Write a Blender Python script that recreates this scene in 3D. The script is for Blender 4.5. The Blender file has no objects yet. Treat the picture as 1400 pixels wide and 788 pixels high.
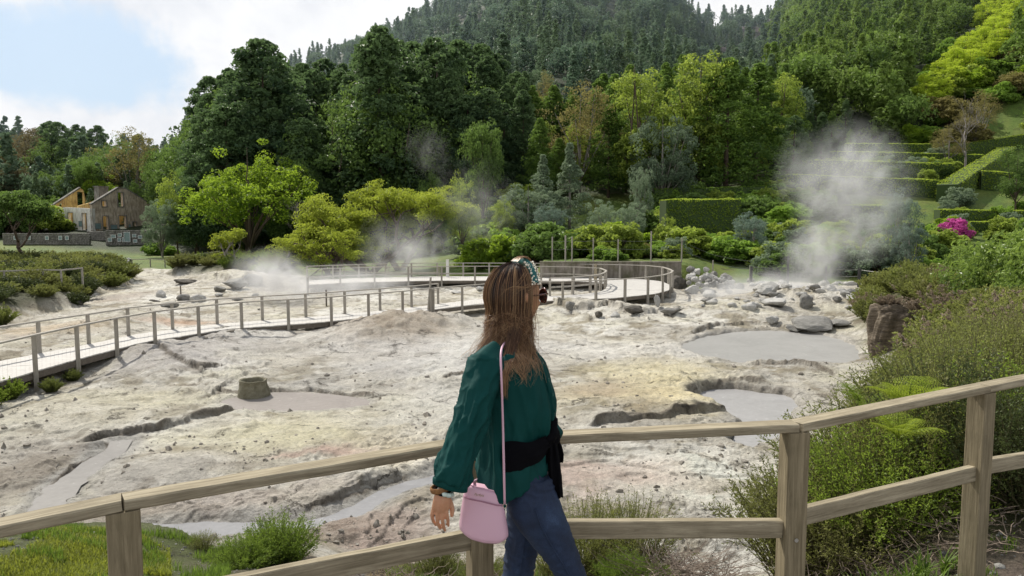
import bpy, math, random
import numpy as np
from mathutils import Vector, Matrix
rad = math.radians
rng = np.random.default_rng(7)
random.seed(7)
scene = bpy.context.scene
COL = scene.collection
# ------------------------------------------------------------------ camera model
CAMH, PITCH, FPX = 1.75, rad(5.2), 1018.0
cp, sp = math.cos(PITCH), math.sin(PITCH)
def ray(px, py):
    u = (px-700)/FPX; v = (394-py)/FPX
    return np.array([u, cp+v*sp, -sp+v*cp])
def Pz(px, py, z):
    """point where the sight line through photo pixel meets the level z"""
    r = ray(px, py); t = (z-CAMH)/r[2]
    return np.array([0, 0, CAMH])+r*t
def Pd(px, py, d):
    """point at forward distance d"""
    r = ray(px, py); return np.array([0, 0, CAMH])+r*(d/r[1])
# ------------------------------------------------------------------ numpy noise
_perm = np.random.default_rng(3).permutation(512).astype(np.int64)
_perm = np.concatenate([_perm, _perm, _perm]).astype(np.int32)
_ga = np.random.default_rng(4).uniform(0, 2*np.pi, 512)
_gx, _gy = np.cos(_ga).astype(np.float32), np.sin(_ga).astype(np.float32)
def perlin(x, y):
    x = np.asarray(x, np.float32); y = np.asarray(y, np.float32)
    xi = np.floor(x).astype(np.int32); yi = np.floor(y).astype(np.int32)
    xf = x-xi; yf = y-yi; xi &= 511; yi &= 511
    u = xf*xf*xf*(xf*(xf*6-15)+10); v = yf*yf*yf*(yf*(yf*6-15)+10)
    def g(ix, iy, dx, dy):
        h = _perm[_perm[ix & 511]+(iy & 511)] & 511
        return _gx[h]*dx+_gy[h]*dy
    a = g(xi, yi, xf, yf); b = g(xi+1, yi, xf-1, yf)
    c = g(xi, yi+1, xf, yf-1); d = g(xi+1, yi+1, xf-1, yf-1)
    return (a+(b-a)*u+((c+(d-c)*u)-(a+(b-a)*u))*v)*1.5
def fbm(x, y, s, octv=4, off=0.0, gain=0.5):
    r = 0; a = 1; f = 1/s; t = 0
    for i in range(octv):
        r = r+a*perlin(x*f+off+17.3*i, y*f-off+5.1*i); t += a; a *= gain; f *= 2.03
    return r/t
def sstep(a, b, x):
    t = np.clip((x-a)/(b-a), 0, 1); return t*t*(3-2*t)
def culled(fn, fills):
    """run a distance function only near the points it concerns; everything else is simply far away"""
    def run(x, y, pts, margin=9.0):
        p = np.array([q[:2] for q in pts]); lo = p.min(0)-margin; hi = p.max(0)+margin
        m = (x > lo[0]) & (x < hi[0]) & (y > lo[1]) & (y < hi[1])
        outs = [np.full(x.shape, f) for f in fills]
        if m.any():
            r = fn(x[m], y[m], pts); r = r if isinstance(r, tuple) else (r,)
            for o, q in zip(outs, r): o[m] = q
        return outs[0] if len(outs) == 1 else tuple(outs)
    return run
def seg_dist_all(x, y, pts):
    """distance to an open polyline, signed by the side of the nearest piece (left +), and the parameter along"""
    best = np.full(x.shape, 1e9); sgn = np.zeros(x.shape); par = np.zeros(x.shape)
    n = len(pts)-1
    for i in range(n):
        ax, ay = pts[i][:2]; bx, by = pts[i+1][:2]
        dx, dy = bx-ax, by-ay; L2 = dx*dx+dy*dy
        t = np.clip(((x-ax)*dx+(y-ay)*dy)/L2, 0, 1)
        qx = x-ax-t*dx; qy = y-ay-t*dy; d = np.hypot(qx, qy)
        m = d < best
        best = np.where(m, d, best); sgn = np.where(m, np.sign(dx*(y-ay)-dy*(x-ax)), sgn); par = np.where(m, (i+t)/n, par)
    return best, sgn, par
def poly_sd_all(x, y, pts):
    """signed distance to a closed polygon, positive inside"""
    n = len(pts); best = np.full(x.shape, 1e9); ins = np.zeros(x.shape, bool)
    for i in range(n):
        ax, ay = pts[i][:2]; bx, by = pts[(i+1) % n][:2]
        dx, dy = bx-ax, by-ay
        t = np.clip(((x-ax)*dx+(y-ay)*dy)/(dx*dx+dy*dy+1e-9), 0, 1)
        best = np.minimum(best, np.hypot(x-ax-t*dx, y-ay-t*dy))
        c = ((ay > y) != (by > y)) & (x < (bx-ax)*(y-ay)/(by-ay+1e-12)+ax)
        ins ^= c
    return np.where(ins, best, -best)
seg_dist = culled(seg_dist_all, (1e3, -1.0, 0.0)); poly_sd = culled(poly_sd_all, (-1e3,))
# ------------------------------------------------------------------ mesh builder
class MB:
    def __init__(s): s.v = []; s.q = []; s.t = []; s.n = 0; s.a = []; s.mq = []; s.mt = []
    def add(s, v, q=None, t=None, a=0.5, m=0):
        v = np.asarray(v, float).reshape(-1, 3)
        s.v.append(v); s.a.append(np.full(len(v), a) if np.isscalar(a) else np.asarray(a, float))
        if q is not None and len(q): q = np.asarray(q).reshape(-1, 4); s.q.append(q+s.n); s.mq.append(np.full(len(q), m))
        if t is not None and len(t): t = np.asarray(t).reshape(-1, 3); s.t.append(t+s.n); s.mt.append(np.full(len(t), m))
        s.n += len(v)
    def box(s, c, size, rot=None, a=0.5, m=0, taper=1.0):
        h = np.array(size)/2
        v = np.array([[x, y, z] for z in (-1, 1) for y in (-1, 1) for x in (-1, 1)], float)*h
        v[4:, :2] *= taper
        if rot is not None: v = v @ np.array(rot).T
        s.add(v+np.array(c), [[0, 2, 3, 1], [4, 5, 7, 6], [0, 1, 5, 4], [2, 6, 7, 3], [0, 4, 6, 2], [1, 3, 7, 5]], a=a, m=m)
    def bar(s, p, q, w, h, a=0.5, m=0, ext=0.0, up=(0, 0, 1)):
        """square timber from p to q: w across, h along 'up'"""
        p = np.array(p, float); q = np.array(q, float); d = q-p; L = np.linalg.norm(d); d = d/L
        x = np.cross(d, up); x /= np.linalg.norm(x); z = np.cross(x, d)
        s.box((p+q)/2, (w, L+2*ext, h), np.stack([x, d, z], 1), a=a, m=m)
    def tube(s, pts, r, n=6, a=0.5, m=0, cap=True, flat=None):
        pts = np.asarray(pts, float); k = len(pts); r = np.full(k, r) if np.isscalar(r) else np.asarray(r, float)
        d = np.gradient(pts, axis=0); d /= np.linalg.norm(d, axis=1)[:, None]+1e-9
        ref = np.array([0, 0, 1.]) if abs(d[0][2]) < .9 else np.array([1., 0, 0])
        th = np.linspace(0, 2*np.pi, n, endpoint=False); V = []
        u = np.cross(d[0], ref); u /= np.linalg.norm(u)
        for i in range(k):
            u = u-d[i]*np.dot(u, d[i]); u /= np.linalg.norm(u)+1e-9; w = np.cross(d[i], u)
            V.append(pts[i]+r[i]*(np.cos(th)[:, None]*u+np.sin(th)[:, None]*w))
        V = np.concatenate(V); i, j = np.meshgrid(np.arange(k-1), np.arange(n), indexing='ij')
        j2 = (j+1) % n
        Q = np.stack([i*n+j, i*n+j2, (i+1)*n+j2, (i+1)*n+j], -1).reshape(-1, 4)
        T = []
        if cap:
            V = np.concatenate([V, pts[:1], pts[-1:]]); b = k*n
            for j in range(n): T += [[b, (j+1) % n, j], [b+1, (k-1)*n+j, (k-1)*n+(j+1) % n]]
        s.add(V, Q, T, a=a if np.isscalar(a) else np.concatenate([np.repeat(a, n), [a[0], a[-1]]] if cap else [np.repeat(a, n)]), m=m)
    def build(s, name, mats, parent=None, smooth=False, link=True):
        me = bpy.data.meshes.new(name)
        V = np.concatenate(s.v); me.vertices.add(len(V)); me.vertices.foreach_set('co', V.astype(np.float32).ravel())
        Q = np.concatenate(s.q) if s.q else np.zeros((0, 4), int); T = np.concatenate(s.t) if s.t else np.zeros((0, 3), int)
        loops = np.concatenate([Q.ravel(), T.ravel()]).astype(np.int32)
        me.loops.add(len(loops)); me.loops.foreach_set('vertex_index', loops)
        starts = np.concatenate([np.arange(len(Q))*4, len(Q)*4+np.arange(len(T))*3]).astype(np.int32)
        me.polygons.add(len(starts)); me.polygons.foreach_set('loop_start', starts)
        mi = np.concatenate(s.mq+s.mt).astype(np.int32); me.polygons.foreach_set('material_index', mi)
        me.polygons.foreach_set('use_smooth', np.full(len(starts), smooth))
        at = me.attributes.new('v', 'FLOAT', 'POINT'); at.data.foreach_set('value', np.concatenate(s.a).astype(np.float32))
        me.update(calc_edges=True); me.validate()
        for m in (mats if isinstance(mats, (list, tuple)) else [mats]): me.materials.append(m)
        o = bpy.data.objects.new(name, me)
        if link: COL.objects.link(o)
        if parent is not None: o.parent = parent
        return o
def tag(o, label=None, cat=None, group=None, kind=None):
    if label: o['label'] = label
    if cat: o['category'] = cat
    if group: o['group'] = group
    if kind: o['kind'] = kind
    return o
def empty(name, loc=(0, 0, 0), rz=0, label=None, cat=None, group=None, scale=None):
    o = bpy.data.objects.new(name, None); COL.objects.link(o); o.location = loc; o.rotation_euler = (0, 0, rz); o.empty_display_size = .2
    if scale is not None: o.scale = (scale,)*3 if np.isscalar(scale) else scale
    return tag(o, label, cat, group)
def copy_tree(root, loc, rz=0, scale=None, label=None, group=None, cat=None):
    c = root.copy(); COL.objects.link(c); c.location = loc; c.rotation_euler = (0, 0, rz)
    if scale is not None: c.scale = (scale,)*3 if np.isscalar(scale) else scale
    tag(c, label, cat, group)
    for ch in KIDS[root.name]:
        d = ch.copy(); COL.objects.link(d); d.parent = c
    return c
KIDS = {}
# ------------------------------------------------------------------ materials
class NT:
    def __init__(s, name, nt=None):
        if nt is None:
            s.m = bpy.data.materials.new(name); s.m.use_nodes = True; nt = s.m.node_tree
        s.t = nt; s.n = nt.nodes; s.l = nt.links; s.n.clear()
    def N(s, typ, props=None, **ins):
        n = s.n.new(typ)
        for k, v in (props or {}).items(): setattr(n, k, v)
        for k, v in ins.items():
            key = k.replace('_', ' ')
            if k[0] == 'i' and k[1:].isdigit(): sock = n.inputs[int(k[1:])]
            else: sock = n.inputs[key]
            if isinstance(v, bpy.types.NodeSocket): s.l.new(v, sock)
            else:
                if hasattr(sock.default_value, '__len__') and not isinstance(v, str) and len(v) == 3 and len(sock.default_value) == 4: v = (*v, 1)
                sock.default_value = v
        return n
    def ramp(s, fac, stops, interp='LINEAR'):
        n = s.n.new('ShaderNodeValToRGB'); s.l.new(fac, n.inputs[0]); cr = n.color_ramp; cr.interpolation = interp
        while len(cr.elements) < len(stops): cr.elements.new(0.5)
        for e, (p, c) in zip(cr.elements, stops): e.position = p; e.color = (*c, 1) if len(c) == 3 else c
        return n.outputs[0]
    def math(s, op, a, b=None, c=None, clamp=False):
        n = s.n.new('ShaderNodeMath'); n.operation = op; n.use_clamp = clamp
        for i, v in enumerate((a, b, c)):
            if v is None: continue
            if isinstance(v, bpy.types.NodeSocket): s.l.new(v, n.inputs[i])
            else: n.inputs[i].default_value = v
        return n.outputs[0]
    def mix(s, f, a, b, blend='MIX'):
        n = s.n.new('ShaderNodeMix'); n.data_type = 'RGBA'; n.blend_type = blend
        for i, v in ((0, f), (6, a), (7, b)):
            if isinstance(v, bpy.types.NodeSocket): s.l.new(v, n.inputs[i])
            else: n.inputs[i].default_value = (*v, 1) if hasattr(v, '__len__') and len(v) == 3 else v
        return n.outputs[2]
    def noise(s, vec, scale, detail=4, rough=.55, dist=0):
        return s.N('ShaderNodeTexNoise', None, Vector=vec, Scale=scale, Detail=detail, Roughness=rough, Distortion=dist).outputs[0]
    def out(s, shader, vol=None, disp=None):
        o = s.n.new('ShaderNodeOutputMaterial')
        if shader: s.l.new(shader, o.inputs[0])
        if vol: s.l.new(vol, o.inputs[1])
        return s.m
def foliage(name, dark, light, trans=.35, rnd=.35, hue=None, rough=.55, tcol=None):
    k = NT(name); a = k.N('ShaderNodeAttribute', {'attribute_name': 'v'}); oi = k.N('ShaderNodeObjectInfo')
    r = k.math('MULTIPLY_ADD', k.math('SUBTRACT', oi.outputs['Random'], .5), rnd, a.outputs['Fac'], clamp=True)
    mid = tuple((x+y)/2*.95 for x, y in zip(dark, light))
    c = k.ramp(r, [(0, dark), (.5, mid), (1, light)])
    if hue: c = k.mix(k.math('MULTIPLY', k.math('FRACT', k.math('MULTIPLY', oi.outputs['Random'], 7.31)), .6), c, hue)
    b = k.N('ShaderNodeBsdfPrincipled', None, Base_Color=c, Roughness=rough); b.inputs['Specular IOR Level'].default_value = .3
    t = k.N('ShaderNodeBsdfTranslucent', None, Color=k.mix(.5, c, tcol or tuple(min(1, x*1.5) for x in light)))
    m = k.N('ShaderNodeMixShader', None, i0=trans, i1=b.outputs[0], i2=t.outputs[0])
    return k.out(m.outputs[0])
def bark(name, c1, c2, sc=8):
    k = NT(name); tc = k.N('ShaderNodeTexCoord').outputs['Object']
    mp = k.N('ShaderNodeMapping', None, Vector=tc, Scale=(1, 1, .2)).outputs[0]
    n = k.noise(mp, sc, 6, .65)
    b = k.N('ShaderNodeBsdfPrincipled', None, Base_Color=k.ramp(n, [(.3, c1), (.7, c2)]), Roughness=.9,
            Normal=k.N('ShaderNodeBump', None, Height=n, Strength=.6, Distance=.02).outputs[0])
    return k.out(b.outputs[0])
def simple(name, c, rough=.6, metal=0, var=.0, sc=20, spec=.5, bump=0, coat=0):
    k = NT(name); tc = k.N('ShaderNodeTexCoord').outputs['Object']; n = k.noise(tc, sc, 5, .6)
    cc = k.mix(n, tuple(x*(1-var) for x in c), tuple(min(1, x*(1+var)) for x in c))
    b = k.N('ShaderNodeBsdfPrincipled', None, Base_Color=cc, Roughness=rough, Metallic=metal)
    b.inputs['Specular IOR Level'].default_value = spec
    if coat: b.inputs['Coat Weight'].default_value = coat
    if bump: k.l.new(k.N('ShaderNodeBump', None, Height=n, Strength=bump, Distance=.01).outputs[0], b.inputs['Normal'])
    return k.out(b.outputs[0])
def wood(name, c1, c2, grain=1.0, sc=3.0, axis='v'):
    """weathered timber: long grain along the object's own x, y or z, knots and grey streaks"""
    k = NT(name); tc = k.N('ShaderNodeTexCoord').outputs['Object']
    s = {'x': (sc*.12, sc*2.2, sc*2.2), 'y': (sc*2.2, sc*.12, sc*2.2), 'z': (sc*2.2, sc*2.2, sc*.12), 'v': (sc, sc, sc)}[axis]
    oi = k.N('ShaderNodeObjectInfo').outputs['Random']
    off = k.N('ShaderNodeCombineXYZ', None, X=k.math('MULTIPLY', oi, 37.), Y=k.math('MULTIPLY', oi, 11.), Z=k.math('MULTIPLY', oi, 53.)).outputs[0]
    v0 = k.N('ShaderNodeVectorMath', {'operation': 'ADD'}, i0=tc, i1=off).outputs[0]
    mp = k.N('ShaderNodeMapping', None, Vector=v0, Scale=s).outputs[0]
    n1 = k.noise(mp, 6, 8, .7, .6); n2 = k.noise(v0, 5, 5, .6); n3 = k.noise(mp, 26, 4, .7)
    c = k.ramp(n1, [(.25, c1), (.5, tuple((a+b)/2 for a, b in zip(c1, c2))), (.72, c2)])
    c = k.mix(k.math('MULTIPLY', k.ramp(n2, [(.45, (0, 0, 0)), (.75, (1, 1, 1))]), .35), c, tuple(x*.62 for x in c1))
    kn = k.N('ShaderNodeTexVoronoi', None, Vector=k.N('ShaderNodeMapping', None, Vector=v0, Scale=tuple(max(x*.6, .5) if x < 1 else x*.75 for x in s)).outputs[0], Scale=.9)
    c = k.mix(k.ramp(kn.outputs['Distance'], [(.04, (.9, .9, .9)), (.1, (0, 0, 0))]), c, tuple(x*.4 for x in c1))
    c = k.mix(k.ramp(n3, [(.62, (0, 0, 0)), (.72, (.45, .45, .45))]), c, tuple(x*.45 for x in c1))
    b = k.N('ShaderNodeBsdfPrincipled', None, Base_Color=c, Roughness=.85, Normal=k.N('ShaderNodeBump', None, Height=k.math('ADD', n1, k.math('MULTIPLY', n3, .5)), Strength=.5, Distance=.004).outputs[0])
    b.inputs['Specular IOR Level'].default_value = .25
    return k.out(b.outputs[0])
# ------------------------------------------------------------------ terrain
FL = -2.8
def F(px, py, z=FL): p = Pz(px, py, z); return (p[0], p[1])
HT = np.array([  # photo column, foot distance, ridge distance, skyline row of the trees on it
 (-1500, 130, 260, 150), (-300, 130, 260, 150), (0, 135, 280, 168), (230, 135, 280, 182), (300, 130, 400, 130), (380, 125, 450, 76), (500, 120, 450, 42), (590, 120, 480, 5),
 (750, 118, 480, -70), (900, 118, 500, -30), (935, 118, 520, 6), (965, 118, 560, 20), (1030, 125, 560, 18), (1070, 130, 460, -10), (1110, 130, 400, -60),
 (1250, 130, 350, -130), (1400, 120, 320, -200), (1900, 100, 300, -260), (4000, 100, 300, -260)], float)
BANK = [(1.45, 3.4), (1.85, 4.6), (2.4, 6.0), (4.1, 9.2), (7.2, 15.0), (8.8, 17.8), (12.2, 25.), (14.8, 33), (20.5, 43), (34, 49)]
LBANK = [F(-500, 560), F(-100, 505), F(0, 452), F(34, 436), F(75, 428), F(108, 424), F(128, 402), F(150, 396), F(178, 388), F(186, 379), F(150, 372), F(60, 368), F(-80, 366), F(-600, 400)]
FARBANK = [F(205, 382), F(230, 376), F(330, 379), F(372, 383), F(420, 372), F(400, 361), F(330, 360), F(240, 366)]
POOL1 = [F(930, 470), F(960, 458), F(1000, 451), F(1060, 449), F(1130, 455), F(1170, 466), F(1165, 490), F(1110, 500), F(1050, 499), F(985, 490)]
POOL2 = [F(946, 535), F(958, 526), F(1000, 521), F(1050, 526), F(1090, 532), F(1090, 560), F(1030, 610), F(1000, 596), F(1008, 570), F(1000, 556), F(970, 545)]
POOL3 = [F(300, 548), F(345, 538), F(400, 536), F(470, 541), F(510, 548), F(470, 556), F(400, 560), F(330, 556)]
def chaikin(p, n=3):
    for _ in range(n):
        q = []
        for a, b in zip(p, p[1:]+p[:1]): q += [(a[0]*.75+b[0]*.25, a[1]*.75+b[1]*.25), (a[0]*.25+b[0]*.75, a[1]*.25+b[1]*.75)]
        p = q
    return p
POOL1, POOL2, POOL3 = chaikin(POOL1, 2), chaikin(POOL2, 2), chaikin(POOL3, 2)
CHAN = [F(-120, 770), F(0, 744), F(100, 735), F(200, 724), F(300, 720), F(420, 716), F(500, 692), F(560, 664), F(640, 642), F(720, 630)]
CHAN2 = [F(40, 720), F(66, 690), F(85, 662), F(120, 642), F(150, 615), F(160, 600)]
LEDGES = [  # near-facing scarps (row of points left to right), height, how far back it fades
 ([F(800, 590), F(835, 584), F(880, 581), F(940, 570), F(985, 563), F(1008, 556)], .24, 2.6),
 ([F(946, 532), F(965, 523), F(1000, 519), F(1060, 524)], .18, 1.6),
 ([F(275, 548), F(300, 533), F(330, 538), F(372, 534), F(430, 531), F(480, 538), F(535, 544)], .16, 1.2),
 ([F(95, 603), F(160, 592), F(215, 588), F(260, 574), F(300, 568), F(335, 558)], .20, 1.4),
 ([F(40, 730), F(52, 700), F(62, 668), F(98, 640), F(145, 617), F(152, 600)], .17, 1.6),
 ([F(395, 702), F(470, 684), F(520, 664), F(560, 648)], .04, .9),
 ([F(930, 460), F(985, 447), F(1030, 443), F(1080, 449), F(1140, 452)], .22, 1.6),
 ([F(1020, 500), F(1070, 503), F(1110, 508), F(1150, 520)], .16, 1.),
 ([F(740, 418), F(780, 432), F(830, 428), F(860, 436), F(900, 432), F(930, 440)], .35, 2.2),
 ([F(205, 478), F(230, 500), F(270, 512), F(300, 505)], .18, 1.4),
 ([F(600, 520), F(640, 512), F(700, 505), F(760, 512)], .07, .8),
 ([F(250, 388), F(290, 388), F(330, 391), F(350, 384)], .35, 2.5),
 ([F(130, 436), F(190, 432), F(240, 430), F(270, 434)], .16, 1.2)]
MOUNDS = [(560, 452, 2.4, .55), (500, 462, 2.0, .35), (620, 445, 1.8, .4), (230, 500, 1.6, .35), (290, 470, 1.8, .3), (180, 490, 1.5, .3), (340, 460, 1.6, .25), (780, 425, 2.0, .35), (850, 428, 1.8, .35),
          (910, 520, 1.6, .14), (860, 560, 1.5, .12), (165, 440, 2.2, .35), (130, 455, 1.6, .3), (330, 385, 3.0, .8), (1000, 425, 2.5, .4), (1080, 415, 3, .6), (1140, 420, 2.5, .5), (700, 470, 1.2, .1),
          (430, 600, 1.5, .1), (120, 560, 1.2, .15), (255, 640, 1.2, .1), (1130, 480, 1.0, .1)]
def H(x, y, detail=True):
    x = np.asarray(x, float); y = np.asarray(y, float)
    yy = np.maximum(y, .5); px = 700+FPX*x/yy
    # valley floor and garden slope
    g = np.where(y < 85, FL+np.maximum(y-55, 0)*.125, FL+30*.125+(np.minimum(y, 150)-85)*.27)
    gl = np.maximum(g, np.where(y > 53, -1.35, -9))
    mr = sstep(930, 1000, px)*(y > 50); ml = sstep(730, 745, px)*(y > 50)
    low = FL+sstep(95, 150, y)*4*sstep(620, 500, px)+(g-FL)*sstep(520, 760, px)
    z = low+(gl-low)*ml*(1-mr)*(y >= 53.0)+(g-low)*mr
    # hills
    f = np.interp(px, HT[:, 0], HT[:, 1]); r = np.interp(px, HT[:, 0], HT[:, 2]); sk = np.interp(px, HT[:, 0], HT[:, 3])
    tz = CAMH+(301.4-sk)/FPX*r-13
    s = np.clip((y-f)/(r-f), 0, 1); zb = z
    over = np.clip((y-r)/200, 0, 3)
    hill = zb+(tz-zb)*(s**1.15)+fbm(x, y, 90, 3)*10*sstep(0, .4, s)*(1-.7*sstep(.75, 1, s))-over*55
    z = np.where(y > f, hill, z)
    # near shoulder: path level falls to the basin
    sh = 5.0+.7*sstep(-1, -3.5, x)-.45*sstep(-.5, 2., x)+fbm(x, y*0, 1.6, 3)*.35
    d = y-sh
    zs = np.where(d < 0, -.62*sstep(-2.0, .1, d), -.62-(np.clip(d, 0, 4.6)/4.6)**.8*(abs(FL)-.62))
    zs = zs+.10*sstep(1, 3.5, x)
    z = np.where(y < sh+4.6, zs, z)
    # right bank
    bd, bs, bp = seg_dist_all(x, y, BANK)
    s = -bs*bd
    zt = np.interp(y, [0, 4.5, 8, 12, 18, 26, 36, 46, 60], [.05, -.05, -.35, -.6, -.85, -1.25, -1.7, -2.2, -2.4])
    w = sstep(-.2, np.interp(y, [3, 6, 14], [.9, 1.3, 2.4]), s)*(y < 60)*sstep(56, 46, y)
    z = z+np.maximum(zt+np.clip(s, 0, 30)*.035-z, 0)*w
    # left bank and far heath strip
    for poly, top, wd in ((LBANK, -1.95, 1.6), (FARBANK, -2.1, 1.5)):
        q = poly_sd(x, y, poly)+fbm(x, y, 2.5, 2)*.6
        z = z+np.maximum(top-z, 0)*sstep(-.1, wd, q)
    if not detail: return z
    sub = (y > 2.2) & (y < 150) & (px > -200) & (px < 1600)
    if not sub.all():
        z2 = z.copy(); z2[sub] = H(x[sub], y[sub], True) if sub.any() else 0; return z2
    basin = sstep(sh+3.2, sh+5.5, y)*sstep(75, 55, y)
    hard = basin*(1-sstep(0, 1.2, s))
    wx = x+fbm(x, y, 3., 3, 5)*.7; wy = y+fbm(x, y, 3., 3, 9)*.7
    n = fbm(wx, wy, 6., 4, 3)
    ter = n*7; fr = ter-np.floor(ter); terr = (np.floor(ter)+sstep(.40, .60, fr))/7
    n2 = fbm(wx, wy, 1.6, 4, 31); t2 = n2*4; f2 = t2-np.floor(t2); terr2 = (np.floor(t2)+sstep(.38, .62, f2))/4
    msk = sstep(-.15, .25, fbm(x, y, 4.5, 2, 60))
    dz = terr*.32+terr2*.10*msk+fbm(x, y, .45, 4, 12)*.048*(.4+msk)+fbm(x, y, .12, 3, 2)*.018
    rough = sstep(.05, .4, fbm(x, y, 3.2, 3, 80)); dz = dz+rough*np.abs(fbm(x, y, .3, 4, 44))*.13
    for (mx, my, mr_, mh) in MOUNDS:
        c = F(mx, my)
        near = (np.abs(x-c[0]) < mr_*3) & (np.abs(y-c[1]) < mr_*3.5)
        if not near.any(): continue
        X_, Y_, D_ = x, y, dz; x, y, dz = x[near], y[near], dz[near]
        e = np.exp(-(((x-c[0])/mr_)**2+((y-c[1])/(mr_*1.15))**2)); dz = dz+mh*e*(1+.35*fbm(x, y, .9, 4, 20))+0
        D_[near] = dz; x, y, dz = X_, Y_, D_
    for pts, h, back in LEDGES:
        dd, sg, pr = seg_dist(wx*.25+x*.75, wy*.25+y*.75, pts)
        sd = dd*sg
        e = sstep(0, .12, pr)*sstep(1, .88, pr)
        # raised crust behind the line, falling away to nothing; crisp edge facing the camera
        sd = sd+fbm(x, y, .7, 4, 19)*.22
        dz = dz+h*.50*e*sstep(-.06, .03, sd)*np.exp(-np.maximum(sd, 0)/back)*(.75+.9*sstep(-.35, .3, fbm(x, y, .8, 3, 9)))
        dz = dz-.05*e*np.exp(-(np.minimum(sd, 0)/.16)**2)*(sd < 0.02)
    for pl, dep in ((POOL1, .20), (POOL2, .38), (POOL3, .09)):
        q = poly_sd(wx*.5+x*.5, wy*.5+y*.5, pl)+fbm(x, y, .9, 4, 77)*.35; dz = dz*(1-.85*sstep(-.5, .2, q))-dep*sstep(-.25, .12, q)
    for ch, wd, dep in ((CHAN, .36, .10), (CHAN2, .26, .09)):
        dd, sg, pr = seg_dist(wx*.5+x*.5, wy*.5+y*.5, ch); k = 1-sstep(wd*.2, wd*1.5, dd); dz = dz*(1-.75*k)-dep*k
    z = z+dz*hard
    soft = (1-hard)*(y < 150)
    z = z+soft*(fbm(x, y, 1.2, 3, 7)*.05*sstep(2.8, 4.5, y)+fbm(x, y, .25, 3, 8)*.014)
    return z
def HZ(x, y, detail=False): return float(H(np.array([x]), np.array([y]), detail)[0])
def G(px, py, dmin=3.0, dmax=700):
    """where the sight line through a photo pixel first meets the (smooth) ground"""
    r = ray(px, py); t = np.geomspace(dmin, dmax, 3000)/r[1]
    P = np.array([0, 0, CAMH])+t[:, None]*r; h = H(P[:, 0], P[:, 1], False); m = np.nonzero(P[:, 2] < h)[0]
    i = m[0] if len(m) else len(t)-1
    return P[i, 0], P[i, 1], float(h[i])
# sheet
rows = np.unique(np.round(np.concatenate([np.linspace(-15, 1.5, 24), np.linspace(1.6, 8.6, 230), 1/np.linspace(1/8.6, 1/62, 640), np.geomspace(62, 1500, 130)]), 5))
uu = np.concatenate([-np.geomspace(9, .81, 30)[:-1], np.linspace(-.80, .80, 960), np.geomspace(.81, 9, 30)[1:]])
Y, U = np.meshgrid(rows, uu, indexing='ij'); X = np.maximum(Y, 3.0)*U
from concurrent.futures import ThreadPoolExecutor
def par(fn, *arrs, n=16):
    with ThreadPoolExecutor(4) as ex: return np.concatenate(list(ex.map(lambda a: fn(*a), zip(*[np.array_split(a, n) for a in arrs]))))
Z = par(H, X.ravel(), Y.ravel()).reshape(X.shape)
nr, nc = X.shape; i, j = np.meshgrid(np.arange(nr-1), np.arange(nc-1), indexing='ij')
Q = np.stack([i*nc+j, i*nc+j+1, (i+1)*nc+j+1, (i+1)*nc+j], -1).reshape(-1, 4)
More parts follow.
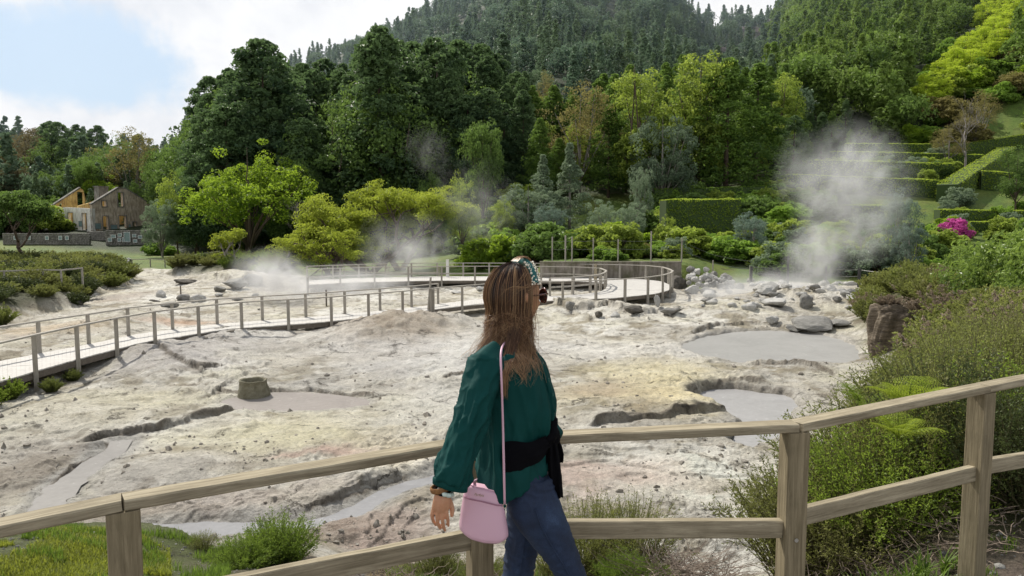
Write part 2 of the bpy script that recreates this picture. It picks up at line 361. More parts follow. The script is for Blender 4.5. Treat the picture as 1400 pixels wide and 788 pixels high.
def ground_colour(x, y, z):
    yy = np.maximum(y, .5); px = 700+FPX*x/yy
    def C(*c): return np.array(c, float)
    wx = x+fbm(x, y, 2., 3, 5)*1.0; wy = y+fbm(x, y, 2., 3, 9)*1.0
    col = np.ones(x.shape+(3,))*C(.42, .395, .34)
    def blend(c, m): nonlocal col; col = col*(1-m[..., None])+C(*c)*m[..., None]
    blend((.545, .53, .485), sstep(-.05, .3, fbm(wx, wy, 5, 4, 1)))
    blend((.31, .29, .255), sstep(.0, .35, fbm(wx, wy, 3.5, 4, 14))*.8)
    blend((.46, .435, .34), sstep(.02, .35, fbm(wx, wy, 3.2, 5, 22))*.65)
    blend((.21, .18, .12), sstep(.03, .32, fbm(wx, wy, 1.8, 5, 37))*.8)
    blend((.16, .135, .10), sstep(.14, .34, fbm(x, y, .5, 5, 41))*.65)
    blend((.57, .55, .50), sstep(.18, .4, fbm(x, y, .7, 5, 51))*.6)
    def patch(ax, ay, rx, ry, c, s=.8):
        p = F(ax, ay); q = F(ax+rx, ay); r2 = F(ax, ay-ry); sx = abs(q[0]-p[0]); sy = abs(r2[1]-p[1])
        e = ((wx-p[0])/sx)**2+((wy-p[1])/sy)**2; m = e < 4
        if m.any():
            w = (s*np.exp(-e[m]**1.5)*(.75+.5*sstep(-.4, .4, fbm(x[m], y[m], .8, 4, 3))).clip(0, 1))[:, None]; col[m] = col[m]*(1-w)+C(*c)*w
    patch(420, 590, 150, 28, (.56, .52, .38), .6); patch(530, 620, 90, 30, (.60, .52, .36), .6)
    patch(910, 520, 100, 34, (.55, .49, .31), .75); patch(880, 545, 120, 20, (.60, .52, .32), .7); patch(1000, 545, 40, 10, (.5, .42, .2), .6)
    patch(830, 535, 60, 20, (.27, .21, .15), .7); patch(890, 570, 60, 10, (.25, .2, .13), .6)
    patch(280, 620, 120, 22, (.46, .42, .34), .5); patch(60, 640, 90, 45, (.26, .23, .20), .75); patch(330, 600, 130, 16, (.48, .45, .30), .6); patch(200, 545, 120, 14, (.50, .47, .34), .6); patch(640, 560, 120, 22, (.55, .53, .45), .6); patch(150, 700, 100, 14, (.24, .2, .165), .6); patch(330, 650, 70, 8, (.20, .165, .12), .7); patch(250, 615, 50, 7, (.22, .185, .12), .7); patch(120, 570, 120, 18, (.5, .47, .38), .6)
    patch(320, 690, 140, 20, (.36, .31, .28), .7); patch(440, 630, 60, 8, (.38, .25, .21), .7); patch(230, 655, 110, 18, (.36, .34, .31), .6)
    patch(540, 455, 100, 20, (.26, .21, .16), .8); patch(250, 495, 90, 18, (.36, .34, .33), .8); patch(330, 470, 120, 20, (.38, .36, .34), .6)
    patch(620, 480, 260, 12, (.44, .425, .41), .7); patch(550, 500, 120, 12, (.42, .41, .4), .7); patch(470, 525, 140, 8, (.40, .39, .37), .5)
    patch(860, 470, 160, 10, (.56, .54, .5), .6); patch(800, 640, 130, 14, (.38, .23, .21), .7); patch(860, 655, 120, 9, (.40, .25, .22), .7); patch(960, 650, 200, 30, (.66, .63, .54), .6)
    patch(480, 735, 120, 30, (.28, .2, .16), .7); patch(590, 690, 60, 20, (.33, .27, .2), .5); patch(560, 750, 80, 30, (.30, .22, .19), .6)
    patch(250, 440, 50, 4, (.40, .25, .16), .7); patch(60, 455, 70, 8, (.46, .36, .24), .6); patch(170, 408, 30, 8, (.36, .3, .25), .6)
    patch(640, 500, 80, 60, (.6, .59, .56), .5); patch(960, 480, 60, 14, (.44, .43, .41), .6)
    for pl in (POOL1, POOL2, POOL3):
        q = poly_sd(x, y, pl); blend((.33, .315, .29), (1-sstep(0, .5, np.abs(q)))*.7)
    for ch, wd in ((CHAN, .55), (CHAN2, .5)):
        dd, sg, pr = seg_dist(wx*.4+x*.6, wy*.4+y*.6, ch); blend((.33, .32, .30), (1-sstep(wd*.5, wd*1.3, dd))*.9)
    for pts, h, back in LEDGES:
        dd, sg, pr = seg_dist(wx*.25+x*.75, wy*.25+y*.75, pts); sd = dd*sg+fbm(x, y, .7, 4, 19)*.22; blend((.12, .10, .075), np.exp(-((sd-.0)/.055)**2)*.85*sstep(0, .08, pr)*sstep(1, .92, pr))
    # darker along the ledge edges
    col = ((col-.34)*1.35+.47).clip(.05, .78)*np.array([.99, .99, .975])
    # --- vegetation and soil outside the mud
    sh = 5.0+.7*sstep(-1, -3.5, x)-.45*sstep(-.5, 2., x)
    near = 1-sstep(sh+.6, sh+2.2, y+fbm(x, y, .8, 3)*.6)
    soil = np.ones(x.shape+(3,))*C(.20, .155, .125)
    n1 = sstep(-.1, .3, fbm(x, y, .5, 4, 71))[..., None]; soil = soil*(1-n1)+C(.27, .235, .19)*n1
    n1 = sstep(.0, .3, fbm(x, y, .9, 4, 77))[..., None]; soil = soil*(1-n1)+C(.105, .085, .055)*n1
    path = sstep(3.2, 2.6, y)[..., None]; soil = soil*(1-path)+C(.33, .3, .26)*path
    gm = (sstep(-1.2, -2.2, x+fbm(x, y, .8, 3)*.6)*sstep(2.6, 3.4, y))
    grass = C(.11, .15, .03); soil = soil*(1-.75*gm[..., None])+grass*.75*gm[..., None]
    col = col*(1-near[..., None])+soil*near[..., None]
    bd, bs, bp = seg_dist_all(x, y, BANK); s = -bs*bd
    m = sstep(-.1, 1.0, s+fbm(x, y, 1., 3, 4)*.6)*(y < 62)
    v = np.ones(x.shape+(3,))*C(.12, .095, .055)
    n1 = sstep(-.2, .2, fbm(x, y, 1.5, 4, 91))[..., None]; v = v*(1-n1)+C(.085, .10, .03)*n1
    nearpath = (1-sstep(3.4, 4.2, y))
    col = col*(1-(m*(1-nearpath))[..., None])+v*(m*(1-nearpath))[..., None]
    for poly in (LBANK, FARBANK):
        q = poly_sd(x, y, poly)+fbm(x, y, 1.6, 3)*.5; k = sstep(.2, 1.2, q)[..., None]; col = col*(1-k)+C(.07, .075, .03)*k
    # far ground: lawn, undergrowth, forest floor
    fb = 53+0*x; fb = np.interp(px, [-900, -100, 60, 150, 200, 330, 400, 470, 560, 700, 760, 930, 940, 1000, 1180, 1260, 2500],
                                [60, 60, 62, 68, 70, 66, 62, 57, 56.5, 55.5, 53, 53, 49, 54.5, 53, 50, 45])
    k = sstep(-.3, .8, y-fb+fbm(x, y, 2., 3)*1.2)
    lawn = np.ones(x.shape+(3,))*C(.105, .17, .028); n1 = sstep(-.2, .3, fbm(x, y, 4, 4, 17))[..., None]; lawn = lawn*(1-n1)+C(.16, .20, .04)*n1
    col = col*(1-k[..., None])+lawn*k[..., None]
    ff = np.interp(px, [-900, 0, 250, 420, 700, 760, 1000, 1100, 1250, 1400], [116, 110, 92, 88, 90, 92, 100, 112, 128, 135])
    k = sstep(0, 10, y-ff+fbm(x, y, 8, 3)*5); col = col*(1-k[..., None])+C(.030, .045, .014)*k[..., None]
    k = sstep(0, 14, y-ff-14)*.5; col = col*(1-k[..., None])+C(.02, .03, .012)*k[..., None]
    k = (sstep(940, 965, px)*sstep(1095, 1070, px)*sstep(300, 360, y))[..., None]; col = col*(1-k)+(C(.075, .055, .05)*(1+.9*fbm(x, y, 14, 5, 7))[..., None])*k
    return col.clip(0, 1)
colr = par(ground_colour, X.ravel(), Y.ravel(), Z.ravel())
# mud slopes that fall steeply towards the camera get a darker brown
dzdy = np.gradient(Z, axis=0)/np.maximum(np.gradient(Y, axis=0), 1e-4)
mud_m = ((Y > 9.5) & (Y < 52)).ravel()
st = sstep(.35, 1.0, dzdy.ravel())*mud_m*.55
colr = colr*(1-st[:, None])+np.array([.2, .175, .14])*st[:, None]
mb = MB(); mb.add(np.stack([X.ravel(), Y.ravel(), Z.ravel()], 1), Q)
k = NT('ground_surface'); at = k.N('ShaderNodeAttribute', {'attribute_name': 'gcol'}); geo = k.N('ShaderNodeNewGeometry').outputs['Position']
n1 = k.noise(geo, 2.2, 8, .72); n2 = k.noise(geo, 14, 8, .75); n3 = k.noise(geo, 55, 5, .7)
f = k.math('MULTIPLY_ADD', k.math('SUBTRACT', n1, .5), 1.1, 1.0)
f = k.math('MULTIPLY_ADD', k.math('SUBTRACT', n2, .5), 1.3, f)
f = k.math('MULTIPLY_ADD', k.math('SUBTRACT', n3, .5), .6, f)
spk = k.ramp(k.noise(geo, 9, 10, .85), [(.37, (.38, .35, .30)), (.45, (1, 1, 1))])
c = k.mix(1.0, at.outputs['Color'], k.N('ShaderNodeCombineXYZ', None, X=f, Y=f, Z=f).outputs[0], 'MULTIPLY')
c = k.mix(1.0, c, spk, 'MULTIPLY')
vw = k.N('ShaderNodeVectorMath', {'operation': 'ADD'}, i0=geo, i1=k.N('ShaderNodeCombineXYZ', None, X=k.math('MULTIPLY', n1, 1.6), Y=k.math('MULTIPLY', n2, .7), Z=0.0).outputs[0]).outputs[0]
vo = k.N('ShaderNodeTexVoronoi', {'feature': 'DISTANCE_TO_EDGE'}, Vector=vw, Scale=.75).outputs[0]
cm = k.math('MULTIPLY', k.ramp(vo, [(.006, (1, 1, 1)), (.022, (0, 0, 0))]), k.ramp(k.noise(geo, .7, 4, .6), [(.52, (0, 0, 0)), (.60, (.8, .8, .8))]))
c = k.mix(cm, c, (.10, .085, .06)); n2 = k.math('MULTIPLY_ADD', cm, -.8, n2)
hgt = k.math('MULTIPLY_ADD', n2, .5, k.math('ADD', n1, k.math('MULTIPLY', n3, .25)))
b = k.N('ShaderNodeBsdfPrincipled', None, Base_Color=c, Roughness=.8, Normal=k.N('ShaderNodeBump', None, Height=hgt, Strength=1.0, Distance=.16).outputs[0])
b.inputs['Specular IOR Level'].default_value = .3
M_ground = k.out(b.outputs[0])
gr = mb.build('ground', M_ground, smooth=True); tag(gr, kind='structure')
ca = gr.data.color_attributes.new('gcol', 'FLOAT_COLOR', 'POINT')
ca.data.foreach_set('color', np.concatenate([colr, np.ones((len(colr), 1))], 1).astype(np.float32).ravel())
# mud water
def mudwater(name, c, sc, rough, spec=.2):
    k = NT(name); geo = k.N('ShaderNodeNewGeometry').outputs['Position']; n = k.noise(geo, sc, 4, .6); n2 = k.noise(geo, .5, 4, .6, 1.0)
    cc = k.mix(k.math('MULTIPLY_ADD', n, .35, k.math('MULTIPLY', n2, .75)), tuple(x*.62 for x in c), tuple(x*1.35 for x in c)); cc = k.mix(k.ramp(k.noise(geo, 2.5, 6, .75, 1.5), [(.60, (0, 0, 0)), (.66, (.5, .5, .5))]), cc, tuple(min(1, x*1.7) for x in c))
    b = k.N('ShaderNodeBsdfPrincipled', None, Base_Color=cc, Roughness=rough, **{'Specular_IOR_Level': spec}, Normal=k.N('ShaderNodeBump', None, Height=n, Strength=.4, Distance=.04).outputs[0])
    return k.out(b.outputs[0])
def sheet(name, poly, z, mat, grow=.5):
    p = np.array(poly); c = p.mean(0); q = c+(p-c)*(1+grow/np.linalg.norm(p-c, axis=1))[:, None]
    mb = MB(); n = len(q); V = np.concatenate([np.c_[q, np.full(n, z)], [[c[0], c[1], z]]]); mb.add(V, None, [[i, (i+1) % n, n] for i in range(n)])
    o = mb.build(name, mat); tag(o, kind='structure'); return o
sheet('hot_water_pool', POOL1, FL-.10, mudwater('pool_grey', (.31, .305, .29), 6, .4))
sheet('hot_water_pool', POOL2, FL-.22, mudwater('pool_grey_near', (.32, .315, .31), 7, .4))
sheet('mud_puddle', POOL3, FL-.05, mudwater('puddle_mauve', (.27, .245, .225), 8, .5, .1), .25)
def ribbon(name, pts, w, z, mat):
    pts = np.array(pts); d = np.gradient(pts, axis=0); d /= np.linalg.norm(d, axis=1)[:, None]; nrm = np.stack([-d[:, 1], d[:, 0]], 1)
    a = pts+nrm*w; b_ = pts-nrm*w; n = len(pts); mb = MB()
    mb.add(np.concatenate([np.c_[a, np.full(n, z)], np.c_[b_, np.full(n, z)]]), [[i, n+i, n+i+1, i+1] for i in range(n-1)]); o = mb.build(name, mat); tag(o, kind='structure')
ribbon('muddy_stream', CHAN, .50, FL-.045, mudwater('stream_grey', (.27, .27, .275), 7, .7, .06))
ribbon('muddy_stream', CHAN2, .30, FL-.045, mudwater('stream_grey_left', (.27, .26, .245), 7, .7, .06))
# ------------------------------------------------------------------ foliage builders
def kites(mb, P, Nn, size, rg, a, asp=.5, m=0, along=None):
    """leaf-shaped quads at P, facing Nn"""
    n = len(P); Nn = Nn/(np.linalg.norm(Nn, axis=1)[:, None]+1e-9)
    t = rg.normal(size=(n, 3)) if along is None else along+rg.normal(size=(n, 3))*.25
    t -= Nn*(t*Nn).sum(1)[:, None]; t /= np.linalg.norm(t, axis=1)[:, None]+1e-9; b = np.cross(Nn, t)
    sz = (np.asarray(size)*rg.uniform(.6, 1.35, n))[:, None]
    droop = Nn*sz*.15
    V = np.stack([P-t*sz*.5, P+b*sz*asp*.5+droop*.6, P+t*sz*.5-droop, P-b*sz*asp*.5+droop*.6], 1).reshape(-1, 3)
    mb.add(V, np.arange(4*n).reshape(-1, 4), a=np.repeat(np.asarray(a)*np.ones(n), 4), m=m)
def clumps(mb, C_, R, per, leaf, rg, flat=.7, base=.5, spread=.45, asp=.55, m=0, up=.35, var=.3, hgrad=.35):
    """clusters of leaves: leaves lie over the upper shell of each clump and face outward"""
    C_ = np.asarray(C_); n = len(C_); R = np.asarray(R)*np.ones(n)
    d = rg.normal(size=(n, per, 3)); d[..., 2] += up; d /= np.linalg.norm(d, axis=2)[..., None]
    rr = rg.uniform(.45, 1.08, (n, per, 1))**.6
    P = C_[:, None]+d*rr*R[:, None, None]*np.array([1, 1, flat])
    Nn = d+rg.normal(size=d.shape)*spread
    zc = C_[:, 2:3]; zr = (zc-zc.min())/(np.ptp(zc)+1e-6)-.55  # higher clumps get a lighter tone: sunlit crown tops painted in
    a = (base+hgrad*zr+rg.uniform(-var, var, (n, 1))+(d[..., 2])*.22+rg.uniform(-.15, .15, (n, per))+(rr[..., 0]-.8)*.5).clip(0, 1)  # upward leaves lighter, inner ones darker: light and shade put into leaf tone
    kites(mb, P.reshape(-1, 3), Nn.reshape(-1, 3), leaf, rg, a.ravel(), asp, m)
def branch_path(p, d, L, k, rg, curve=.25, up=.1):
    pts = [np.array(p, float)]; d = np.array(d, float)
    for i in range(k):
        d = d+rg.normal(size=3)*curve+np.array([0, 0, up]); d /= np.linalg.norm(d); pts.append(pts[-1]+d*L/k)
    return np.array(pts), d
def grow(mb, p, d, L, r, depth, rg, tips, spread=.7, up=.1, nb=3, k=4, curve=.18, sides=6, ratio=.72):
    pts, de = branch_path(p, d, L, k, rg, curve, up); mb.tube(pts, np.linspace(r, r*.55, k+1), max(3, sides), a=.5)
    if depth == 0: tips.append((pts[-1], de)); tips.append((pts[k//2], de)); return
    for i in range(nb):
        dd = de+rg.normal(size=3)*spread; dd /= np.linalg.norm(dd)
        q = pts[-1] if i < nb-1 else pts[k-1]
        grow(mb, q, dd, L*ratio*rg.uniform(.75, 1.15), r*.55, depth-1, rg, tips, spread, up, nb, k, curve, sides-1, ratio)
def tree_obj(name, crown, trunk, mc, mt):
    """one prototype tree of height 1 at the origin: an Empty with trunk and crown"""
    root = bpy.data.objects.new(name, None); COL.objects.link(root)
    ch = []
    if trunk is not None: ch.append(trunk.build('trunk', mt, root, smooth=True))
    if crown is not None: ch.append(crown.build('crown', mc, root))
    KIDS[root.name] = ch; return root
def conifer(name, seed, mc, mt, w=.17, n=210, per=34, leaf=.017, bare=.10, power=.75, flat=.75, rc=.045, top=1.0, droop=.0, base=.45):
    rg = np.random.default_rng(seed); cr = MB(); tr = MB()
    t = rg.uniform(0, 1, n)**.85; h = bare+(1-bare)*t
    prof = w*np.clip((1-t)**power*np.minimum(1, (t+.12)/.3)**.5, .012, 1)*(1+.22*np.sin(t*23+seed)+.15*rg.normal(size=n))
    ph = rg.uniform(0, 2*np.pi, n)+t*5; fr = rg.uniform(.35, 1, n)**.5
    Cc = np.stack([np.cos(ph)*prof*fr, np.sin(ph)*prof*fr, h-prof*fr*droop], 1)
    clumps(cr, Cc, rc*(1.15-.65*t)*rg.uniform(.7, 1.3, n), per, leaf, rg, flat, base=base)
    # drooping sprays at the outline
    m = 40; ti = rg.uniform(.05, .98, m); 
    tr.tube([[0, 0, -.03], [.004, .003, .3], [-.003, 0, .65], [0, 0, .97]], [.014, .011, .007, .001], 7)
    for i in range(26):
        z = bare*.5+rg.uniform(0, .7); a = rg.uniform(0, 6.28); L = w*.7*(1-z*.8)
        tr.tube([[0, 0, z], [math.cos(a)*L*.5, math.sin(a)*L*.5, z+.012], [math.cos(a)*L, math.sin(a)*L, z]], [.003, .002, .0008], 4)
    cr.add([[0, 0, bare], [0, 0, bare+.01], [.001, 0, bare]], None, [[0, 1, 2]], a=.1)
    return tree_obj(name, cr, tr, mc, mt)
def broadleaf(name, seed, mc, mt, w=.34, n=150, per=45, leaf=.022, bare=.25, rc=.075, flat=.75, lobes=9, base=.5, trunks=1, open_=.0, var=.3):
    rg = np.random.default_rng(seed); cr = MB(); tr = MB(); L = []
    L.append((np.array([0, 0, .72]), .26))
    for i in range(lobes):
        a = i*2.4+rg.uniform(-.4, .4); z = bare+.12+(.72-bare)*rg.uniform(0, .85); rr = w*(1-.55*abs(z-.5)/.5)*rg.uniform(.5, .8)
        L.append((np.array([math.cos(a)*rr, math.sin(a)*rr, z]), rg.uniform(.13, .2)))
    Cc = []
    for i in range(n):
        c, r = L[rg.integers(len(L))]; d = rg.normal(size=3); d[2] += .3; d /= np.linalg.norm(d); q = c+d*r*rg.uniform(.6, 1.0)*np.array([w/.34, w/.34, .85])
        q[2] = np.clip(q[2], bare, .97); Cc.append(q)
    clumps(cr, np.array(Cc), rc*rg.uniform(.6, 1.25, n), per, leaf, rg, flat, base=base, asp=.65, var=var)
    for q in range(trunks):
        a0 = q*6.28/trunks+seed; lean = .05*(trunks > 1)
        tr.tube([[math.cos(a0)*.01, math.sin(a0)*.01, -.03], [math.cos(a0)*lean, math.sin(a0)*lean, bare*.8], [math.cos(a0)*lean*2, math.sin(a0)*lean*2, .62]], [.018, .013, .005], 8)
    for c, r in L:
        s = np.array([0, 0, rg.uniform(bare*.6, bare*1.2)]); mid = (s+c)/2+rg.normal(size=3)*.02; tr.tube([s, mid, c, c+(c-s)*.25], [.009, .006, .004, .001], 5)
    return tree_obj(name, cr, tr, mc, mt)
C = dict
BARK = bark('bark_brown', (.05, .035, .025), (.14, .10, .07)); BARKG = bark('bark_grey', (.13, .115, .10), (.30, .27, .24))
m_con_d = foliage('conifer_dark_green', (.020, .050, .026), (.14, .22, .08), .38, .4)
m_con_m = foliage('conifer_mid_green', (.020, .056, .014), (.20, .31, .055), .42, .3)
m_brd_d = foliage('laurel_green', (.022, .052, .014), (.18, .28, .06), .4, .35)
m_brd_o = foliage('olive_green', (.036, .070, .014), (.35, .44, .07), .45, .25)
m_lime = foliage('spring_leaf_green', (.045, .10, .010), (.30, .42, .035), .55, .15)
m_pit = foliage('yellow_green_leaves', (.06, .09, .012), (.36, .42, .05), .5, .15)
m_khaki = foliage('khaki_young_leaves', (.07, .06, .02), (.30, .27, .09), .4, .2)
m_brown = foliage('brown_winter_leaves', (.05, .045, .025), (.20, .17, .08), .35, .3)
m_silver = foliage('silvery_green_leaves', (.05, .085, .05), (.28, .36, .22), .35, .25)
m_blue = foliage('blue_grey_leaves', (.05, .08, .06), (.22, .30, .23), .35, .25)
m_garden = foliage('garden_shrub_leaves', (.035, .085, .012), (.26, .40, .06), .45, .5)
m_glossy = foliage('glossy_leaves', (.03, .075, .015), (.26, .36, .07), .35, .2, rough=.35)
m_far = foliage('far_hill_foliage', (.045, .080, .068), (.15, .225, .14), .3, .45, hue=(.20, .27, .10))  # aerial haze mixed into the colour: paler and bluer than nearer foliage
m_farr = foliage('right_hill_foliage', (.022, .056, .020), (.18, .28, .06), .4, .6, hue=(.28, .36, .07))
protos = []
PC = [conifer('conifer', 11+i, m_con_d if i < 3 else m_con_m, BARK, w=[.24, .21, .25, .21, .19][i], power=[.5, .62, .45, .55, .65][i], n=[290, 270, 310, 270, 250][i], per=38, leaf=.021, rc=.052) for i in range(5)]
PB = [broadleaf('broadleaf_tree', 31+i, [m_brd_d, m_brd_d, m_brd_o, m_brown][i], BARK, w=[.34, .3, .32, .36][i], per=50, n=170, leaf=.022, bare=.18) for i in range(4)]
PK = broadleaf('broadleaf_tree', 41, m_khaki, BARKG, w=.34, n=170, per=40, leaf=.016, bare=.2)
PLIME = broadleaf('broadleaf_tree', 51, m_lime, BARK, w=.42, n=260, per=60, leaf=.019, bare=.12, lobes=14, rc=.06, var=.4)
PSIL = broadleaf('broadleaf_tree', 57, m_silver, BARKG, w=.40, n=270, per=60, leaf=.018, bare=.10, lobes=12, rc=.055, trunks=2)
PBLUE = broadleaf('broadleaf_tree', 58, m_blue, BARKG, w=.36, n=200, per=60, leaf=.018, bare=.05, lobes=12, rc=.06, trunks=3)
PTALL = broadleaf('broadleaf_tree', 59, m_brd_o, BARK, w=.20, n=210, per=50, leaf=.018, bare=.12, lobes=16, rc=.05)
PSPIRE = conifer('conifer', 61, m_silver, BARKG, w=.22, n=200, per=50, leaf=.018, bare=.04, power=1.0)
ALLP = PC+PB+[PK, PLIME, PSIL, PBLUE, PTALL, PSPIRE]
used = set()
def put(proto, x, y, h, wid=1.0, z=None, rz=None, label='', group=None, name=None, cat='tree'):
    z = HZ(x, y) if z is None else z; rz = random.uniform(0, 6.28) if rz is None else rz
    if id(proto) in used: o = copy_tree(proto, (x, y, z-.1), rz, (h*wid, h*wid, h))
    else:
        o = proto; used.add(id(proto)); o.location = (x, y, z-.1); o.rotation_euler = (0, 0, rz); o.scale = (h*wid, h*wid, h)
    tag(o, label, cat, group); return o
def tree_px(proto, px, d, top, wid=1.0, label='', group=None, cat='tree', rz=None):
    """tree at forward distance d in column px whose tip reaches row top"""
    x = (px-700)/FPX*d; z = HZ(x, d); h = Pd(px, top, d)[2]-z
    return put(proto, x, d, max(h, 1.0), wid, z, rz, label, group, cat=cat)
# ---- the forest wall
WALL = np.array([(-400, 150), (-60, 150), (0, 155), (60, 152), (85, 148), (125, 153), (160, 170), (200, 178), (232, 172), (255, 155), (290, 115), (335, 76), (365, 60), (400, 84), (440, 80), (480, 88), (520, 42), (560, 50), (600, 58), (650, 62), (700, 76),
                 (740, 112), (790, 118), (830, 98), (870, 84), (910, 84), (945, 66), (975, 84), (1010, 84), (1050, 92), (1080, 90), (1120, 112), (1160, 122), (1200, 140), (1250, 150), (1300, 120), (1400, 100), (1500, 80)], float)
rg = np.random.default_rng(99); nwall = 0
for row, (d0, drop) in enumerate([(98, 52), (108, 26), (118, 8), (130, 0)]):
    px = -70+row*9
    while px < 1260:
        dd = d0+(50 if px < 225 else (22 if px < 262 else 0))+(18 if px > 1080 else 0)+(10 if px > 880 else 0)
        p = px+rg.uniform(-7, 7); top = np.interp(p, WALL[:, 0], WALL[:, 1])+drop*rg.uniform(.5, 1.5)+rg.uniform(-3, 16)
        if p < 250: top += 6
        if p < 70: pr, lb = PB[3 if rg.random() < .6 else 0], 'brown-tinged leafy tree in the wood at the left edge'
        elif p < 250: pr, lb = [PC[0], PB[0], PC[2], PB[1]][rg.integers(4)], 'dark tree in the wood rising behind the ruined house'
        elif p < 720: pr, lb = [PC[0], PC[1], PC[2], PC[0], PC[1], PB[0]][rg.integers(6)], 'tall dark tree in the dense forest wall behind the lime green tree'
        elif p < 1080: pr, lb = [PC[3], PC[4], PC[3], PTALL, PB[0], PTALL][rg.integers(6)], 'mid green tall tree in the sunlit forest above the clipped garden hedges'
        else: pr, lb = [PC[1], PC[2], PB[1], PC[0], PC[3]][rg.integers(5)], 'dark shaded tree in the forest behind the big steam plume'
        gp = {'b': 'brown-tinged trees at the left edge', 'd': 'dark trees behind the ruined house', 't': 'dark trees of the forest wall', 'm': 'mid green trees of the sunlit forest'}[lb[0]] if lb[:11] != 'dark shaded' else 'dark trees behind the steam'
        pb = pr in PB or pr is PTALL
        tree_px(pr, p, dd+rg.uniform(-4, 4), top+(4 if pb else 0), (.9 if pb else 1.05)*rg.uniform(.85, 1.2)*(1.25 if 720 < p < 1080 and not pb else 1), lb, gp)
        nwall += 1; px += (rg.uniform(19, 30) if row < 3 else rg.uniform(24, 36))*(1.3 if 720 < px < 1080 else 1)
print('wall trees', nwall)
# ---- single trees one can point at
S = [
 (PLIME, 342, 84, 176, 1.12, 'big spreading tree with bright lime green leaves in front of the dark forest'),
 (PLIME, 148, 147, 229, 1.0, 'small bright lime green tree rising just behind the ruined house roof'),
 (PK, 182, 152, 168, .95, 'khaki young-leaved tree high above the ruined house'),
 (PB[2], 243, 95, 226, .62, 'tall grey-green bushy tree standing right of the ruined house'),
 (PB[1], 268, 99, 210, .6, 'darker grey-green tree between the ruined house and the lime green tree'),
 (PB[0], 397, 90, 205, .75, 'mid green tree leaning against the right side of the big lime green tree'),
 (PSIL, 222, 92, 262, .7, 'pale grey-green shrub-like tree hiding the right corner of the ruined house'),
 (PB[1], 660, 82, 152, .55, 'round-topped green tree rising over the pale steam wisps in the middle'),
 (PB[2], 632, 68, 225, .5, 'thin dry-looking tree with a bare straight trunk behind the raised walkway'),
 (PB[0], 590, 86, 225, .6, 'dark green tree behind the right side of the yellow-green spreading tree'),
 (PB[2], 690, 72, 262, .62, 'olive green tree just left of the silvery trees'),
 (PSPIRE, 778, 78, 196, 1.3, 'tallest silvery spire-shaped tree in the middle of the garden edge'),
 (PSPIRE, 742, 77, 212, 1.4, 'silvery spire-shaped tree left of the tallest silvery one'),
 (PSIL, 722, 74, 240, 1.1, 'silvery green tree leftmost of the silvery row'),
 (PBLUE, 750, 70, 272, 1.0, 'blue-grey bushy tree in front of the silvery spires'),
 (PSIL, 828, 66, 262, .8, 'slender silvery green young tree above the concrete wall'),
 (PSIL, 858, 69, 268, .9, 'pale grey-green tree right of the slender silvery one'),
 (PSIL, 872, 74, 218, .4, 'thin pale tree with a loose crown rising behind the garden'),
 (PB[2], 912, 68, 288, .6, 'small olive-leaved tree standing at the left end of the big clipped hedge'),
 (PTALL, 953, 98, 45, 1.0, 'very tall yellow-green topped tree, highest of the sunlit forest'),
 (PTALL, 872, 96, 68, 1.0, 'tall yellow-green tree left of the highest sunlit tree'),
 (PTALL, 1062, 112, 82, .95, 'pale topped tall tree above the left part of the hedge terraces'),
 (PC[3], 990, 97, 82, 1.5, 'broad green conifer in front of the highest sunlit tree'),
 (PC[4], 1030, 101, 90, 1.5, 'green conifer with a hanging outline right of the broad one'),
 (PSIL, 903, 92, 140, .8, 'rounded grey-green tree standing before the sunlit forest'),
 (PC[1], 522, 96, 40, 1.2, 'tallest dark conifer of the forest wall above the yellow-green tree'),
 (PC[0], 366, 100, 58, 1.25, 'tallest dark conifer above the big lime green tree'),
 (PC[2], 600, 102, 56, 1.2, 'broad dark conifer right of the tallest one'),
 (PK, 792, 100, 104, .9, 'yellowish pale tree showing in a gap of the forest in the middle'),
 (PK, 742, 134, 92, .6, 'small yellow-brown tree at the top edge of the middle forest'),
 (PBLUE, 1228, 58, 248, .55, 'blue-grey tree standing in the drifting steam right of the plume'),
 (PBLUE, 1246, 56, 292, .7, 'lower blue-grey tree right of the steam'),
 (PBLUE, 1026, 64, 284, 1.1, 'dense round blue-green bush-like tree on the lawn left of the plume'),
 (PB[0], 1384, 92, 193, .8, 'round clipped-looking dark tree between the upper hedges at the right edge'),
 (PB[2], 1140, 98, 262, .8, 'pale green rounded tree seen through the steam plume'),
 (PC[4], 1392, 170, 45, 1.0, 'tall dark conifer at the right edge above the hedges'),
 (PC[2], 1290, 160, 92, 1.1, 'dark drooping conifer under the bright yellow-green hillside trees'),
 (PC[1], 1322, 165, 70, .9, 'second dark conifer under the bright yellow-green hillside trees'),
 (PK, 1325, 128, 118, .95, 'pale khaki tree with thin crown standing above the top hedge'),
 (PK, 1290, 118, 168, 1.1, 'low khaki tree beside the top hedge'),
]
for pr, px, d, top, wd, lb in S: tree_px(pr, px, d, top, wd, lb)
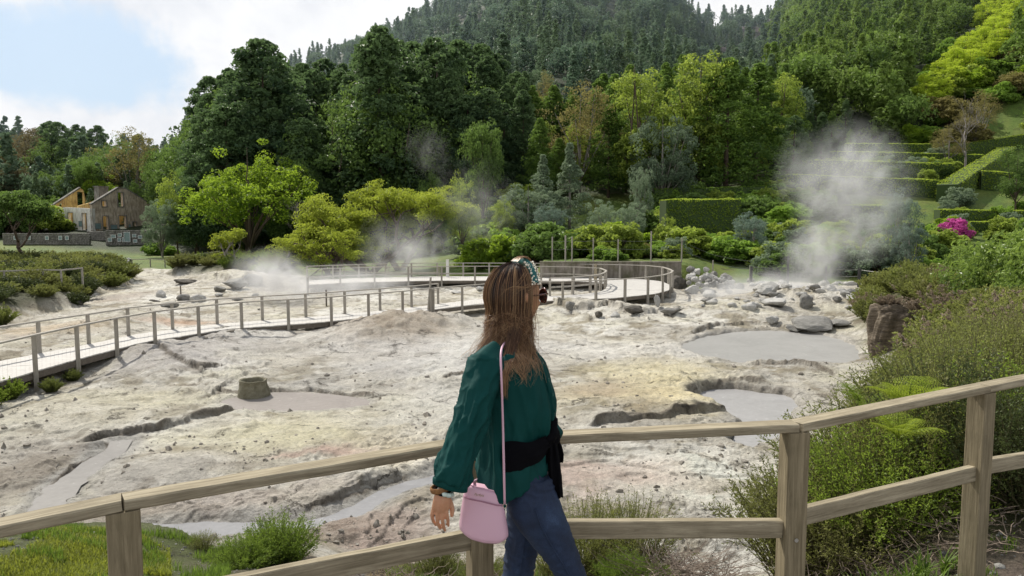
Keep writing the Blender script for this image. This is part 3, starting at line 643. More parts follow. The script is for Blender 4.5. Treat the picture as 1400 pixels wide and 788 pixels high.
# left foreground tree with a thin dark trunk
rg = np.random.default_rng(5)
def limb_tree(name, px, d, top, seed, mc, mt, spread, L0, depth, per, leaf, rc, label, bare_dir=(0, 0, 1), nst=1, flat=.45, scale_w=1, r0=.12, base=.5, up=.12):
    rg = np.random.default_rng(seed); x = (px-700)/FPX*d; z = HZ(x, d); h = Pd(px, top, d)[2]-z
    tr = MB(); tips = []
    for i in range(nst):
        a = 6.28*i/nst+seed; dr = np.array(bare_dir)+(np.array([math.cos(a), math.sin(a), 0])*.55 if nst > 1 else 0); grow(tr, (0, 0, -.1), dr/np.linalg.norm(dr), L0, r0, depth, rg, tips, spread=spread, up=up)
    V = np.concatenate(tr.v); s = h/(V[:, 2].max()+rc*.8); tr.v = [v*np.array([s*scale_w, s*scale_w, s]) for v in tr.v]
    T = np.array([t[0] for t in tips])*np.array([s*scale_w, s*scale_w, s])
    root = empty(name, (x, d, z), 0, label, 'tree'); tr.build('trunk', mt, root, smooth=True)
    if per:
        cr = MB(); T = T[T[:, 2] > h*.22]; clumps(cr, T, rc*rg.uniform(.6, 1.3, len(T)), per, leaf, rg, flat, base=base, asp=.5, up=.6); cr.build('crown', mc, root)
    return root
limb_tree('leafy_tree', 30, 66, 240, 3, m_brd_d, BARK, .55, 1.0, 4, 60, .24, .85, 'green tree with layered crown and slender trunk at the left edge before the wall', r0=.09, base=.6)
limb_tree('spreading_tree', 505, 64, 232, 8, m_pit, BARK, .62, 1.1, 4, 75, .20, .80, 'wide spreading tree with rounded yellow-green cushions of leaves and several dark leaning trunks', nst=3, flat=.55, scale_w=1.3, r0=.1, base=.55, up=.05)
limb_tree('spreading_tree', 548, 67, 222, 12, m_pit, BARK, .6, 1.0, 4, 75, .20, .80, 'taller yellow-green tree joined behind the wide spreading one, nearer the walkway pole', nst=2, flat=.55, scale_w=1.15, r0=.1, base=.6, up=.08)
limb_tree('spreading_tree', 455, 60, 292, 14, m_pit, BARK, .6, .9, 3, 75, .18, .70, 'low yellow-green tree at the left end of the spreading group, touching the steam', nst=3, flat=.5, scale_w=1.7, r0=.08, base=.5, up=.02)
limb_tree('bare_tree', 390, 66, 262, 21, m_pit, BARKG, .45, 1.0, 5, 0, .1, .3, 'leafless grey tree with fine twigs at the edge of the steaming ground', r0=.06, up=.08)
limb_tree('small_tree', 318, 62, 304, 23, m_pit, BARKG, .55, .8, 3, 30, .16, .45, 'small crooked tree with sparse yellow-green leaves and pale trunk left of the bare tree', nst=2, r0=.06)
limb_tree('bare_tree', 1315, 112, 108, 29, m_pit, BARKG, .4, 1.0, 5, 0, .1, .3, 'leafless pale tree standing above the top garden hedge', r0=.05, up=.1)
limb_tree('bare_tree', 1190, 60, 300, 31, m_pit, BARKG, .5, 1.0, 4, 0, .1, .3, 'small leafless tree in the steam behind the black wire-fence posts', r0=.05, nst=2, up=.05)
# ---- bright yellow-green trees climbing the right hillside
m_acid = foliage('acid_green_leaves', (.10, .17, .012), (.55, .66, .06), .5, .2)
PA = [broadleaf('broadleaf_tree', 71+i, m_acid, BARK, w=.40, n=200, per=50, leaf=.024, bare=.1, lobes=12, flat=.5) for i in range(2)]; ALLP += PA
rg = np.random.default_rng(17)
for i, (px, top) in enumerate([(1262, 108), (1276, 92), (1290, 76), (1304, 60), (1322, 48), (1340, 34), (1352, 20), (1312, 78), (1330, 66), (1348, 50), (1364, 36), (1290, 100), (1366, 6), (1378, 22), (1345, -8), (1330, 12), (1255, 124), (1272, 118)]):
    g_ = G(px, top+40, 140, 600); tree_px(PA[i % 2], px, g_[1], top-16, 1.0, 'bright yellow-green tree in the sunlit band climbing the right hillside', 'bright trees climbing the right hillside')
# ---- far hills: one mass of woodland, instanced from crowns that stand in the scene
def lowpoly(pr, seed, kind, mat):
    rg = np.random.default_rng(seed); cr = MB()
    if kind == 'c':
        n = 60; t = rg.uniform(0, 1, n); h = .08+.9*t; prof = .2*np.clip((1-t)**.75, .02, 1); ph = rg.uniform(0, 6.28, n); fr = rg.uniform(.4, 1, n)
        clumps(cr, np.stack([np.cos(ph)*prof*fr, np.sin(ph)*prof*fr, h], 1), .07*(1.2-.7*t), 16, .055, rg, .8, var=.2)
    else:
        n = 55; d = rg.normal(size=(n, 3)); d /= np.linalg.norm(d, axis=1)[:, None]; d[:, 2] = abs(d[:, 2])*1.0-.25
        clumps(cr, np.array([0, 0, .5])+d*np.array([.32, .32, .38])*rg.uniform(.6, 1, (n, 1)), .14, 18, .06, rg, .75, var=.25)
    return cr
def far_wood(name, pts, hts, mat, label, seed):
    """one object whose points carry woodland through geometry nodes"""
    rg = np.random.default_rng(seed); me = bpy.data.meshes.new(name); me.vertices.add(len(pts)); me.vertices.foreach_set('co', np.asarray(pts, np.float32).ravel())
    a = me.attributes.new('sc', 'FLOAT_VECTOR', 'POINT'); w = rg.uniform(.85, 1.25, len(pts)); a.data.foreach_set('vector', np.stack([hts*w, hts*w, hts], 1).astype(np.float32).ravel())
    a = me.attributes.new('rot', 'FLOAT', 'POINT'); a.data.foreach_set('value', rg.uniform(0, 6.28, len(pts)).astype(np.float32))
    a = me.attributes.new('kind', 'INT', 'POINT'); a.data.foreach_set('value', rg.choice([0, 0, 1, 2, 3], len(pts)).astype(np.int32))
    o = bpy.data.objects.new(name, me); COL.objects.link(o); tag(o, label, 'woodland', kind='stuff')
    srcs = []
    for i, kd in enumerate('cccb'):
        c = lowpoly(None, seed*10+i, kd, mat).build('tree_crown', mat, link=False); c.location = (0, 0, 0); srcs.append(c)
    # each source mesh is itself one of the wood's trees, standing on the far slope
    for i, c in enumerate(srcs):
        COL.objects.link(c); q = pts[(i*37) % len(pts)]; c.location = q+np.array([1.5, 1.5, 0]); h = hts[(i*37) % len(pts)]; c.scale = (h, h, h)
        tag(c, label.replace('woodland', 'tree crown in the woodland'), 'tree', 'tree crowns in '+name.replace('_', ' '))
    ng = bpy.data.node_groups.new(name, 'GeometryNodeTree'); ng.interface.new_socket('Geometry', in_out='INPUT', socket_type='NodeSocketGeometry'); ng.interface.new_socket('Geometry', in_out='OUTPUT', socket_type='NodeSocketGeometry')
    N = ng.nodes; Lk = ng.links; gi = N.new('NodeGroupInput'); go = N.new('NodeGroupOutput'); jn = N.new('GeometryNodeJoinGeometry')
    def attr(nm, ty):
        n = N.new('GeometryNodeInputNamedAttribute'); n.data_type = ty; n.inputs['Name'].default_value = nm; return n.outputs['Attribute']
    kindo = attr('kind', 'INT'); sco = attr('sc', 'FLOAT_VECTOR'); cx = N.new('ShaderNodeCombineXYZ'); Lk.new(attr('rot', 'FLOAT'), cx.inputs[2])
    for i, c in enumerate(srcs):
        ob = N.new('GeometryNodeObjectInfo'); ob.inputs['Object'].default_value = c; ob.inputs['As Instance'].default_value = True
        cmp = N.new('FunctionNodeCompare'); cmp.data_type = 'INT'; cmp.operation = 'EQUAL'; Lk.new(kindo, cmp.inputs[2]); cmp.inputs[3].default_value = i
        ip = N.new('GeometryNodeInstanceOnPoints'); Lk.new(gi.outputs[0], ip.inputs['Points']); Lk.new(cmp.outputs[0], ip.inputs['Selection']); Lk.new(ob.outputs['Geometry'], ip.inputs['Instance'])
        Lk.new(cx.outputs[0], ip.inputs['Rotation']); Lk.new(sco, ip.inputs['Scale']); Lk.new(ip.outputs[0], jn.inputs[0])
    Lk.new(jn.outputs[0], go.inputs[0]); md = o.modifiers.new('trees', 'NODES'); md.node_group = ng
    return o
rg = np.random.default_rng(123)
def scatter(px0, px1, y0, y1, step, seed):
    rg = np.random.default_rng(seed); out = []
    d = y0
    while d < y1:
        st = step*(.75+d/700); w0 = (px0-700)/FPX*d; w1 = (px1-700)/FPX*d
        xs = np.arange(w0, w1, st)+rg.uniform(0, st); xs = xs+rg.uniform(-.4, .4, len(xs))*st; ys = d+rg.uniform(-.4, .4, len(xs))*st
        out.append(np.stack([xs, ys], 1)); d += st*.9
    P = np.concatenate(out); z = H(P[:, 0], P[:, 1], False); return np.c_[P, z-.8]
def keep(P):
    px = 700+FPX*P[:, 0]/P[:, 1]; rd = np.interp(px, HT[:, 0], HT[:, 2]); return P[P[:, 1] < rd+8]
PL_ = keep(scatter(-160, 1045, 140, 570, 6.6, 5)); pq = 700+FPX*PL_[:, 0]/PL_[:, 1]; PL_ = PL_[~((pq > 950) & (pq < 1085) & (PL_[:, 1] > 330) & (PL_[:, 1] < 535) & (rg.random(len(PL_)) < .3))]; hh = rg.uniform(8, 15, len(PL_))*np.where(fbm(PL_[:, 0], PL_[:, 1], 60, 3) > .1, 1.15, .85)
far_wood('mountain_forest', PL_, hh, m_far, 'dense conifer woodland covering the far mountain behind the valley', 5)
PR_ = keep(scatter(1045, 1600, 134, 480, 5.6, 6)); ppx = 700+FPX*PR_[:, 0]/PR_[:, 1]
sl = np.interp(ppx, [1045, 1180, 1240, 1300, 1400, 1600], [150, 138, 142, 150, 152, 152]); PR_ = PR_[PR_[:, 1] > sl-8]; ppx = 700+FPX*PR_[:, 0]/PR_[:, 1]; bpx = np.array([1240, 1262, 1290, 1322, 1352, 1378, 1390]); bd_ = np.array([G(a_, b_, 140, 600)[1] for a_, b_ in zip(bpx, [160, 148, 116, 88, 60, 30, 20])]); dband = np.interp(ppx, bpx, bd_); PR_ = PR_[~((ppx > 1240) & (ppx < 1392) & (PR_[:, 1] > dband-34) & (PR_[:, 1] < dband+26))]; ppx = 700+FPX*PR_[:, 0]/PR_[:, 1]; hh = rg.uniform(9, 15, len(PR_))

far_wood('hillside_forest', PR_, hh, m_farr, 'thick green woodland covering the steep right hillside', 6)
# ------------------------------------------------------------------ clipped hedges
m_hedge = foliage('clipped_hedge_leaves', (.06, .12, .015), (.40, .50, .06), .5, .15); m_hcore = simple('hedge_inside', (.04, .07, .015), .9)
def hedge(pts, h, w, label, leaf=.2, dens=34, seed=1, mat=None, zb=None):
    rg = np.random.default_rng(seed); P = []
    h = h*(1.5 if pts[0][1] > 90 else 1.2); pts = np.array(pts, float); seg = np.linalg.norm(np.diff(pts, axis=0), axis=1); L = seg.sum(); n = max(2, int(L/1.2)); cum = np.r_[0, np.cumsum(seg)]/L
    t = np.linspace(0, 1, n+1); cx = np.interp(t, cum, pts[:, 0]); cy = np.interp(t, cum, pts[:, 1]); cz = H(cx, cy, False) if zb is None else np.interp(t, cum, zb)
    cz = np.convolve(np.r_[cz[0], cz, cz[-1]], [.25, .5, .25], 'valid'); dx = np.gradient(cx); dy = np.gradient(cy); l = np.hypot(dx, dy); nx, ny = -dy/l, dx/l
    x0, y0, z0 = cx.mean(), cy.mean(), cz.min(); root = empty('hedge', (x0, y0, z0), 0, label, 'hedge'); core = MB()
    R = []; a = w/2-.10
    for s_, zz in ((-1, -.3), (-1, h-.12), (1, h-.12), (1, -.3)): R.append(np.stack([cx+nx*a*s_-x0, cy+ny*a*s_-y0, cz+zz-z0], 1))
    V = np.stack(R, 1).reshape(-1, 3); Q_ = []
    for i in range(n):
        for j in range(3): Q_.append([i*4+j, i*4+j+1, (i+1)*4+j+1, (i+1)*4+j])
    Q_ += [[0, 1, 2, 3], [n*4+3, n*4+2, n*4+1, n*4]]; core.add(V, Q_); core.build('branch_core', m_hcore, root)
    cnt = int(L*(2*h+w)*dens); tt = rg.uniform(0, 1, cnt); u = rg.uniform(0, 2*h+w, cnt)
    X0 = np.interp(tt, t, cx); Y0 = np.interp(tt, t, cy); Z0 = np.interp(tt, t, cz); NX = np.interp(tt, t, nx); NY = np.interp(tt, t, ny)
    side = np.where(u < h, -1, np.where(u < h+w, 0, 1)); off = np.where(side == 0, u-h-w/2, side*w/2.0); hz = np.where(side == -1, u, np.where(side == 0, h, u-h-w))
    bul = fbm(X0*1.0+Y0, hz, 1.5, 3, seed)*.16
    P = np.stack([X0+NX*(off+side*bul)-x0, Y0+NY*(off+side*bul)-y0, Z0+hz+(side == 0)*bul-z0], 1)
    Nn = np.stack([NX*side, NY*side, (side == 0)*1.0+.15], 1)+rg.normal(size=(cnt, 3))*.5
    lf = MB(); kites(lf, P, Nn, leaf, rg, (.30+.45*(side == 0)+rg.uniform(-.25, .25, cnt)+.15*(hz/h)).clip(0, 1), .6); lf.build('leaves', mat or m_hedge, root)  # top leaves toned lighter: sunlight on the hedge top painted into the colour
    return root
def GP(px, py, dmin=45): g = G(px, py, dmin); return (g[0], g[1])
def atd(px, d): return ((px-700)/FPX*d, d)
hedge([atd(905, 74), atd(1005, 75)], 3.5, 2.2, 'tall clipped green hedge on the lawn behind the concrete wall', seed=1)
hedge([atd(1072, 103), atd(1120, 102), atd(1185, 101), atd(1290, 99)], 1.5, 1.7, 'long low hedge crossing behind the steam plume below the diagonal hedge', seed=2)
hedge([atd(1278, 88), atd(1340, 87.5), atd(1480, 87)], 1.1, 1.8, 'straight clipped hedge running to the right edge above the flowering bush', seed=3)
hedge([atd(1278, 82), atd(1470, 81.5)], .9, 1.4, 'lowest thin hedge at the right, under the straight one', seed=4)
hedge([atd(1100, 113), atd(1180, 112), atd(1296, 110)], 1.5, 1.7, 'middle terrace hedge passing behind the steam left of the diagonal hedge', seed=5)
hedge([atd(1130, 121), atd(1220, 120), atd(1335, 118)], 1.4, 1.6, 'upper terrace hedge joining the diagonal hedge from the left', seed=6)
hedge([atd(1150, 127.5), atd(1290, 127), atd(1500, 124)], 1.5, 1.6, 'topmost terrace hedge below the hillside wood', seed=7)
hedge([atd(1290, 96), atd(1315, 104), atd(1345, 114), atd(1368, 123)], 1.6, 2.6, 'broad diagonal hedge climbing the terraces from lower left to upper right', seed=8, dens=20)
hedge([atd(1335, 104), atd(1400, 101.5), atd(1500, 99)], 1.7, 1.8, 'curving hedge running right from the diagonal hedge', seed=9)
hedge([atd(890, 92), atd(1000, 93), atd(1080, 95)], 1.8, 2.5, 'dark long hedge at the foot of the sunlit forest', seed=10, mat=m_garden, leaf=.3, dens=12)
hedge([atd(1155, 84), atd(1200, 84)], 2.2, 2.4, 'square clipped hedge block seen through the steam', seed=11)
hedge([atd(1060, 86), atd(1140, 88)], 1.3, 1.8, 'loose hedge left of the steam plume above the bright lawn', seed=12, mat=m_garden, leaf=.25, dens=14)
# ------------------------------------------------------------------ garden bushes
def bush(name, seed, mc, n=70, per=60, leaf=.10, rc=.22, w=1.0, h=.8, stems=14, base=.5, asp=.55):
    rg = np.random.default_rng(seed); cr = MB(); tr = MB(); d = rg.normal(size=(n, 3)); d[:, 2] = abs(d[:, 2]); d /= np.linalg.norm(d, axis=1)[:, None]
    P = d*rg.uniform(.55, 1.0, (n, 1))*np.array([.5*w, .5*w, h-.15])+np.array([0, 0, .1]); clumps(cr, P, rc*rg.uniform(.6, 1.2, n)*.6, per, leaf, rg, .8, base=base, asp=asp)
    for i in range(stems): e = P[rg.integers(n)]*.9; tr.tube([[0, 0, -.05], e*.5+rg.normal(size=3)*.03, e], [.012, .008, .003], 4)
    root = bpy.data.objects.new(name, None); COL.objects.link(root); KIDS[root.name] = [tr.build('stems', BARK, root), cr.build('leaves', mc, root)]; return root
BU = [bush('garden_bush', 201, m_garden, leaf=.085), bush('garden_bush', 202, m_brd_o, leaf=.09), bush('garden_bush', 203, m_silver, leaf=.07, h=.9), bush('garden_bush', 204, m_brd_d, leaf=.09), bush('garden_bush', 205, m_lime, leaf=.08), bush('garden_bush', 206, m_khaki, leaf=.06)]
rg = np.random.default_rng(31)
BNAME = ['fresh green', 'olive', 'grey-green', 'dark green', 'bright lime', 'straw-coloured']
def bushes(n, px0, px1, d0, d1, smin, smax, kinds, where, grp):
    for i in range(n):
        kx = kinds[rg.integers(len(kinds))]; px = rg.uniform(px0, px1); d = rg.uniform(d0, d1); s = rg.uniform(smin, smax); x = (px-700)/FPX*d
        put(BU[kx], x, d, s, rg.uniform(.95, 1.5), label='%s leafy bush %s' % (BNAME[kx], where), group='%s bushes %s' % (BNAME[kx], grp), cat='bush')
bushes(52, 880, 1130, 80, 95, 2.6, 4.6, [0, 1, 3, 0], 'in the dense row above the lawn left of the plume', 'above the lawn')
bushes(18, 900, 1030, 60, 72, 1.8, 3.6, [1, 2, 0], 'between the concrete wall and the clipped hedge', 'near the clipped hedge')
bushes(34, 640, 880, 60, 80, 2.2, 4.6, [0, 1, 3, 4, 3], 'under the trees behind the raised walkway', 'behind the raised walkway')
bushes(16, 770, 930, 57, 66, .8, 2.2, [1, 3, 0, 5], 'on the grass strip above the concrete wall', 'above the concrete wall')
bushes(46, 1050, 1290, 56, 78, 1.8, 3.8, [1, 2, 3, 2, 0], 'behind the black-post wire fence', 'behind the wire fence')
bushes(34, 1290, 1500, 75, 96, 1.6, 3.4, [0, 1, 4, 2], 'among the terrace hedges on the right', 'among the terrace hedges')
bushes(60, 1235, 1520, 128, 168, 3.5, 7, [0, 1, 5, 4, 0], 'on the slope above the top hedge', 'above the top hedge')
bushes(16, 235, 420, 100, 118, 3.0, 6.0, [3, 1, 3], 'at the shaded foot of the left forest', 'at the foot of the left forest')
bushes(16, 420, 740, 84, 96, 2.5, 5, [3, 3, 1], 'in the dark undergrowth behind the yellow-green tree', 'in the undergrowth')
bushes(5, 206, 235, 96, 108, 1.5, 2.8, [0, 3], 'right of the framed stone wall', 'right of the framed wall')
bushes(10, -80, 66, 118, 140, 4, 8, [3, 1, 3], 'left of the ruined house', 'left of the ruined house')
bushes(8, 60, 210, 142, 150, 4, 6, [3, 1], 'behind the ruined house', 'behind the ruined house')
bushes(26, 1100, 1290, 92, 124, 2, 3.6, [1, 3, 2], 'between the terrace hedges behind the steam', 'between the hedges behind the steam')
m_pink = foliage('magenta_blossom', (.30, .03, .16), (.65, .12, .42), .3, .1)
FB = bush('flowering_bush', 301, m_pink, leaf=.08, n=60); put(FB, *atd(1302, 73), 3.6, .9, label='rounded bush covered in magenta blossom below the terrace hedges', cat='bush')
# ------------------------------------------------------------------ timber materials
W_rail = wood('weathered_rail_timber', (.13, .105, .062), (.52, .455, .325), axis='x', sc=5); W_post = wood('weathered_post_timber', (.11, .088, .05), (.37, .31, .20), axis='z', sc=5)
W_deck = wood('bleached_deck_timber', (.46, .44, .405), (.66, .645, .61), axis='x', sc=1.5); W_grey = wood('grey_rail_timber', (.26, .24, .20), (.50, .47, .42), axis='x', sc=1.5); W_gpost = wood('grey_post_timber', (.22, .20, .165), (.44, .41, .36), axis='z', sc=1.5)
W_beam = wood('dark_beam_timber', (.10, .085, .065), (.22, .19, .16), axis='x', sc=1.5)
M_screw = simple('galvanised_screw', (.55, .55, .54), .35, .9)
def timber(name, p, q, w, h, mat, parent, off=(0, 0, 0), bev=.004, up=(0, 0, 1), rough=.0007, seg=14, rnd=None):
    """sawn timber between two world points, long axis on its own local x, slightly uneven and with eased edges"""
    p = np.array(p, float); q = np.array(q, float); L = np.linalg.norm(q-p); r_ = np.random.default_rng(int(abs(p.sum()*1000+q.sum()*77)) % 99999)
    e = bev; prof = np.array([(-w/2+e, -h/2), (w/2-e, -h/2), (w/2, -h/2+e), (w/2, h/2-e), (w/2-e, h/2), (-w/2+e, h/2), (-w/2, h/2-e), (-w/2, -h/2+e)])
    V = []
    for i in range(seg+1):
        t = i/seg; V.append(np.c_[np.full(8, t*L-L/2), prof+r_.normal(size=2)*rough*.5+r_.normal(size=(8, 2))*rough*.25])
    V = np.concatenate(V); Q_ = [[i*8+j, (i+1)*8+j, (i+1)*8+(j+1) % 8, i*8+(j+1) % 8] for i in range(seg) for j in range(8)]
    mb = MB(); mb.add(V, Q_); n0 = seg*8
    mb.add(V[:8], [[0, 7, 4, 3], [3, 2, 1, 0], [7, 6, 5, 4]]); mb.add(V[n0:], [[3, 4, 7, 0], [0, 1, 2, 3], [4, 5, 6, 7]])
    o = mb.build(name, mat, parent); x = Vector((q-p)/L); u = Vector(up); y = u.cross(x).normalized(); z = x.cross(y)
    o.matrix_local = Matrix.Translation(Vector((p+q)/2-np.array(off)))@Matrix((x, y, z)).transposed().to_4x4(); return o
def vpost(name, x, y, z0, z1, w, d, rz, mat, parent, off=(0, 0, 0), bev=.004):
    """upright square post"""
    return_o = None; L = z1-z0; mb = MB(); r_ = np.random.default_rng(int(abs(x*1000+y*77)) % 99999)
    e = bev; prof = np.array([(-w/2+e, -d/2), (w/2-e, -d/2), (w/2, -d/2+e), (w/2, d/2-e), (w/2-e, d/2), (-w/2+e, d/2), (-w/2, d/2-e), (-w/2, -d/2+e)])
    seg = 8; V = np.concatenate([np.c_[prof+r_.normal(size=2)*.0005, np.full(8, i/seg*L)] for i in range(seg+1)])
    mb.add(V, [[i*8+j, i*8+(j+1) % 8, (i+1)*8+(j+1) % 8, (i+1)*8+j] for i in range(seg) for j in range(8)]); n0 = seg*8
    mb.add(V[n0:], [[0, 1, 2, 3], [0, 3, 4, 7], [4, 5, 6, 7]]); mb.add(V[:8], [[3, 2, 1, 0], [7, 4, 3, 0], [7, 6, 5, 4]])
    o = mb.build(name, mat, parent); o.location = (x-off[0], y-off[1], z0-off[2]); o.rotation_euler = (0, 0, rz); return o
# ------------------------------------------------------------------ front fence
# posts: photo column of the post axis, row of the rail top, forward distance
FP = [(-420, 800, 1.70), (167, 679, 2.12), (655, 597, 2.80), (1087, 577, 2.92), (1343, 526, 3.52), (1640, 470, 4.5)]
fpt = [Pd(a, b, d) for a, b, d in FP]
fence = empty('wooden_fence', (fpt[2][0], fpt[2][1], 0), 0, 'weathered brown timber fence with square posts and two rails along the near path', 'fence'); FO = (fpt[2][0], fpt[2][1], 0)
RH, RW = .034, .082
for i, p in enumerate(fpt):
    a = fpt[max(i-1, 0)]; b = fpt[min(i+1, len(fpt)-1)]; ang = math.atan2(b[1]-a[1], b[0]-a[0])
    if i == 3: ang = math.atan2(fpt[3][1]-fpt[2][1], fpt[3][0]-fpt[2][0])
    pw = .088
    vpost('post', p[0], p[1], HZ(p[0], p[1])-.3, p[2]-RH-.001, pw, pw, ang, W_post, fence, FO)
for i in range(len(fpt)-1):
    a, b = fpt[i].copy(), fpt[i+1].copy(); d = (b-a)/np.linalg.norm(b-a); a2 = a+d*.0015; b2 = b-d*.0015; a2[2] -= RH/2; b2[2] -= RH/2
    timber('top_rail', a2, b2, RW, RH, W_rail, fence, FO, bev=.005)
LR = [(None), ((385, 792), (645, 733)), ((700, 723), (1070, 720)), ((1102, 710), (1326, 648)), ((1352, 636), (1500, 600))]
for i in range(1, len(fpt)-1):
    a, b = fpt[i], fpt[i+1]; d = (b-a); d /= np.linalg.norm(d)
    lr = {1: (833, 734), 2: (724.5, 721), 3: (709, 645), 4: (640, 590)}[i]; zl = (Pd(FP[i][0], lr[0], a[1])[2], Pd(FP[i+1][0], lr[1], b[1])[2])
    pa = np.array([a[0], a[1], zl[0]])+d*.0455; pb = np.array([b[0], b[1], zl[1]])-d*.0455
    timber('lower_rail', pa, pb, .04, .072, W_rail, fence, FO, bev=.004)
sc = MB(); q = fpt[3]; sc.tube([[0, 0, 0], [0, -.003, 0]], .008, 12); so = sc.build('screw', M_screw, fence); so.location = (q[0]-FO[0]+.004, q[1]-FO[1]-.0455, .475)
# ------------------------------------------------------------------ boardwalk with hairpin
DZ = -2.3
def D(px, py): p = Pz(px, py, DZ); return p
outer1 = [(-330, 640), (-120, 556), (0, 522), (60, 504), (110, 490), (195, 468), (310, 450), (440, 440.5), (550, 429), (605, 421.5), (660, 415), (760, 411), (840, 407.5), (895, 402), (914, 397), (919, 391), (905, 385), (880, 382), (830, 380.6), (760, 379), (700, 378.2), (640, 378), (585, 378), (475, 381), (420, 384)]
inner1 = [(-330, 578), (-120, 519), (0, 494), (60, 482), (110, 473), (195, 455.5), (310, 442), (440, 432.5), (550, 422), (605, 415), (660, 409), (757, 405), (795, 402.5), (820, 399), (828, 395), (830, 391), (826, 388), (815, 386), (795, 385), (750, 384), (700, 383.6), (640, 383.6), (585, 383.8), (475, 386.5), (420, 389.5)]
O_ = np.array([D(*p) for p in outer1]); I_ = np.array([D(*p) for p in inner1])
def resamp(P, Q_, step):
    M_ = (P+Q_)/2; s = np.r_[0, np.cumsum(np.linalg.norm(np.diff(np.maximum(P, -1e9), axis=0), axis=1))]; s = np.r_[0, np.cumsum(np.linalg.norm(np.diff(M_, axis=0), axis=1)*.5+np.linalg.norm(np.diff(P, axis=0), axis=1)*.5)]
    n = int(s[-1]/step); t = np.linspace(0, s[-1], n+1); f = lambda A: np.stack([np.interp(t, s, A[:, k]) for k in range(3)], 1)
    def sm(A):
        for _ in range(6): A[1:-1] = A[1:-1]*.5+(A[:-2]+A[2:])*.25
        return A
    return sm(f(P)), sm(f(Q_))
Po, Pi = resamp(O_, I_, .16); bw0 = Po[len(Po)//4].copy()
bwalk = empty('boardwalk', (bw0[0], bw0[1], DZ), 0, 'pale raised timber boardwalk with post railings crossing the mud and turning back in a hairpin', 'boardwalk')
dk = MB(); bm_ = MB(); rgp = np.random.default_rng(8)
for i in range(len(Po)-1):
    a, b, c, d = Po[i], Po[i+1], Pi[i+1], Pi[i]; g = .012; A = a+(b-a)*g; B_ = b-(b-a)*g; Cc = c-(c-d)*g; D_ = d+(c-d)*g
    V = np.array([A, B_, Cc, D_]); dz = rgp.normal()*.003; T_ = V+[0, 0, dz]; dk.add(np.concatenate([T_, T_-[0, 0, .035]])-np.array([bw0[0], bw0[1], DZ]), [[0, 1, 2, 3], [7, 6, 5, 4], [0, 4, 5, 1], [1, 5, 6, 2], [2, 6, 7, 3], [3, 7, 4, 0]], a=rgp.uniform(0, 1))
dk.build('deck', W_deck, bwalk)
for A_, ins in ((Po, .04), (Pi, .04)):
    mbm = MB(); other = Pi if A_ is Po else Po; st = 8; idx = list(range(0, len(A_), st))+[len(A_)-1]
    for i0, i1 in zip(idx[:-1], idx[1:]):
        p = A_[i0]+(other[i0]-A_[i0])*.02; q = A_[i1]+(other[i1]-A_[i1])*.02
        mbm.bar(p-[0, 0, .13]-np.array([bw0[0], bw0[1], DZ]), q-[0, 0, .13]-np.array([bw0[0], bw0[1], DZ]), .05, .17)
    mbm.build('edge_beam', W_beam, bwalk)
BO = (bw0[0], bw0[1], DZ)
def railing(A_, other, i0, i1, spacing, mid, hgt=1.0, ph=0.0, far_is_thin=False):
    s = np.r_[0, np.cumsum(np.linalg.norm(np.diff(A_[i0:i1], axis=0), axis=1))]; n = max(1, int(round(s[-1]/spacing))); tp = []
    for j in range(n+1):
        t = s[-1]*j/n; p = np.array([np.interp(t, s, A_[i0:i1][:, k_]) for k_ in range(3)]); o = np.array([np.interp(t, s, other[i0:i1][:, k_]) for k_ in range(3)]); dv = (p-o)/np.linalg.norm(p-o); e = p+dv*.055
        ang = math.atan2(dv[1], dv[0]); vpost('post', e[0], e[1], HZ(e[0], e[1], False)-.25, DZ+hgt-.04, .12, .12, ang, W_gpost, bwalk, BO); tp.append(e)
    tp = np.array(tp); mbr = MB()
    for a, b in zip(tp[:-1], tp[1:]): mbr.bar(a+[0, 0, hgt-.02]-np.array(BO), b+[0, 0, hgt-.02]-np.array(BO), .12, .045)
    mbr.build('handrail', W_grey, bwalk)
    if mid:
        mbr = MB()
        for a, b in zip(tp[:-1], tp[1:]): mbr.bar(a+[0, 0, hgt*.48]-np.array(BO), b+[0, 0, hgt*.48]-np.array(BO), .04, .09)
        mbr.build('mid_rail', W_grey, bwalk)
def idx_of(A_, px):  # first plank whose near end has reached this photo column
    c = 700+FPX*A_[:, 0]/A_[:, 1]; return c
co = idx_of(Po, 0); n1 = len(Po); turn = int(np.argmax(co))
i_a = int(np.argmax(co > -300)); i_b = int(np.argmax(co > 590)); 
railing(Po, Pi, i_a, i_b, 1.75, False, 1.0)
railing(Po, Pi, i_b, n1, 1.9, False, .98)
ci = idx_of(Pi, 0); turni = int(np.argmax(ci)); j_a = int(np.argmax(ci > -300)); j_b = int(np.argmax(ci > 600)); 
railing(Pi, Po, j_a, j_b, 1.85, False, 1.0); j_c = int(np.argmax(ci > 752))
railing(Pi, Po, j_c, turni, 1.6, True, .98); railing(Pi, Po, turni, n1, 2.2, True, .98)
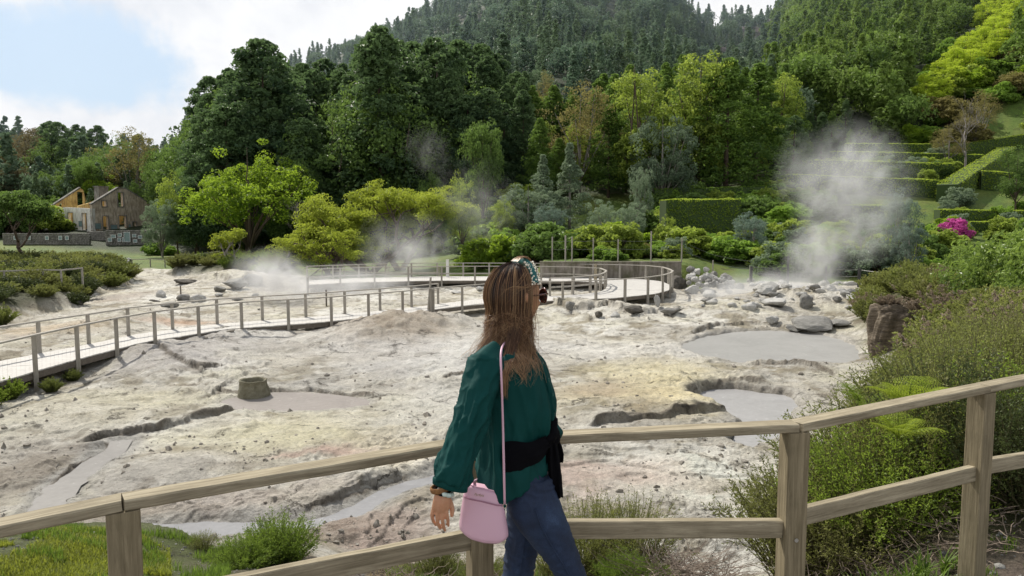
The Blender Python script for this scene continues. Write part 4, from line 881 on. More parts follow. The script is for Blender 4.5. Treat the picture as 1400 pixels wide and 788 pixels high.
# joists resting on the mud near the front
# farther low walkway behind, at the left
def simple_fence(name, pts, h, label, posts, rails, cat='fence', pw=.09, rt=.05, zbase=None, post_mat=None, rail_mat=None, sub=None, group=None, wires=False):
    """fence on the terrain: pts world xy of posts"""
    P = [np.array([x, y, HZ(x, y) if zbase is None else zbase]) for x, y in pts]; o = P[len(P)//2]; root = empty(name, o, 0, label, cat, group)
    for i, p in enumerate(P):
        q = P[min(i+1, len(P)-1)]; r = P[max(i-1, 0)]; ang = math.atan2(q[1]-r[1], q[0]-r[0]); vpost('post', p[0], p[1], p[2]-.2-(0 if zbase is None else .8), p[2]+h[i] if hasattr(h, '__len__') else p[2]+h, pw, pw, ang, post_mat or W_gpost, root, o)
    for rz in rails:
        mbr = MB()
        for a, b in zip(P[:-1], P[1:]):
            if wires:
                t = np.linspace(0, 1, 7)[:, None]; l = a+(b-a)*t+[0, 0, rz]-o; l[:, 2] -= .06*np.sin(t[:, 0]*np.pi); mbr.tube(l, .009, 4)
            else: mbr.bar(a+[0, 0, rz]-o, b+[0, 0, rz]-o, rt, .07)
        mbr.build('wire' if wires else 'rail', rail_mat or W_grey, root)
    return root
def gp(px, py): g = G(px, py, 8); return (g[0], g[1])
def atx(px, d): return ((px-700)/FPX*d, d)
simple_fence('timber_fence', [atx(-40, 39), atx(4, 39.5), atx(57, 40.5), atx(82, 40.2), atx(111, 42.)], 1.05, 'short grey timber fence on the heath bank at the left edge', 0, [1.01], zbase=-1.95)
simple_fence('timber_fence', [atx(155, 72), atx(180, 72), atx(205, 72.5), atx(225, 72), atx(248, 72), atx(272, 73), atx(300, 74)], .8, 'low grey fence at the edge of the lawn before the ruined house', 0, [.78])
simple_fence('timber_fence', [atx(440, 60), atx(470, 59), atx(500, 58.), atx(530, 57.5), atx(560, 57), atx(600, 57)], 1.0, 'straw-coloured thin pole fence under the yellow-green trees', 0, [.95, .5], pw=.07, rt=.04, post_mat=W_rail, rail_mat=W_rail)
M_black = simple('black_post_plastic', (.02, .02, .02), .5); M_wire = simple('fence_wire', (.22, .22, .21), .5, .6); M_white = simple('pale_pole_paint', (.62, .61, .57), .6, 0, .1)
simple_fence('wire_fence', [atx(p, d) for p, d in ((1028, 53.5), (1078, 53), (1130, 52), (1176, 50.5), (1224, 48), (1266, 45.5), (1310, 43))], [1.25, 2.0, 1.35, 1.3, 1.3, 1.25, 1.2], 'wire fence with black posts running behind the steaming rocks', 0, [1.2, .75], wires=True, rail_mat=M_wire, post_mat=M_black, pw=.16)
simple_fence('wire_fence', [atx(p, d) for p, d in ((755, 54.5), (773, 54.5), (782, 55), (811, 55), (845, 55), (890, 55), (932, 55), (975, 54.8), (1026, 54))], [1.9, 2.0, 1.9, 1.8, 1.7, 2.3, 1.8, 1.2, 1.2], 'grey post and wire fence on top of the concrete wall', 0, [1.6, 1.0], wires=True, rail_mat=M_wire, pw=.09)
# markers and stakes
def stake(px, py, d, top, w, lean, label, mat, name='stake', z=None):
    p = Pd(px, py, d); z0 = HZ(p[0], p[1]); zt = Pd(px, top, d)[2]; mb = MB(); n = 5; mb.tube([[lean*t*(zt-z0), 0, -.2+t*(zt-z0+.2)] for t in np.linspace(0, 1, n)], np.linspace(w, w*.8, n), 7)
    mb.box((lean*(zt-z0), 0, zt-z0), (w*1.5, w*1.5, w*.6)); o = mb.build(name, mat); o.location = (p[0], p[1], z0); tag(o, label, 'stake')
stake(584, 424, 33.6, 380, .06, .09, 'tall thin leaning pole standing at the boardwalk edge left of the woman', W_gpost)
stake(612, 382, 53, 356, .13, 0, 'pale upright post on the far walkway left of the woman', M_white)
stake(421, 392, 45, 380, .07, 0, 'small dark stake standing in the steam at the left', W_beam)
stake(247, 398, 44, 391, .05, 0, 'tiny stake among the boulders beyond the boardwalk', W_beam)
stake(814, 386, 50, 362, .12, 0, 'yellow-topped post at the inner bend of the walkway', W_rail)
stake(446, 402, 40, 397, .05, 0, 'short stake behind the boardwalk railing', W_beam)
# ------------------------------------------------------------------ stone ring (old boiling pot)
def stone_mat(name, c1, c2, sc=3, crack=True):
    k = NT(name); tc = k.N('ShaderNodeTexCoord').outputs['Object']; n = k.noise(tc, sc, 8, .7, .5); n2 = k.noise(tc, sc*9, 4, .7)
    c = k.ramp(n, [(.3, c1), (.5, tuple((a+b)/2 for a, b in zip(c1, c2))), (.68, c2)]); c = k.mix(k.math('MULTIPLY', n2, .5), c, tuple(x*.5 for x in c1))
    b = k.N('ShaderNodeBsdfPrincipled', None, Base_Color=c, Roughness=.9, Normal=k.N('ShaderNodeBump', None, Height=k.math('ADD', n, k.math('MULTIPLY', n2, .4)), Strength=.9, Distance=.06).outputs[0]); b.inputs['Specular IOR Level'].default_value = .25
    return k.out(b.outputs[0])
S_pale = stone_mat('pale_mud_crusted_stone', (.40, .39, .36), (.70, .69, .65)); S_grey = stone_mat('grey_stone', (.17, .165, .15), (.42, .41, .38)); S_dark = stone_mat('dark_volcanic_stone', (.07, .065, .055), (.22, .20, .17)); S_wall = stone_mat('rubble_stone', (.12, .115, .10), (.36, .34, .30), 2)
S_ring = stone_mat('yellow_grey_ring_stone', (.16, .145, .09), (.36, .34, .25), 5)
c = G(347, 539, 9); rgs = np.random.default_rng(4); mb = MB(); n = 40; th = np.linspace(0, 2*np.pi, n, endpoint=False); prof = [(.50, -.15), (.47, .12), (.42, .3), (.41, .46), (.43, .50), (.41, .52), (.36, .50), (.34, .3), (.34, -.15)]
V = []
for r, z in prof: V.append(np.stack([np.cos(th)*(r+rgs.normal(size=n)*.008+.02*np.sin(3*th+z*9)), np.sin(th)*(r+rgs.normal(size=n)*.008), z+.012*np.sin(5*th)+rgs.normal(size=n)*.004], 1))
V = np.concatenate(V); mb.add(V, [[i*n+j, i*n+(j+1) % n, (i+1)*n+(j+1) % n, (i+1)*n+j] for i in range(len(prof)-1) for j in range(n)]); o = mb.build('stone_ring', S_ring, smooth=True); o.location = c; o.scale = (.84, .84, .74); tag(o, 'squat round stone ring standing in the mud beside the mauve puddle', 'ring')
# ------------------------------------------------------------------ boulders
def rock_mesh(name, seed, mat, sub=3, rough=.28):
    import bmesh
    bm = bmesh.new(); bmesh.ops.create_icosphere(bm, subdivisions=sub, radius=1.0); V = np.array([v.co for v in bm.verts]); rg = np.random.default_rng(seed)
    for _ in range(9):   # cut flat facets
        d = rg.normal(size=3); d /= np.linalg.norm(d); h = rg.uniform(.5, .85); ex = np.maximum(V@d-h, 0); V = V-ex[:, None]*d*.9
    nn = fbm(V[:, 0]+seed, V[:, 1]+V[:, 2]*.7, .9, 4, seed); V = V*(1+rough*nn[:, None]); nn = fbm(V[:, 0]*1.3+V[:, 2], V[:, 1]-V[:, 2], .25, 3, seed); V = V*(1+.10*nn[:, None])
    F_ = [[v.index for v in f.verts] for f in bm.faces]; bm.free(); mb = MB(); mb.add(V, None, F_); o = mb.build(name, mat); return o
ROCKS = {'pale': [rock_mesh('boulder', 500+i, S_pale) for i in range(3)], 'grey': [rock_mesh('boulder', 510+i, S_grey) for i in range(3)], 'dark': [rock_mesh('boulder', 520+i, S_dark) for i in range(2)]}
def GD(px, py):
    r = ray(px, py); t = 1/np.linspace(1/9., 1/75., 420)/r[1]; P = np.array([0, 0, CAMH])+t[:, None]*r; h = H(P[:, 0], P[:, 1], True); m = np.nonzero(P[:, 2] < h)[0]; i = m[0] if len(m) else len(t)-1
    return P[i, 0], P[i, 1], float(h[i])
rused = set(); rgk = np.random.default_rng(64)
def rock(kind, px, py, wpx, hpx, label, group=None, d=None, sink=.25):
    pr = ROCKS[kind][rgk.integers(len(ROCKS[kind]))]
    if d is None: x, y, z = GD(px, py)
    else: x, y = atx(px, d); z = HZ(x, y)
    z = HZ(x, y, True); w = wpx/FPX*y/2; h = hpx/FPX*y/2
    if pr.name in rused: o = pr.copy(); COL.objects.link(o)
    else: o = pr; rused.add(pr.name)
    o.location = (x, y, z+h*(1-2*sink)); o.scale = (w, w*rgk.uniform(.7, 1.0), h); o.rotation_euler = (rgk.uniform(-.15, .15), rgk.uniform(-.15, .15), rgk.uniform(0, 6.28)); tag(o, label, 'rock', group); return o
R = rock
R('pale', 220, 408, 15, 13, 'pale angular boulder alone on the mud beyond the boardwalk'); R('grey', 232, 421, 28, 9, 'flat low grey rock just behind the boardwalk rail'); R('grey', 250, 411, 22, 11, 'rough grey boulder left of the larger pale one'); R('pale', 270, 414, 24, 14, 'broad pale boulder right of the rough grey one')
R('pale', 179, 388, 9, 7, 'small whitish rock at the corner of the heath bank'); R('dark', 212, 413, 16, 4, 'thin dark slab lying flat before the pale boulder'); R('grey', 322, 396, 36, 22, 'big dark grey rock mass beside the left steam'); R('grey', 345, 391, 34, 20, 'second big rock mass nearer the left steam'); R('grey', 300, 399, 24, 12, 'lower rock left of the big rock masses')
R('pale', 300, 407, 12, 6, 'small pale rock below the big rock masses'); R('grey', 350, 407, 12, 6, 'small grey rock in front of the steam'); R('grey', 325, 411, 16, 4, 'flat grey rock behind the boardwalk rail'); R('dark', 256, 387, 40, 7, 'long dark rock shelf at the far edge of the mud')
R('pale', 174, 361, 18, 14, 'rounded pale boulder by the low lawn fence'); R('pale', 763, 398, 18, 12, 'white boulder just left of the woman, inside the hairpin', d=46) if False else None
R('pale', 655, 384, 12, 8, 'round pale rock behind the head of the woman', d=47); R('pale', 623, 384, 18, 5, 'flat pale rock left of the round one by the far walkway', d=46.5)
R('pale', 898, 424, 11, 20, 'upright pale block standing right of the boardwalk end', sink=.1); R('dark', 868, 431, 34, 11, 'dark hollowed rock shelf under the boardwalk end'); R('grey', 918, 434, 32, 14, 'dark grey rock right of the upright block'); R('pale', 840, 434, 16, 9, 'small white rock below the boardwalk end'); R('dark', 818, 434, 14, 10, 'dark crusted lump left of the small white rock'); R('grey', 780, 428, 14, 16, 'dark notch-like rock below the platform')
for i in range(62):
    px = rgk.uniform(955, 1180); py = rgk.uniform(386, 422); w = rgk.uniform(6, 20); R('pale' if rgk.random() < .75 else 'grey', px, py, w, w*rgk.uniform(.45, .7), 'mud-whitened rock in the heap around the steaming vent', 'rocks around the steaming vent')
R('pale', 1050, 402, 32, 22, 'largest whitened boulder at the heart of the steaming vent'); R('pale', 1062, 418, 46, 16, 'broad pale rock dome in front of the largest vent boulder'); R('grey', 1100, 420, 22, 24, 'dark pointed rock at the right of the vent'); R('pale', 1024, 424, 24, 15, 'rounded rock at the lower left of the vent'); R('grey', 1112, 447, 66, 14, 'long grey rock at the back rim of the grey pool'); R('pale', 1055, 441, 20, 12, 'small pale rock behind the grey pool'); R('grey', 1150, 446, 40, 9, 'low grey rock at the right end of the pool rim'); R('grey', 1085, 452, 30, 8, 'flat rock touching the back of the pool')
for i in range(58):   # dry-stone heap
    px = rgk.uniform(942, 1000); top = np.interp(px, [942, 955, 975, 1000], [368, 362, 372, 382]); py = rgk.uniform(top, 398); s = rgk.uniform(8, 13); o = R('pale' if rgk.random() < .6 else 'grey', px, py, s, s*.85, 'rounded stone in the heap at the end of the concrete wall', 'stones heaped at the wall end', d=52-(py-362)*.09); zc = Pd(px, py, o.location.y)[2]; o.location.z = zc
R('pale', 946, 402, 22, 18, 'large pale stone at the foot of the heap'); R('grey', 968, 404, 26, 16, 'large grey stone at the foot of the heap'); R('dark', 925, 384, 34, 24, 'dark earthy rock at the right end of the concrete wall', d=51)
for i in range(40):
    px = 1040+i*4.1; R('grey' if i % 3 else 'pale', px, 396+rgk.uniform(-3, 2), rgk.uniform(7, 12), rgk.uniform(6, 9), 'small stone in the low dry wall behind the vent', 'stones of the low dry wall', d=48-(px-1040)*.02)
for i in range(9): R('dark', 98+i*3.2+rgk.uniform(-2, 2), 406+rgk.uniform(-6, 12), 12, 8, 'dark stone in the broken end of the heath bank', 'stones in the broken bank')
for i in range(14): px = rgk.uniform(2, 120); R('grey', px, np.interp(px, [0, 120], [548, 500])+rgk.uniform(-3, 8), rgk.uniform(10, 22), rgk.uniform(7, 13), 'grey stone under the near edge of the boardwalk', 'stones under the boardwalk edge')
# loose clods over the mud: uncountable
mb = MB(); rg = np.random.default_rng(77); import bmesh
bmz = bmesh.new(); bmesh.ops.create_icosphere(bmz, subdivisions=1, radius=1); IV = np.array([v.co for v in bmz.verts]); IF = np.array([[v.index for v in f.verts] for f in bmz.faces]); bmz.free()
N_ = 4200; dd = 1/rg.uniform(1/50, 1/9.8, N_); pxs = rg.uniform(-60, 1150, N_); xs = (pxs-700)/FPX*dd; kk = fbm(xs, dd, 2.2, 3, 5)+fbm(xs, dd, .5, 2, 6)*.5 > .02; xs, dd = xs[kk], dd[kk]
bd, bs, _ = seg_dist_all(xs, dd, BANK); ok = -bs*bd < -.1
for pl in (POOL1, POOL2, POOL3): ok &= poly_sd_all(xs, dd, pl) < -.1
for ch in (CHAN, CHAN2): ok &= seg_dist_all(xs, dd, ch)[0] > .4
xs, dd = xs[ok], dd[ok]; zz = H(xs, dd, True); sz = rg.lognormal(-4.0, .65, len(xs)).clip(.006, .14)
V = zz[:, None, None]*np.array([0, 0, 1])+np.stack([xs, dd, 0*xs], 1)[:, None]+IV[None]*(sz[:, None, None]*rg.uniform(.6, 1.4, (len(xs), 1, 3)))*(1+.3*rg.normal(size=(len(xs), 12, 1)))
mb.add(V.reshape(-1, 3), None, (IF[None]+12*np.arange(len(xs))[:, None, None]).reshape(-1, 3)); o = mb.build('mud_clods', stone_mat('clod_earth', (.22, .195, .155), (.48, .45, .40), 4)); tag(o, 'loose grey and brown clods scattered over the pale mud', 'clods', kind='stuff')
# ------------------------------------------------------------------ walls
def wall_strip(name, pts, z0, z1, th, mat, parent=None, off=(0, 0, 0)):
    mb = MB(); 
    for a, b in zip(pts[:-1], pts[1:]):
        a = np.array([*a, (z0+z1)/2])-np.array(off); b = np.array([*b, (z0+z1)/2])-np.array(off); mb.bar(a, b, th, z1-z0)
    return mb.build(name, mat, parent)
kk_ = NT('stained_concrete'); tc = kk_.N('ShaderNodeNewGeometry').outputs['Position']; mpn = kk_.N('ShaderNodeMapping', None, Vector=tc, Scale=(3, 3, .35)).outputs[0]; n = kk_.noise(mpn, 1.3, 7, .7); n2 = kk_.noise(tc, 1.2, 6, .7)
cc = kk_.mix(kk_.ramp(n2, [(.45, (0, 0, 0)), (.7, (1, 1, 1))]), kk_.ramp(n, [(.3, (.10, .085, .065)), (.52, (.24, .21, .175)), (.75, (.36, .33, .28))]), (.10, .10, .05))
M_conc = kk_.out(kk_.N('ShaderNodeBsdfPrincipled', None, Base_Color=cc, Roughness=.92, Normal=kk_.N('ShaderNodeBump', None, Height=n2, Strength=.4, Distance=.05).outputs[0]).outputs[0])
cw = empty('retaining_wall', (*atx(830, 52.8), -2.8), 0, 'stained concrete retaining wall behind the far end of the boardwalk', 'wall'); co_ = tuple(cw.location)
rgw = np.random.default_rng(2); mb = MB(); mc_ = MB(); xs0, xs1 = atx(738, 52.7)[0], atx(932, 52.7)[0]; npn = 9
for i in range(npn):
    xa = xs0+(xs1-xs0)*i/npn; xb = xs0+(xs1-xs0)*(i+1)/npn; mb.box(((xa+xb)/2-co_[0], 0, .70), (xb-xa-.02, .3, 1.72)); mc_.box(((xa+xb)/2-co_[0], -.02, 1.6), (xb-xa-.004, .38, .09))
mb.build('wall_panels', M_conc, cw); mc_.build('coping', M_conc, cw)
# moss and low plants on the wall top handled with the bushes
def rubble_wall(name, a, b, h, th, label, seed, s=.32, hang=None):
    rg = np.random.default_rng(seed); a = np.array(a); b = np.array(b); L = np.linalg.norm(b-a); d = (b-a)/L; nn = np.array([-d[1], d[0]]); z0 = HZ(*((a+b)/2)); o = empty(name, (*((a+b)/2), z0), math.atan2(d[1], d[0]), label, 'wall'); mb = MB(); mb.box((0, 0, h/2-.05), (L, th*.7, h))
    nz = int(h/(s*.7))
    for iz in range(nz+1):
        x = -L/2
        while x < L/2:
            w = s*rg.uniform(.7, 1.4); zz_ = (iz+.5)*h/(nz+1)
            for sgn in (-1, 1):
                v = IV*np.array([w*.55, th*.22, h/(nz+1)*.55])*(1+.12*rg.normal(size=(12, 1))); mb.add(v+np.array([x+w/2, sgn*th*.36, zz_]), None, IF)
            x += w
    mb.build('stones', S_wall, o); return o
M_frame = simple('white_frame', (.7, .69, .66), .5); M_pict = simple('picture_print', (.20, .28, .27), .4, 0, .5, 3)
def hang_frame(wall, x, z, w, h, th, fm):
    r = MB(); t = .06
    for sx in (-1, 1): r.box((x+sx*(w/2-t/2), -th, z), (t, .04, h))
    for sz in (-1, 1): r.box((x, -th, z+sz*(h/2-t/2)), (w-2*t-.004, .04, t))
    f = r.build('picture_frame', fm, wall); q = MB(); q.box((x, -th+.005, z), (w-2*t-.01, .02, h-2*t-.01)); q.build('picture', M_pict, f)
rw1 = rubble_wall('stone_wall', atx(6, 112), atx(124, 112), 1.7, .5, 'long grey rubble stone wall in front of the ruined house', 3, .4)
rw2 = rubble_wall('stone_wall', atx(122, 118), atx(147, 116), 1.4, .5, 'short low rubble wall between the two framed walls', 4, .4)
rw3 = rubble_wall('stone_wall', atx(146, 111), atx(206, 112), 2.2, .5, 'dark rubble wall hung with framed pictures before the brown gable', 5, .4)
for fx, fz, fw, fh in ((0.0, 1.2, .9, 1.5), (-1.0, 1.5, .6, .5), (-1.1, .8, .5, .6), (-1.9, 1.3, .7, .5), (1.0, 1.4, .6, .5), (1.8, 1.2, .6, .5), (1.1, .6, .6, .5), (-.55, .8, .3, .7), (-2.4, .8, .6, .6)): hang_frame(rw3, fx, fz, fw, fh, .42, M_frame if fw > .8 else M_frame)
for fx in (-4.4, -2.4, .3, 2.3, 3.3): hang_frame(rw1, fx, 1.0, .55, .6, .42, M_frame)
# ------------------------------------------------------------------ ruined house
def plaster(name, c1, c2, c3, sc=.8):
    k = NT(name); tc = k.N('ShaderNodeTexCoord').outputs['Object']; n = k.noise(tc, sc, 8, .72, .4); mp = k.N('ShaderNodeMapping', None, Vector=tc, Scale=(2, 2, .4)).outputs[0]; n2 = k.noise(mp, 1.6, 7, .7)
    c = k.mix(k.ramp(n2, [(.46, (0, 0, 0)), (.64, (1, 1, 1))]), k.ramp(n, [(.36, c1), (.6, c2)]), c3)
    return k.out(k.N('ShaderNodeBsdfPrincipled', None, Base_Color=c, Roughness=.95, Normal=k.N('ShaderNodeBump', None, Height=n, Strength=.5, Distance=.05).outputs[0]).outputs[0])
P_pale = plaster('pale_stained_plaster', (.70, .68, .60), (.86, .84, .77), (.52, .47, .38)); P_brown = plaster('brown_stained_plaster', (.42, .33, .23), (.64, .54, .41), (.24, .185, .13)); P_ochre = plaster('ochre_plaster', (.60, .40, .12), (.80, .62, .26), (.36, .22, .10)); P_stone = plaster('grey_trim_stone', (.16, .15, .13), (.3, .29, .26), (.1, .09, .08))
def wall_with_holes(mb, L, prof, holes, th, m=0, side=-1):
    """a wall in its own x-z plane from 0 to L; prof: (x, top) points; holes: (x0, x1, z0, z1)"""
    xs = sorted(set([p[0] for p in prof]+[h[0] for h in holes]+[h[1] for h in holes])); top = lambda x: np.interp(x, [p[0] for p in prof], [p[1] for p in prof])
    for xa, xb in zip(xs[:-1], xs[1:]):
        xm = (xa+xb)/2; hs = sorted([(h[2], h[3]) for h in holes if h[0] < xm < h[1]]); z = -.5
        spans = []
        for h0, h1 in hs: spans.append((z, z, h0, h0)); z = h1
        spans.append((z, z, top(xa), top(xb)))
        for za, zb, zc, zd in spans:
            V = [[xa, y, za] for y in (0, th)]+[[xb, y, zb] for y in (0, th)]+[[xa, y, zc] for y in (0, th)]+[[xb, y, zd] for y in (0, th)]
            mb.add(V, [[0, 2, 6, 4], [1, 5, 7, 3], [0, 4, 5, 1], [2, 3, 7, 6], [4, 6, 7, 5], [0, 1, 3, 2]], m=m)
hc = np.array(atx(129, 128.5)); hz = HZ(*hc)-.6; TH = rad(26); house = empty('ruined_house', (hc[0], hc[1], hz), 0, 'roofless ruined house with a brown gable, a pale side wall and empty window openings', 'house')
zoff = Pz(129, 334, hz)[1]; 
EAV, PEAK = 5.4, 8.2; base = 0.0
def put_wall(mb, name, origin, ang, mat): o = mb.build(name, mat, house); o.location = (*origin, 0); o.rotation_euler = (0, 0, ang); return o
ga = rad(90)-TH; GW = 11.6
gh = [(1.9, 2.9, 0.9, 3.2), (1.9, 2.7, 4.9, 5.9), (5.0, 6.4, .2, 3.3), (4.95, 5.95, 4.95, 7.4), (7.6, 8.4, 1.2, 2.2)]
mb = MB(); wall_with_holes(mb, GW, [(0, EAV-.35), (.4, EAV), (5.2, PEAK), (6.6, PEAK-.1), (GW, EAV)], gh, .55); gw = put_wall(mb, 'front_gable', (0, 0), ga, P_brown)
def coping(parent, pts, th, h):
    m_ = MB()
    for a, b in zip(pts[:-1], pts[1:]): m_.bar((a[0], th/2, a[1]), (b[0], th/2, b[1]), th+.12, h)
    return m_.build('coping', P_stone, parent)
coping(gw, [(-.1, EAV-.15), (5.2, PEAK+.1), (6.6, PEAK), (GW, EAV+.1)], .55, .2)
def frames(parent, hs, t=.14):
    for x0, x1, z0, z1 in hs:
        m_ = MB(); m_.box((x0-t/2, -.02, (z0+z1)/2), (t, .12, z1-z0+2*t)); m_.box((x1+t/2, -.02, (z0+z1)/2), (t, .12, z1-z0+2*t)); m_.box(((x0+x1)/2, -.02, z1+t/2), (x1-x0-.004, .12, t)); m_.box(((x0+x1)/2, -.02, z0-t/2), (x1-x0-.004, .14, t)); m_.build('window_frame', P_stone, parent)
frames(gw, gh)
for fx, fz, fw, fh in ((.9, 1.5, 1.1, 1.0), (3.9, 1.3, 1.3, .9), (7.0, 1.5, .5, .6)): hang_frame(gw, fx, fz, fw, fh, .06, P_stone)
La = 10.6; lang = math.pi-TH  # long wall leaves the corner backwards to the left
mb = MB(); lh = [(1.6, 2.7, .8, 3.7), (5.2, 6.5, .5, 3.8), (8.6, 9.6, 1.2, 3.4)]
wall_with_holes(mb, La, [(0, 4.7), (2.4, 4.6), (3, 4.8), (7, 4.65), (La, 4.5)], [(La-h[1], La-h[0], h[2], h[3]) for h in lh], .5)
lw = mb.build('side_wall', P_pale, house); lw.rotation_euler = (0, 0, lang+math.pi); lw.location = (math.cos(lang)*La, math.sin(lang)*La, 0)
frames(lw, [(La-h[1], La-h[0], h[2], h[3]) for h in lh], .08)
for fx in (.9, 4.0, 7.4): hang_frame(lw, fx, 1.9, .95, 1.0, .06, P_stone)
bo = (math.cos(lang)*La, math.sin(lang)*La)
mb = MB(); wall_with_holes(mb, GW, [(0, 4.7), (.6, 5.4), (5.2, 8.4), (5.8, 8.1), (6.2, 6.2), (GW, 5.4)], [(1.2, 1.9, 5.0, 5.5), (4.6, 5.9, 5.1, 7.7), (2, 3, 1, 3)], .5); bg_ = put_wall(mb, 'rear_gable', bo, ga, P_ochre); coping(bg_, [(-.1, 5.1), (5.3, 8.5)], .5, .2)
mb = MB(); wall_with_holes(mb, La-1.2, [(0, 5.), (4, 5.2), (6, 4.7), (La-1.2, 5)], [(2, 3, 1, 3), (5, 6, 1, 3)], .45); fw_ = mb.build('far_side_wall', P_ochre, house); fw_.rotation_euler = (0, 0, lang+math.pi); fw_.location = (bo[0]+math.cos(ga)*(GW-.5)-math.cos(lang)*.6, bo[1]+math.sin(ga)*(GW-.5)-math.sin(lang)*.6, 0)
mb = MB(); wall_with_holes(mb, GW-1.2, [(0, 5.), (3, 5.8), (4, 4.2), (GW-1.2, 5)], [(1.5, 2.6, 1, 3.2), (4.5, 6.4, 0, 3)], .35); iw = mb.build('inner_wall', P_ochre, house); iw.rotation_euler = (0, 0, ga); iw.location = (math.cos(lang)*4.5+math.cos(ga)*.6, math.sin(lang)*4.5+math.sin(ga)*.6, 0)
mb = MB(); mb.box((0, 0, 0), (1.9, 1.3, 2.6)); mb.box((0, 0, 1.36), (2.2, 1.5, .14)); ch = mb.build('chimney', P_stone, house); ch.location = (math.cos(lang)*5+math.cos(ga)*5.4, math.sin(lang)*5+math.sin(ga)*5.4, 7.2); ch.rotation_euler = (0, 0, ga)
mb = MB(); mb.box((0, 0, 2.8), (1.6, .9, 6.4)); cb = mb.build('chimney_breast', P_ochre, house); cb.location = (math.cos(lang)*5+math.cos(ga)*5.4, math.sin(lang)*5+math.sin(ga)*5.4, 0); cb.rotation_euler = (0, 0, ga)
# ------------------------------------------------------------------ heath, grass, ferns near the camera
def heather(name, seed, mc, n=330, leaves=64, w=.5, h=.8, L=.021, asp=.30, lean=.9, bare=.2, wood_c=None, thin=.0016, base=.45, droop=.0):
    """a shrub of many thin upright shoots thick with needle-like leaves"""
    rg = np.random.default_rng(seed); tw = MB(); lf = MB(); PA_, NA_, AL_, SH = [], [], [], []
    for i in range(n):
        a = rg.uniform(0, 6.28); r = rg.uniform(0, 1)**.55; out = np.array([math.cos(a), math.sin(a), 0]); p0 = out*r*w*.35; hh = h*rg.uniform(.65, 1.08)*(1-.35*r*r); tipo = out*r*w*lean+rg.normal(size=3)*.04
        t = np.linspace(0, 1, 6)[:, None]; P = p0+(tipo-p0)*t**1.3+np.array([0, 0, hh])*(t-.12*r*t*t); P += np.cumsum(rg.normal(size=(6, 3))*.010, 0)*np.array([1, 1, .3])
        tw.tube(P, np.linspace(thin*2, thin*.5, 6), 3, cap=False, a=.3)
        m = int(leaves*rg.uniform(.6, 1.2)); s = bare+(1-bare)*rg.uniform(0, 1, m)**.8; q = np.stack([np.interp(s, t[:, 0], P[:, k]) for k in range(3)], 1); ax = (P[-1]-P[2]); ax /= np.linalg.norm(ax)
        sd_ = rg.normal(size=(m, 3)); sd_ -= ax*(sd_@ax)[:, None]; sd_ /= np.linalg.norm(sd_, axis=1)[:, None]
        side_t = rg.random(m) < .55; q = q+sd_*np.where(side_t, rg.uniform(0, .035, m), .004)[:, None]+ax*np.where(side_t, rg.uniform(0, .02, m), 0)[:, None]
        PA_.append(q); AL_.append(ax*.8+sd_*.7); NA_.append(np.cross(sd_, ax)+rg.normal(size=(m, 3))*.4); SH.append((base-.35+.55*s+rg.uniform(-.18, .18, m)+.12*rg.normal()).clip(0, 1))
    P = np.concatenate(PA_); lf_n = np.concatenate(NA_); al = np.concatenate(AL_)
    kites(lf, P, lf_n, L, rg, np.concatenate(SH), asp, along=al)
    root = bpy.data.objects.new(name, None); COL.objects.link(root); KIDS[root.name] = [tw.build('twigs', wood_c or M_twig, root), lf.build('leaves', mc, root)]; return root
M_twig = simple('twig_bark', (.10, .09, .04), .9, 0, .3); M_dry = simple('dry_twig', (.20, .155, .12), .9, 0, .35)
m_h1 = foliage('heath_green', (.032, .050, .014), (.24, .28, .065), .40, .6, hue=(.25, .22, .09)); m_h2 = foliage('heath_fresh_green', (.045, .085, .012), (.28, .38, .05), .42, .3); m_h3 = foliage('heath_brown_green', (.07, .08, .025), (.31, .34, .09), .4, .3); m_h4 = foliage('heath_rusty', (.11, .085, .06), (.36, .29, .21), .3, .2); m_h5 = foliage('heath_dark', (.022, .032, .012), (.10, .13, .04), .3, .3)
m_ptop = foliage('fresh_broom_green', (.035, .075, .012), (.24, .34, .05), .42, .15)
HSF = None
HS = {'green': heather('heath_bush', 401, m_h1), 'fresh': heather('heath_bush', 402, m_h2, h=.75), 'brown': heather('heath_bush', 403, m_h3, n=260, leaves=36), 'rusty': heather('heath_bush', 404, m_h4, n=240, leaves=30), 'dark': heather('heath_bush', 405, m_h5), 'green2': heather('heath_bush', 406, m_h1, n=280, w=.6, h=.7)}
for kk2, mm_, sd2 in (('green_f', m_h1, 421), ('fresh_f', m_h2, 422), ('brown_f', m_h3, 423), ('rusty_f', m_h4, 424), ('dark_f', m_h5, 425), ('green2_f', m_h1, 426)): HS[kk2] = heather('heath_bush', sd2, mm_, n=150, leaves=46, L=.060, asp=.42, thin=.003, bare=.05, w=.55)
def hput(kind, x, y, s, wid, label, group=None, z=None):
    pr = HS[kind+'_f'] if (y > 11 and kind+'_f' in HS) else HS[kind]; z = HZ(x, y) if z is None else z; rz = rgk.uniform(0, 6.28)
    if id(pr) in used: o = copy_tree(pr, (x, y, z-.03), rz, (s*wid, s*wid, s))
    else: used.add(id(pr)); o = pr; o.location = (x, y, z-.03); o.rotation_euler = (0, 0, rz); o.scale = (s*wid, s*wid, s)
    tag(o, label, 'bush', group); return o
KN = {'green': 'green', 'fresh': 'fresh yellow-green', 'brown': 'brownish', 'rusty': 'rust-coloured', 'dark': 'dark green', 'green2': 'green'}
rg = np.random.default_rng(88)
